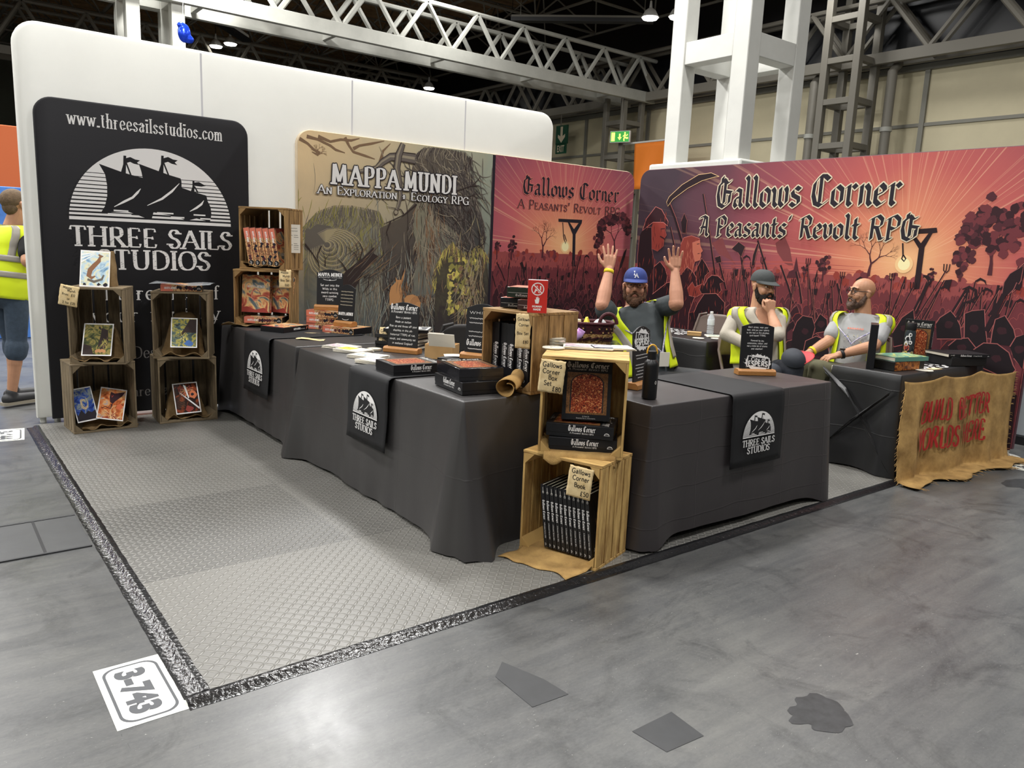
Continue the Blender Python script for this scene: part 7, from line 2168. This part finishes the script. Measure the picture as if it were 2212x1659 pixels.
# ------------------------------------------------------------------ people
m_skin1 = mat('skin_fair', S(206, 150, 122), .5, var=.07, vs=20, spec=.35)
m_skin2 = mat('skin_warm', S(200, 150, 120), .5, var=.07, vs=20, spec=.35)
m_skin3 = mat('skin_tan', S(186, 138, 108), .5, var=.07, vs=20, spec=.35)
m_lip = mat('lip', S(166, 96, 84), .5)
m_eye = mat('eye_white', S(226, 222, 214), .25)
m_iris = mat('iris', S(50, 42, 36), .2)
m_beard1 = mat('brown_beard', S(92, 62, 42), .85, var=.4, vs=60, bump=.6, bs=140)
m_beard2 = mat('black_beard', S(34, 27, 24), .85, var=.4, vs=60, bump=.6, bs=140)
m_stub = mat('stubble', S(84, 62, 50), .7, var=.2, vs=60)
m_hair = mat('light_brown_hair', S(104, 84, 62), .8, var=.3, vs=50, bump=.5, bs=120)
m_vest = mat('hi_vis_yellow', S(222, 240, 24), .6, bump=.1, bs=12)
m_refl = mat('reflective_grey', S(158, 152, 142), .4)
m_tee = mat('slate_t_shirt', S(66, 72, 74), .85, bump=.25, bs=14)
m_linen = mat('off_white_linen', S(176, 168, 154), .85, bump=.4, bs=16)
m_teeg = mat('pale_grey_t_shirt', S(160, 160, 160), .85, bump=.25, bs=14)
m_bt = mat('black_t_shirt', S(18, 18, 20), .85, bump=.2, bs=14)
m_trk = mat('black_trousers', S(30, 31, 34), .7, bump=.3, bs=12)
m_trd = mat('dark_slate_trousers', S(46, 50, 58), .75, bump=.3, bs=12)
m_tro = mat('olive_trousers', S(98, 96, 72), .8, bump=.3, bs=12)
m_den = mat('dark_denim', S(58, 72, 88), .8, var=.2, vs=30, bump=.2, bs=60)
m_shoe = mat('dark_shoe', S(40, 40, 42), .6)
m_sole = mat('shoe_sole', S(150, 142, 126), .6)
m_capb = mat('blue_cap', S(44, 62, 128), .8, bump=.15, bs=90)
m_capd = mat('charcoal_cap', S(62, 66, 66), .8, bump=.15, bs=90)
m_lany = mat('lanyard', S(60, 66, 120), .6, var=.6, vs=60, col2=S(214, 206, 210))
m_wband = mat('yellow_wristband', S(236, 210, 30), .4)

PROF = [(-.2, .13, .11), (-.08, .165, .135), (.08, .18, .142), (.3, .178, .14), (.5, .178, .134), (.7, .186, .122), (.82, .19, .104), (.9, .172, .09), (.95, .128, .08), (1.0, .07, .068)]
def prof(t):
    for (a, x0, y0), (b, x1, y1) in zip(PROF[:-1], PROF[1:]):
        if t <= b:
            f = max(0, (t - a) / (b - a)); f = f * f * (3 - 2 * f)
            return x0 + (x1 - x0) * f, y0 + (y1 - y0) * f
    return PROF[-1][1:]
def hand(q, W, d, n, th, m, pose='open', k=1.0, spread=1.0):
    """W wrist, d towards the fingers, n out of the palm, th towards the thumb side"""
    W, d, n = V(W), V(d).normalized(), V(n)
    n = (n - d * n.dot(d)).normalized()
    w = V(th); w = (w - d * w.dot(d) - n * w.dot(n)).normalized()
    curl = {'open': (.10, .10, .08), 'rest': (.45, .45, .3), 'fist': (1.2, 1.35, .9)}[pose]
    sp = {'open': 1.0, 'rest': .35, 'fist': .05}[pose] * spread
    for i, (o, L) in enumerate(((.034, .074), (.0115, .084), (-.0115, .078), (-.033, .060))):
        kn = W + d * (.092 - .006 * abs(i - 1)) * k + w * o * k
        q.cap(W + w * o * .5 * k + d * .012, kn, .0155 * k, .0125 * k, m, 10)
        q.cap(W + w * o * .8 * k + d * .04 * k + n * .004, kn, .0135 * k, .0115 * k, m, 10)
        a = (1.5 - i) * .16 * sp
        dd = (d * cos(a) + w * sin(a)).normalized()
        p, ca = kn, 0.0
        for s, (fl, r0, r1) in enumerate(((.45, .0098, .0092), (.32, .0092, .0086), (.23, .0086, .0074))):
            ca += curl[s]
            e = p + (dd * cos(ca) + n * sin(ca)) * L * fl * k
            q.cap(p, e, r0 * k, r1 * k, m, 10)
            p = e
    b = W + d * .022 * k + w * .022 * k + n * .006 * k
    t1 = b + (d * .62 + w * (.75 if pose == 'open' else .45) + n * (.15 if pose == 'open' else .5)).normalized() * .046 * k
    t2 = t1 + (d * .85 + w * (.5 if pose == 'open' else -.1) + n * (.1 if pose == 'open' else .35)).normalized() * .032 * k
    t3 = t2 + (d * .95 + w * (.25 if pose == 'open' else -.35) + n * .1).normalized() * .024 * k
    q.cap(b, t1, .0165 * k, .0125 * k, m, 10); q.cap(t1, t2, .0115 * k, .0105 * k, m, 10); q.cap(t2, t3, .0102 * k, .0078 * k, m, 10)

def person(label, hip, neck, rz, head, hrz, hpitch, skin, arms, legs, shirt, trous, sleeve, shoes=True, bulk=1.0, hroll=0.0):
    """all points in hall coordinates; arms = {'R': (elbow, wrist, hand...), 'L': ...}"""
    r = thing('person', label, 'person', (hip[0], hip[1], 0))
    O = V((hip[0], hip[1], 0))
    H, N = V(hip), V(neck)
    up = (N - H).normalized()
    L = (N - H).length
    sd = V((cos(RAD(rz)), sin(RAD(rz)), 0)); sd = (sd - up * sd.dot(up)).normalized()
    fr = up.cross(sd) * -1.0
    fr = fr if fr.dot(V((sin(RAD(rz)), -cos(RAD(rz)), 0))) > 0 else -fr
    def tor(a, t, off=0.0):
        x, y = prof(t)
        belly = bulk * (1 + .12 * (bulk - 1) * 8 * math.exp(-((t - .25) / .25) ** 2) * max(0, cos(a)))
        c = H + up * L * t
        return c + sd * sin(a) * (x * bulk + off) + fr * cos(a) * (y * belly + off)
    def torso(q, off, m, t0=-.2, t1=1.0, n=14):
        q.loft([[tuple(tor(2 * pi * j / 28, t0 + (t1 - t0) * i / n, off) - O) for j in range(28)] for i in range(n + 1)], m)
    Rh = Matrix.Rotation(RAD(hrz), 3, 'Z') @ Matrix.Rotation(RAD(-hpitch), 3, 'X') @ Matrix.Rotation(RAD(hroll), 3, 'Y')
    HC = V(head)
    hp = lambda x, y, z: HC + Rh @ V((x, y, z)) - O
    # --- skin
    q = MB()
    torso(q, -.02, skin)
    E_ = lambda c, rr: q.ell(hp(*c), rr, skin, 20, 14, Rh)
    E_((0, .012, .035), (.074, .094, .084)); E_((0, -.02, -.025), (.063, .072, .085)); E_((0, -.03, -.07), (.054, .054, .044)); E_((0, -.074, -.094), (.024, .02, .02))
    for s in (-1, 1):
        E_((s * .036, -.064, -.028), (.026, .022, .026)); E_((s * .079, .006, -.004), (.009, .02, .032)); E_((s * .083, .014, .012), (.007, .012, .014)); E_((s * .01, -.098, -.028), (.0095, .011, .008))
        q.cap(hp(s * .012, -.088, .036), hp(s * .048, -.074, .036), .011, .009, skin)
    q.cap(hp(0, -.086, .026), hp(0, -.108, -.02), .0085, .0125, skin)
    E_((0, -.088, -.056), (.026, .010, .0065)); E_((0, -.086, -.066), (.022, .010, .007))
    q.cap(hp(0, .02, -.06), N - O + up * -.05, .058, .068, skin)
    sh = {}
    for s, k in ((-1, 'R'), (1, 'L')):
        S0 = H + up * L * .865 + sd * s * .168 * bulk
        sh[k] = S0
        el, wr, hd, pn, th, pose = arms[k]
        el, wr = V(el), V(wr)
        q.cap(S0 - O, el - O, .054 * bulk, .045 * bulk, skin); q.cap(el - O, el.lerp(wr, .35) - O, .044 * bulk, .044 * bulk, skin); q.cap(el.lerp(wr, .35) - O, wr - O, .044 * bulk, .029, skin)
        hand(q, wr - O, hd, pn, th, skin, pose, 1.0)
    for s, k in ((-1, 'R'), (1, 'L')):
        kn, an, toe = legs[k]
        hj = H + sd * s * .09 - up * .02
        q.cap(hj - O, V(kn) - O, .075, .052, skin); q.cap(V(kn) - O, V(kn).lerp(V(an), .35) - O, .05, .052, skin); q.cap(V(kn).lerp(V(an), .35) - O, V(an) - O, .05, .033, skin)
        q.cap(V(an) - O, V(toe) - O, .035, .025, skin)
    q.build('body', r, remesh=.0042, it=3)
    # --- shirt
    q = MB(); torso(q, .008, shirt, -.02, .985)
    for s, k in ((-1, 'R'), (1, 'L')):
        el, wr = V(arms[k][0]), V(arms[k][1])
        S0 = sh[k] + up * .004
        if sleeve == 'short':
            e2 = S0.lerp(el, .68); q.cap(S0 - O, e2 - O, .066 * bulk, .068 * bulk, shirt)
        else:
            q.cap(S0 - O, el - O, .062, .053, shirt); w2 = el.lerp(wr, sleeve if not isinstance(sleeve, dict) else sleeve[k]); q.cap(el - O, w2 - O, .052, .043, shirt)
    q.build('shirt', r, remesh=.008, it=3)
    # --- trousers
    q = MB()
    q.ell(H - O - up * .03, (.175 * bulk, .15 * bulk, .12), trous, 20, 12, Matrix.Rotation(RAD(rz), 3, 'Z'))
    for s, k in ((-1, 'R'), (1, 'L')):
        kn, an, toe = [V(p) for p in legs[k]]
        hj = H + sd * s * .09 - up * .02
        q.cap(hj - O, kn - O, .096, .07, trous)
        if shoes != 'shorts':
            q.cap(kn - O, an - O, .069, .052, trous)
        else:
            q.cap(kn - O, kn.lerp(an, .12) - O, .085, .082, trous)
    q.build('trousers' if shoes != 'shorts' else 'shorts', r, remesh=.009, it=3)
    for s, k in ((-1, 'R'), (1, 'L')):
        an, toe = V(legs[k][1]), V(legs[k][2])
        dz = V((toe.x - an.x, toe.y - an.y, 0)).normalized()
        a2 = V((an.x, an.y, max(.05, an.z - .02)))
        q = MB(); q.cap(a2 - dz * .03 - O, V((toe.x, toe.y, a2.z - .005)) + dz * .05 - O, .045, .036, m_shoe); q.cap(a2 - O, an + V((0, 0, .03)) - O, .044, .042, m_shoe); q.build('shoe', r, remesh=.008, it=3)
        q = MB(); z = a2.z - .035
        w = V((-dz.y, dz.x, 0))
        pts = [(-.075, .03), (-.06, .042), (0, .04), (.12, .046), (.2, .036), (.235, .0)]
        ol = [a2 + dz * a + w * b for a, b in pts] + [a2 + dz * a - w * b for a, b in pts[-2::-1]]
        q.loft([[tuple(V((p.x, p.y, z - .012)) - O) for p in ol], [tuple(V((p.x, p.y, z + .012)) - O) for p in ol]], m_sole); q.build('shoe_sole', r)
    # --- eyes and brows
    for s in (-1, 1):
        q = MB(); q.ell(hp(s * .031, -.0765, .011), (.0125, .0115, .0062), m_eye, 14, 10, Rh); q.ell(hp(s * .031, -.0868, .011), (.005, .0022, .005), m_iris, 12, 8, Rh); q.build('eye', r)
    return dict(r=r, O=O, tor=tor, hp=hp, Rh=Rh, HC=HC, sd=sd, fr=fr, up=up, sh=sh)
def brows(p, m):
    for s in (-1, 1):
        q = MB(); q.tube([p['hp'](s * .014, -.098, .034), p['hp'](s * .03, -.095, .04), p['hp'](s * .05, -.082, .036)], [.004, .0048, .002], m, 6); q.build('eyebrow', p['r'])
def lips(p):
    q = MB(); q.ell(p['hp'](0, -.094, -.0585), (.017, .0035, .0022), m_lip, 12, 8, p['Rh']); q.ell(p['hp'](0, -.0925, -.064), (.015, .004, .0034), m_lip, 12, 8, p['Rh']); q.build('lips', p['r'])
def beard(p, m, big=1.0):
    q = MB(); hp, Rh = p['hp'], p['Rh']
    q.ell(hp(0, -.04, -.088), (.058 * big, .056, .044 * big), m, 18, 12, Rh); q.ell(hp(0, -.078, -.108), (.036 * big, .032, .036 * big), m, 18, 12, Rh)
    if big > 1.05: q.ell(hp(0, -.07, -.135), (.034, .032, .034), m, 18, 12, Rh)
    for s in (-1, 1):
        q.cap(hp(s * .069, .0, -.01), hp(s * .06, -.03, -.075), .013, .022, m); q.cap(hp(s * .006, -.098, -.043), hp(s * .034, -.084, -.062), .008, .009, m)
        q.cap(hp(s * .036, -.08, -.06), hp(s * .03, -.085, -.095), .012, .016, m)
    o = q.build('beard', p['r'], remesh=.0035, it=2)
    for v in o.data.vertices:
        v.co += V((NZ.noise(v.co * 160), NZ.noise(v.co * 160 + V((9, 0, 0))), NZ.noise(v.co * 120 + V((0, 7, 0))))) * .003
    return o
def cap_(p, m, under, logo_=None, tilt=0):
    hp, Rh = p['hp'], p['Rh']
    rx, ry, rzz, cz = .085, .106, .092, .046
    q = MB()
    rings = []
    for i in range(9):
        a = (pi / 2 - .02) * i / 8
        k = cos(a) ** .75
        rings.append([hp(rx * k * cos(2 * pi * j / 32), .012 + ry * k * sin(2 * pi * j / 32), cz + rzz * sin(a)) for j in range(32)])
    q.loft(rings, m)
    q.ell(hp(0, .012, cz + rzz), (.006, .006, .004), m, 10, 6)
    q.build('cap_crown', p['r'], smooth=60)
    q = MB()
    def br(u, v):
        a = pi + pi * (.08 + .84 * u)
        ex = .075 * v * (sin(pi * u) ** .6)
        x, y = (rx + ex * .12) * cos(a), .012 + (ry + ex) * sin(a)
        return hp(x, y, cz + .004 - .018 * v * sin(pi * u) - .012 * (abs(u - .5) * 2) ** 2 * v - .006 * v)
    q.sheet(br, 22, 6, m)
    q.build('cap_brim', p['r'], smooth=70, solid=.004)
    if logo_:
        q = MB()
        def fr(u, v, d):
            z = v
            k = cos(math.asin(min(.99, (z) / rzz))) ** .75
            y = -(ry * k + d) * sqrt(max(0, 1 - (u / (rx * k)) ** 2)) + .012
            return tuple(hp(u, y, cz + z))
        t = Art(q, fr, d=.001)
        for pts_, w_ in (([(-.012, .062), (-.012, .034), (.004, .034)], .0055), ([(-.017, .062), (-.007, .062)], .003), ([(-.006, .018), (.005, .046), (.016, .018)], .005), ([(-.002, .027), (.012, .027)], .003), ([(-.011, .018), (-.001, .018)], .003), ([(.011, .018), (.021, .018)], .003)):
            t.line(pts_, w_, m_white)
        q.build('cap_emblem', p['r'])
def glasses(p, m, r_=.021, th=.0016):
    hp = p['hp']; q = MB()
    for s in (-1, 1):
        q.tube([hp(s * .032 + r_ * 1.12 * cos(2 * pi * i / 18) * (1), -.098, .009 + r_ * .85 * sin(2 * pi * i / 18)) for i in range(20)], th, m, 6)
        q.tube([hp(s * .055, -.096, .014), hp(s * .074, -.06, .014), hp(s * .084, .005, .016)], th, m, 6)
    q.tube([hp(-.01, -.1, .012), hp(0, -.103, .015), hp(.01, -.1, .012)], th, m, 6)
    q.build('glasses', p['r'])
def vest(p, a_in, t0=.08, strips='v', off=.019):
    O, tor = p['O'], p['tor']
    def vp(a, t, o):
        f = min(1, max(0, (t - .62) / .2)); f = f * f * (3 - 2 * f)
        g = min(1, max(0, (t - .74) / .14)) * min(1, max(0, (1.0 - t) / .07))
        k = abs(sin(a)) ** 1.5
        return tor(a, t, o + .034 * f * k * min(1, (1 - t) / .08)) + p['up'] * .036 * g * k
    def pt(s):
        def f(u, v):
            t = t0 + (.965 - t0) * v
            ai = a_in(t)
            a = ai + (pi - ai) * u
            return vp(s * a, t, off + .006 * NZ.noise(V((u * 4, v * 4, s))) + .008 * (1 - v)) - O
        return f
    q = MB(); q.sheet(pt(1), 26, 24, m_vest); q.sheet(pt(-1), 26, 24, m_vest)
    q.build('hi_vis_vest', p['r'], smooth=80, solid=.004)
    q = MB()
    for s in (-1, 1):
        if 'v' in strips:
            q.sheet(lambda u, v: vp(s * (a_in(.2 + .755 * v) + RAD(13) + RAD(16) * u), .2 + .755 * v, off + .012 + .006 * (.8 - v * .75)) - O, 3, 24, m_refl)
        if 'h' in strips:
            for ta, tb in ((.2, .29), (.44, .53)):
                q.sheet(lambda u, v: tor(s * (a_in(.3) + (pi - a_in(.3)) * u), ta + (tb - ta) * v, off + .013) - O, 24, 3, m_refl)
            q.sheet(lambda u, v: vp(s * RAD(128 + 16 * u), .5 + .46 * v, off + .012) - O, 3, 16, m_refl)
    q.build('reflective_strip', p['r'], smooth=80, solid=.002)
def lanyard(p, t_end=.42, badge=True, aoff=0.0):
    O, tor = p['O'], p['tor']
    q = MB()
    for s in (-1, 1):
        pts = [tor(s * RAD(100) * (1 - f) ** 1.3 + RAD(aoff) * f, .99 - (.99 - t_end) * f, .02 + .012 * f) - O for f in [i / 16 for i in range(17)]]
        for a, b in zip(pts[:-1], pts[1:]):
            q.cap(a, b, .0055, .0055, m_lany, 6)
    q.build('lanyard', p['r'])
    if badge:
        c = tor(RAD(aoff), t_end - .07, .036) - O
        q = MB(); q.box(c, (.075, .004, .1), m_paper, Matrix.Rotation(atan2(p['fr'].x, -p['fr'].y), 3, 'Z')); q.build('badge', p['r'], bevel=.001)

CAMD = V((-.607, -.774, 0)).normalized()
# --- man with both hands raised
p1 = person('man in blue cap and hi-vis vest raising both open hands', (3.50, 1.37, .56), (3.435, 1.515, 1.075), -20, (3.428, 1.500, 1.200), -46, 3, m_skin1,
    {'R': ((3.135, 1.52, 1.075), (3.235, 1.575, 1.315), (.08, .08, 1), (.607, .774, 0), (-.79, .61, 0), 'open'), 'L': ((3.55, 1.215, 1.105), (3.59, 1.285, 1.32), (-.05, .03, 1), (-.607, -.774, .1), (-.79, .61, .1), 'open')},
    {'R': ((3.50, .98, .59), (3.45, .92, .09), (3.45, .8, .05)), 'L': ((3.72, 1.03, .585), (3.75, .93, .09), (3.77, .81, .05))}, m_tee, m_trk, 'short', bulk=1.1)
lips(p1); brows(p1, m_beard1); beard(p1, m_beard1, 1.05); cap_(p1, m_capb, m_black, True); glasses(p1, m_iris)
vest(p1, lambda t: RAD(21 + 30 * max(0, (t - .35) / .6)))
lanyard(p1, .28, True, 10)
q = MB(); O_ = p1['O']; w_ = V((3.235, 1.575, 1.315)); e_ = (w_ - V((3.135, 1.52, 1.075))).normalized()
q.tube([w_ - e_ * .03 - O_, w_ - e_ * .005 - O_], [.0345, .0335], m_wband, 20, False); q.build('wristband', p1['r'], solid=.002)
# --- man resting his chin on his hand
p2 = person('bearded man in dark cap and hi-vis vest resting chin on fist', (4.70, 1.30, .56), (4.735, 1.375, 1.045), -30, (4.735, 1.35, 1.21), -14, -3, m_skin2,
    {'R': ((4.44, 1.44, .83), (4.47, 1.22, .76), (.5, -.8, -.2), (.2, .1, -1), (.8, .5, 0), 'rest'), 'L': ((4.60, 1.08, .86), (4.665, 1.205, 1.02), (-.1, .12, 1), (.4, .8, .1), (-.7, .6, .2), 'fist')},
    {'R': ((4.42, .98, .60), (4.40, .98, .09), (4.36, .86, .05)), 'L': ((4.58, .90, .63), (4.60, .95, .09), (4.62, .83, .05))}, m_linen, m_trd, {'R': .85, 'L': .42}, bulk=1.06)
lips(p2); brows(p2, m_beard2); beard(p2, m_beard2, 1.2); cap_(p2, m_capd, m_capd)
vest(p2, lambda t: RAD(30 + 22 * max(0, (t - .6) / .4)))
q = MB()
O_, tor = p2['O'], p2['tor']
q.sheet(lambda u, v: tor(RAD(-26 + 52 * u) * (.25 + .75 * v), .62 + .36 * v, .016) - O_, 8, 8, m_skin2); q.build('open_collar_skin', p2['r'], smooth=80)
for s in (-1, 1):
    q = MB(); q.sheet(lambda u, v: tor(s * RAD(20 + 34 * u + 12 * v) * (.35 + .65 * v), .62 + .37 * v, .022 + .01 * v) - O_, 5, 8, m_linen); q.build('collar', p2['r'], smooth=80, solid=.003)
# --- bald man with glasses
p3 = person('bald man with dark glasses and hi-vis vest looking left', (5.30, .82, .55), (5.385, .84, 1.035), -80, (5.355, .86, 1.195), -118, 2, m_skin3,
    {'R': ((5.19, 1.0, .80), (5.00, 1.045, .71), (-.9, .1, -.25), (0, .1, -1), (.1, -1, 0), 'rest'), 'L': ((5.20, .63, .81), (5.00, .80, .725), (-.8, .45, -.2), (0, .1, -1), (-.3, .9, 0), 'rest')},
    {'R': ((4.93, 1.07, .61), (4.86, 1.08, .09), (4.74, 1.1, .05)), 'L': ((4.83, .86, .62), (4.80, .88, .09), (4.68, .9, .05))}, m_teeg, m_tro, 'short', bulk=1.0)
lips(p3); brows(p3, m_beard2); glasses(p3, m_black, .0225, .0026)
o = beard(p3, m_stub, .93)
vest(p3, lambda t: RAD(36 + 14 * max(0, (t - .6) / .4)))
lanyard(p3, .45, False, 0)
q = MB(); t = Art(q, lambda u, v, d: tuple(p3['tor'](u, v, .0165 + d) - p3['O']), d=.0015)
for i in range(50):
    a, b = rnd.uniform(-.4, .4), rnd.uniform(.25, .62)
    t.line([(a, b), (a + rnd.uniform(-.1, .1), b + rnd.uniform(-.05, .05))], [.012, .002], rnd.choice((m_num, m_moss2, m_num)))
q.build('shirt_print', p3['r'])
q = MB(); t = Art(q, lambda u, v, d: tuple(p3['tor'](u, v, .0165 + d) - p3['O']), d=.0015)
for i in range(7):
    t.line([(-.3 + .09 * i, .71), (-.24 + .09 * i, .72)], .025, m_salmon)
q.build('shirt_lettering', p3['r'])
for nm, el, wr, m_, rr_ in (('wristband', (5.19, 1.0, .80), (5.00, 1.045, .71), m_wband, .034), ('wristwatch', (5.20, .63, .81), (5.00, .80, .725), m_black, .035)):
    el, wr = V(el), V(wr); d_ = (wr - el).normalized(); O_ = p3['O']
    q = MB(); q.tube([wr - d_ * .04 - O_, wr - d_ * .018 - O_], [rr_ + .003, rr_], m_, 20, False)
    if nm == 'wristwatch': q.lathe([(.0, .0), (.02, .0), (.02, .008), (.0, .009)], m_iris, 18, wr - d_ * .03 - O_ + V((0, 0, .034)))
    q.build(nm, p3['r'], solid=.002)
# --- person walking past at the left edge
p0 = person('person in hi-vis vest and denim shorts standing at the left edge', (-.03, 5.0, .93), (.03, 5.02, 1.44), 128, (.075, 5.02, 1.60), 118, 14, m_skin3,
    {'R': ((.09, 4.72, 1.17), (.28, 4.82, 1.0), (.8, .5, .2), (0, .3, 1), (-.3, .9, .2), 'rest'), 'L': ((-.2, 5.2, 1.15), (.0, 5.32, 1.02), (.8, .3, .2), (0, 0, 1), (.3, -.9, 0), 'rest')},
    {'R': ((-.0, 4.93, .49), (-.06, 4.93, .085), (.08, 4.99, .04)), 'L': ((.0, 5.12, .49), (-.03, 5.14, .085), (.1, 5.2, .04))}, m_bt, m_den, 'short', shoes='shorts', bulk=1.0)
q = MB(); q.ell(p0['hp'](0, .02, .045), (.078, .096, .082), m_hair, 24, 14, p0['Rh']); q.ell(p0['hp'](0, .06, -.01), (.062, .05, .06), m_hair, 24, 14, p0['Rh']); q.build('hair', p0['r'])
vest(p0, lambda t: RAD(30), -.12, 'h')
lanyard(p0, .5, False, 0)
# --- cap on the knee, chairs
r = thing('baseball_cap', 'dark cap with bright red brim resting on the knee of the bearded man', 'cap', (4.555, .90, .735))
r.rotation_euler = (Matrix.Rotation(RAD(-30), 3, 'Z') @ Matrix.Rotation(RAD(-14), 3, 'Y') @ Matrix.Rotation(RAD(25), 3, 'X')).to_euler()
q = MB(); q.loft([[(.085 * cos(a) * cos(b) ** .8, .1 * sin(a) * cos(b) ** .8, .085 * sin(b) - .05) for a in [2 * pi * j / 28 for j in range(28)]] for b in [1.55 * i / 8 for i in range(9)]], m_trd); q.build('cap_crown', r, smooth=60)
m_rb = mat('red_brim', S(214, 66, 70), .6)
q = MB(); q.sheet(lambda u, v: ((.08 + .085 * v * sin(pi * u) ** .6) * sin(pi * u), -.09 * cos(pi * u), -.048 - .02 * v * 0 + .012 * v), 18, 6, m_rb); q.build('cap_brim', r, smooth=70, solid=.005)
chair('brown folding chair under the man raising both hands', (3.50, 1.40, .012), -38, m_chair)
chair('brown folding chair standing behind the back table with the water bottle', (5.58, 2.45, .012), -60, m_chair)
chair('brown folding chair under the bearded man with the dark cap', (4.72, 1.36, .012), -28, m_chair)
chair('brown folding chair under the bald man with glasses', (5.34, .85, .012), -85, m_chair)
chair('brown folding chair turned sideways beside the woven basket', (3.0, 1.62, .012), 40, m_chair)
chair('dark folding chair left of the half hidden chalk sign', (2.72, 2.72, .012), 165, mat('dark_chair_steel', S(62, 60, 60), .5))
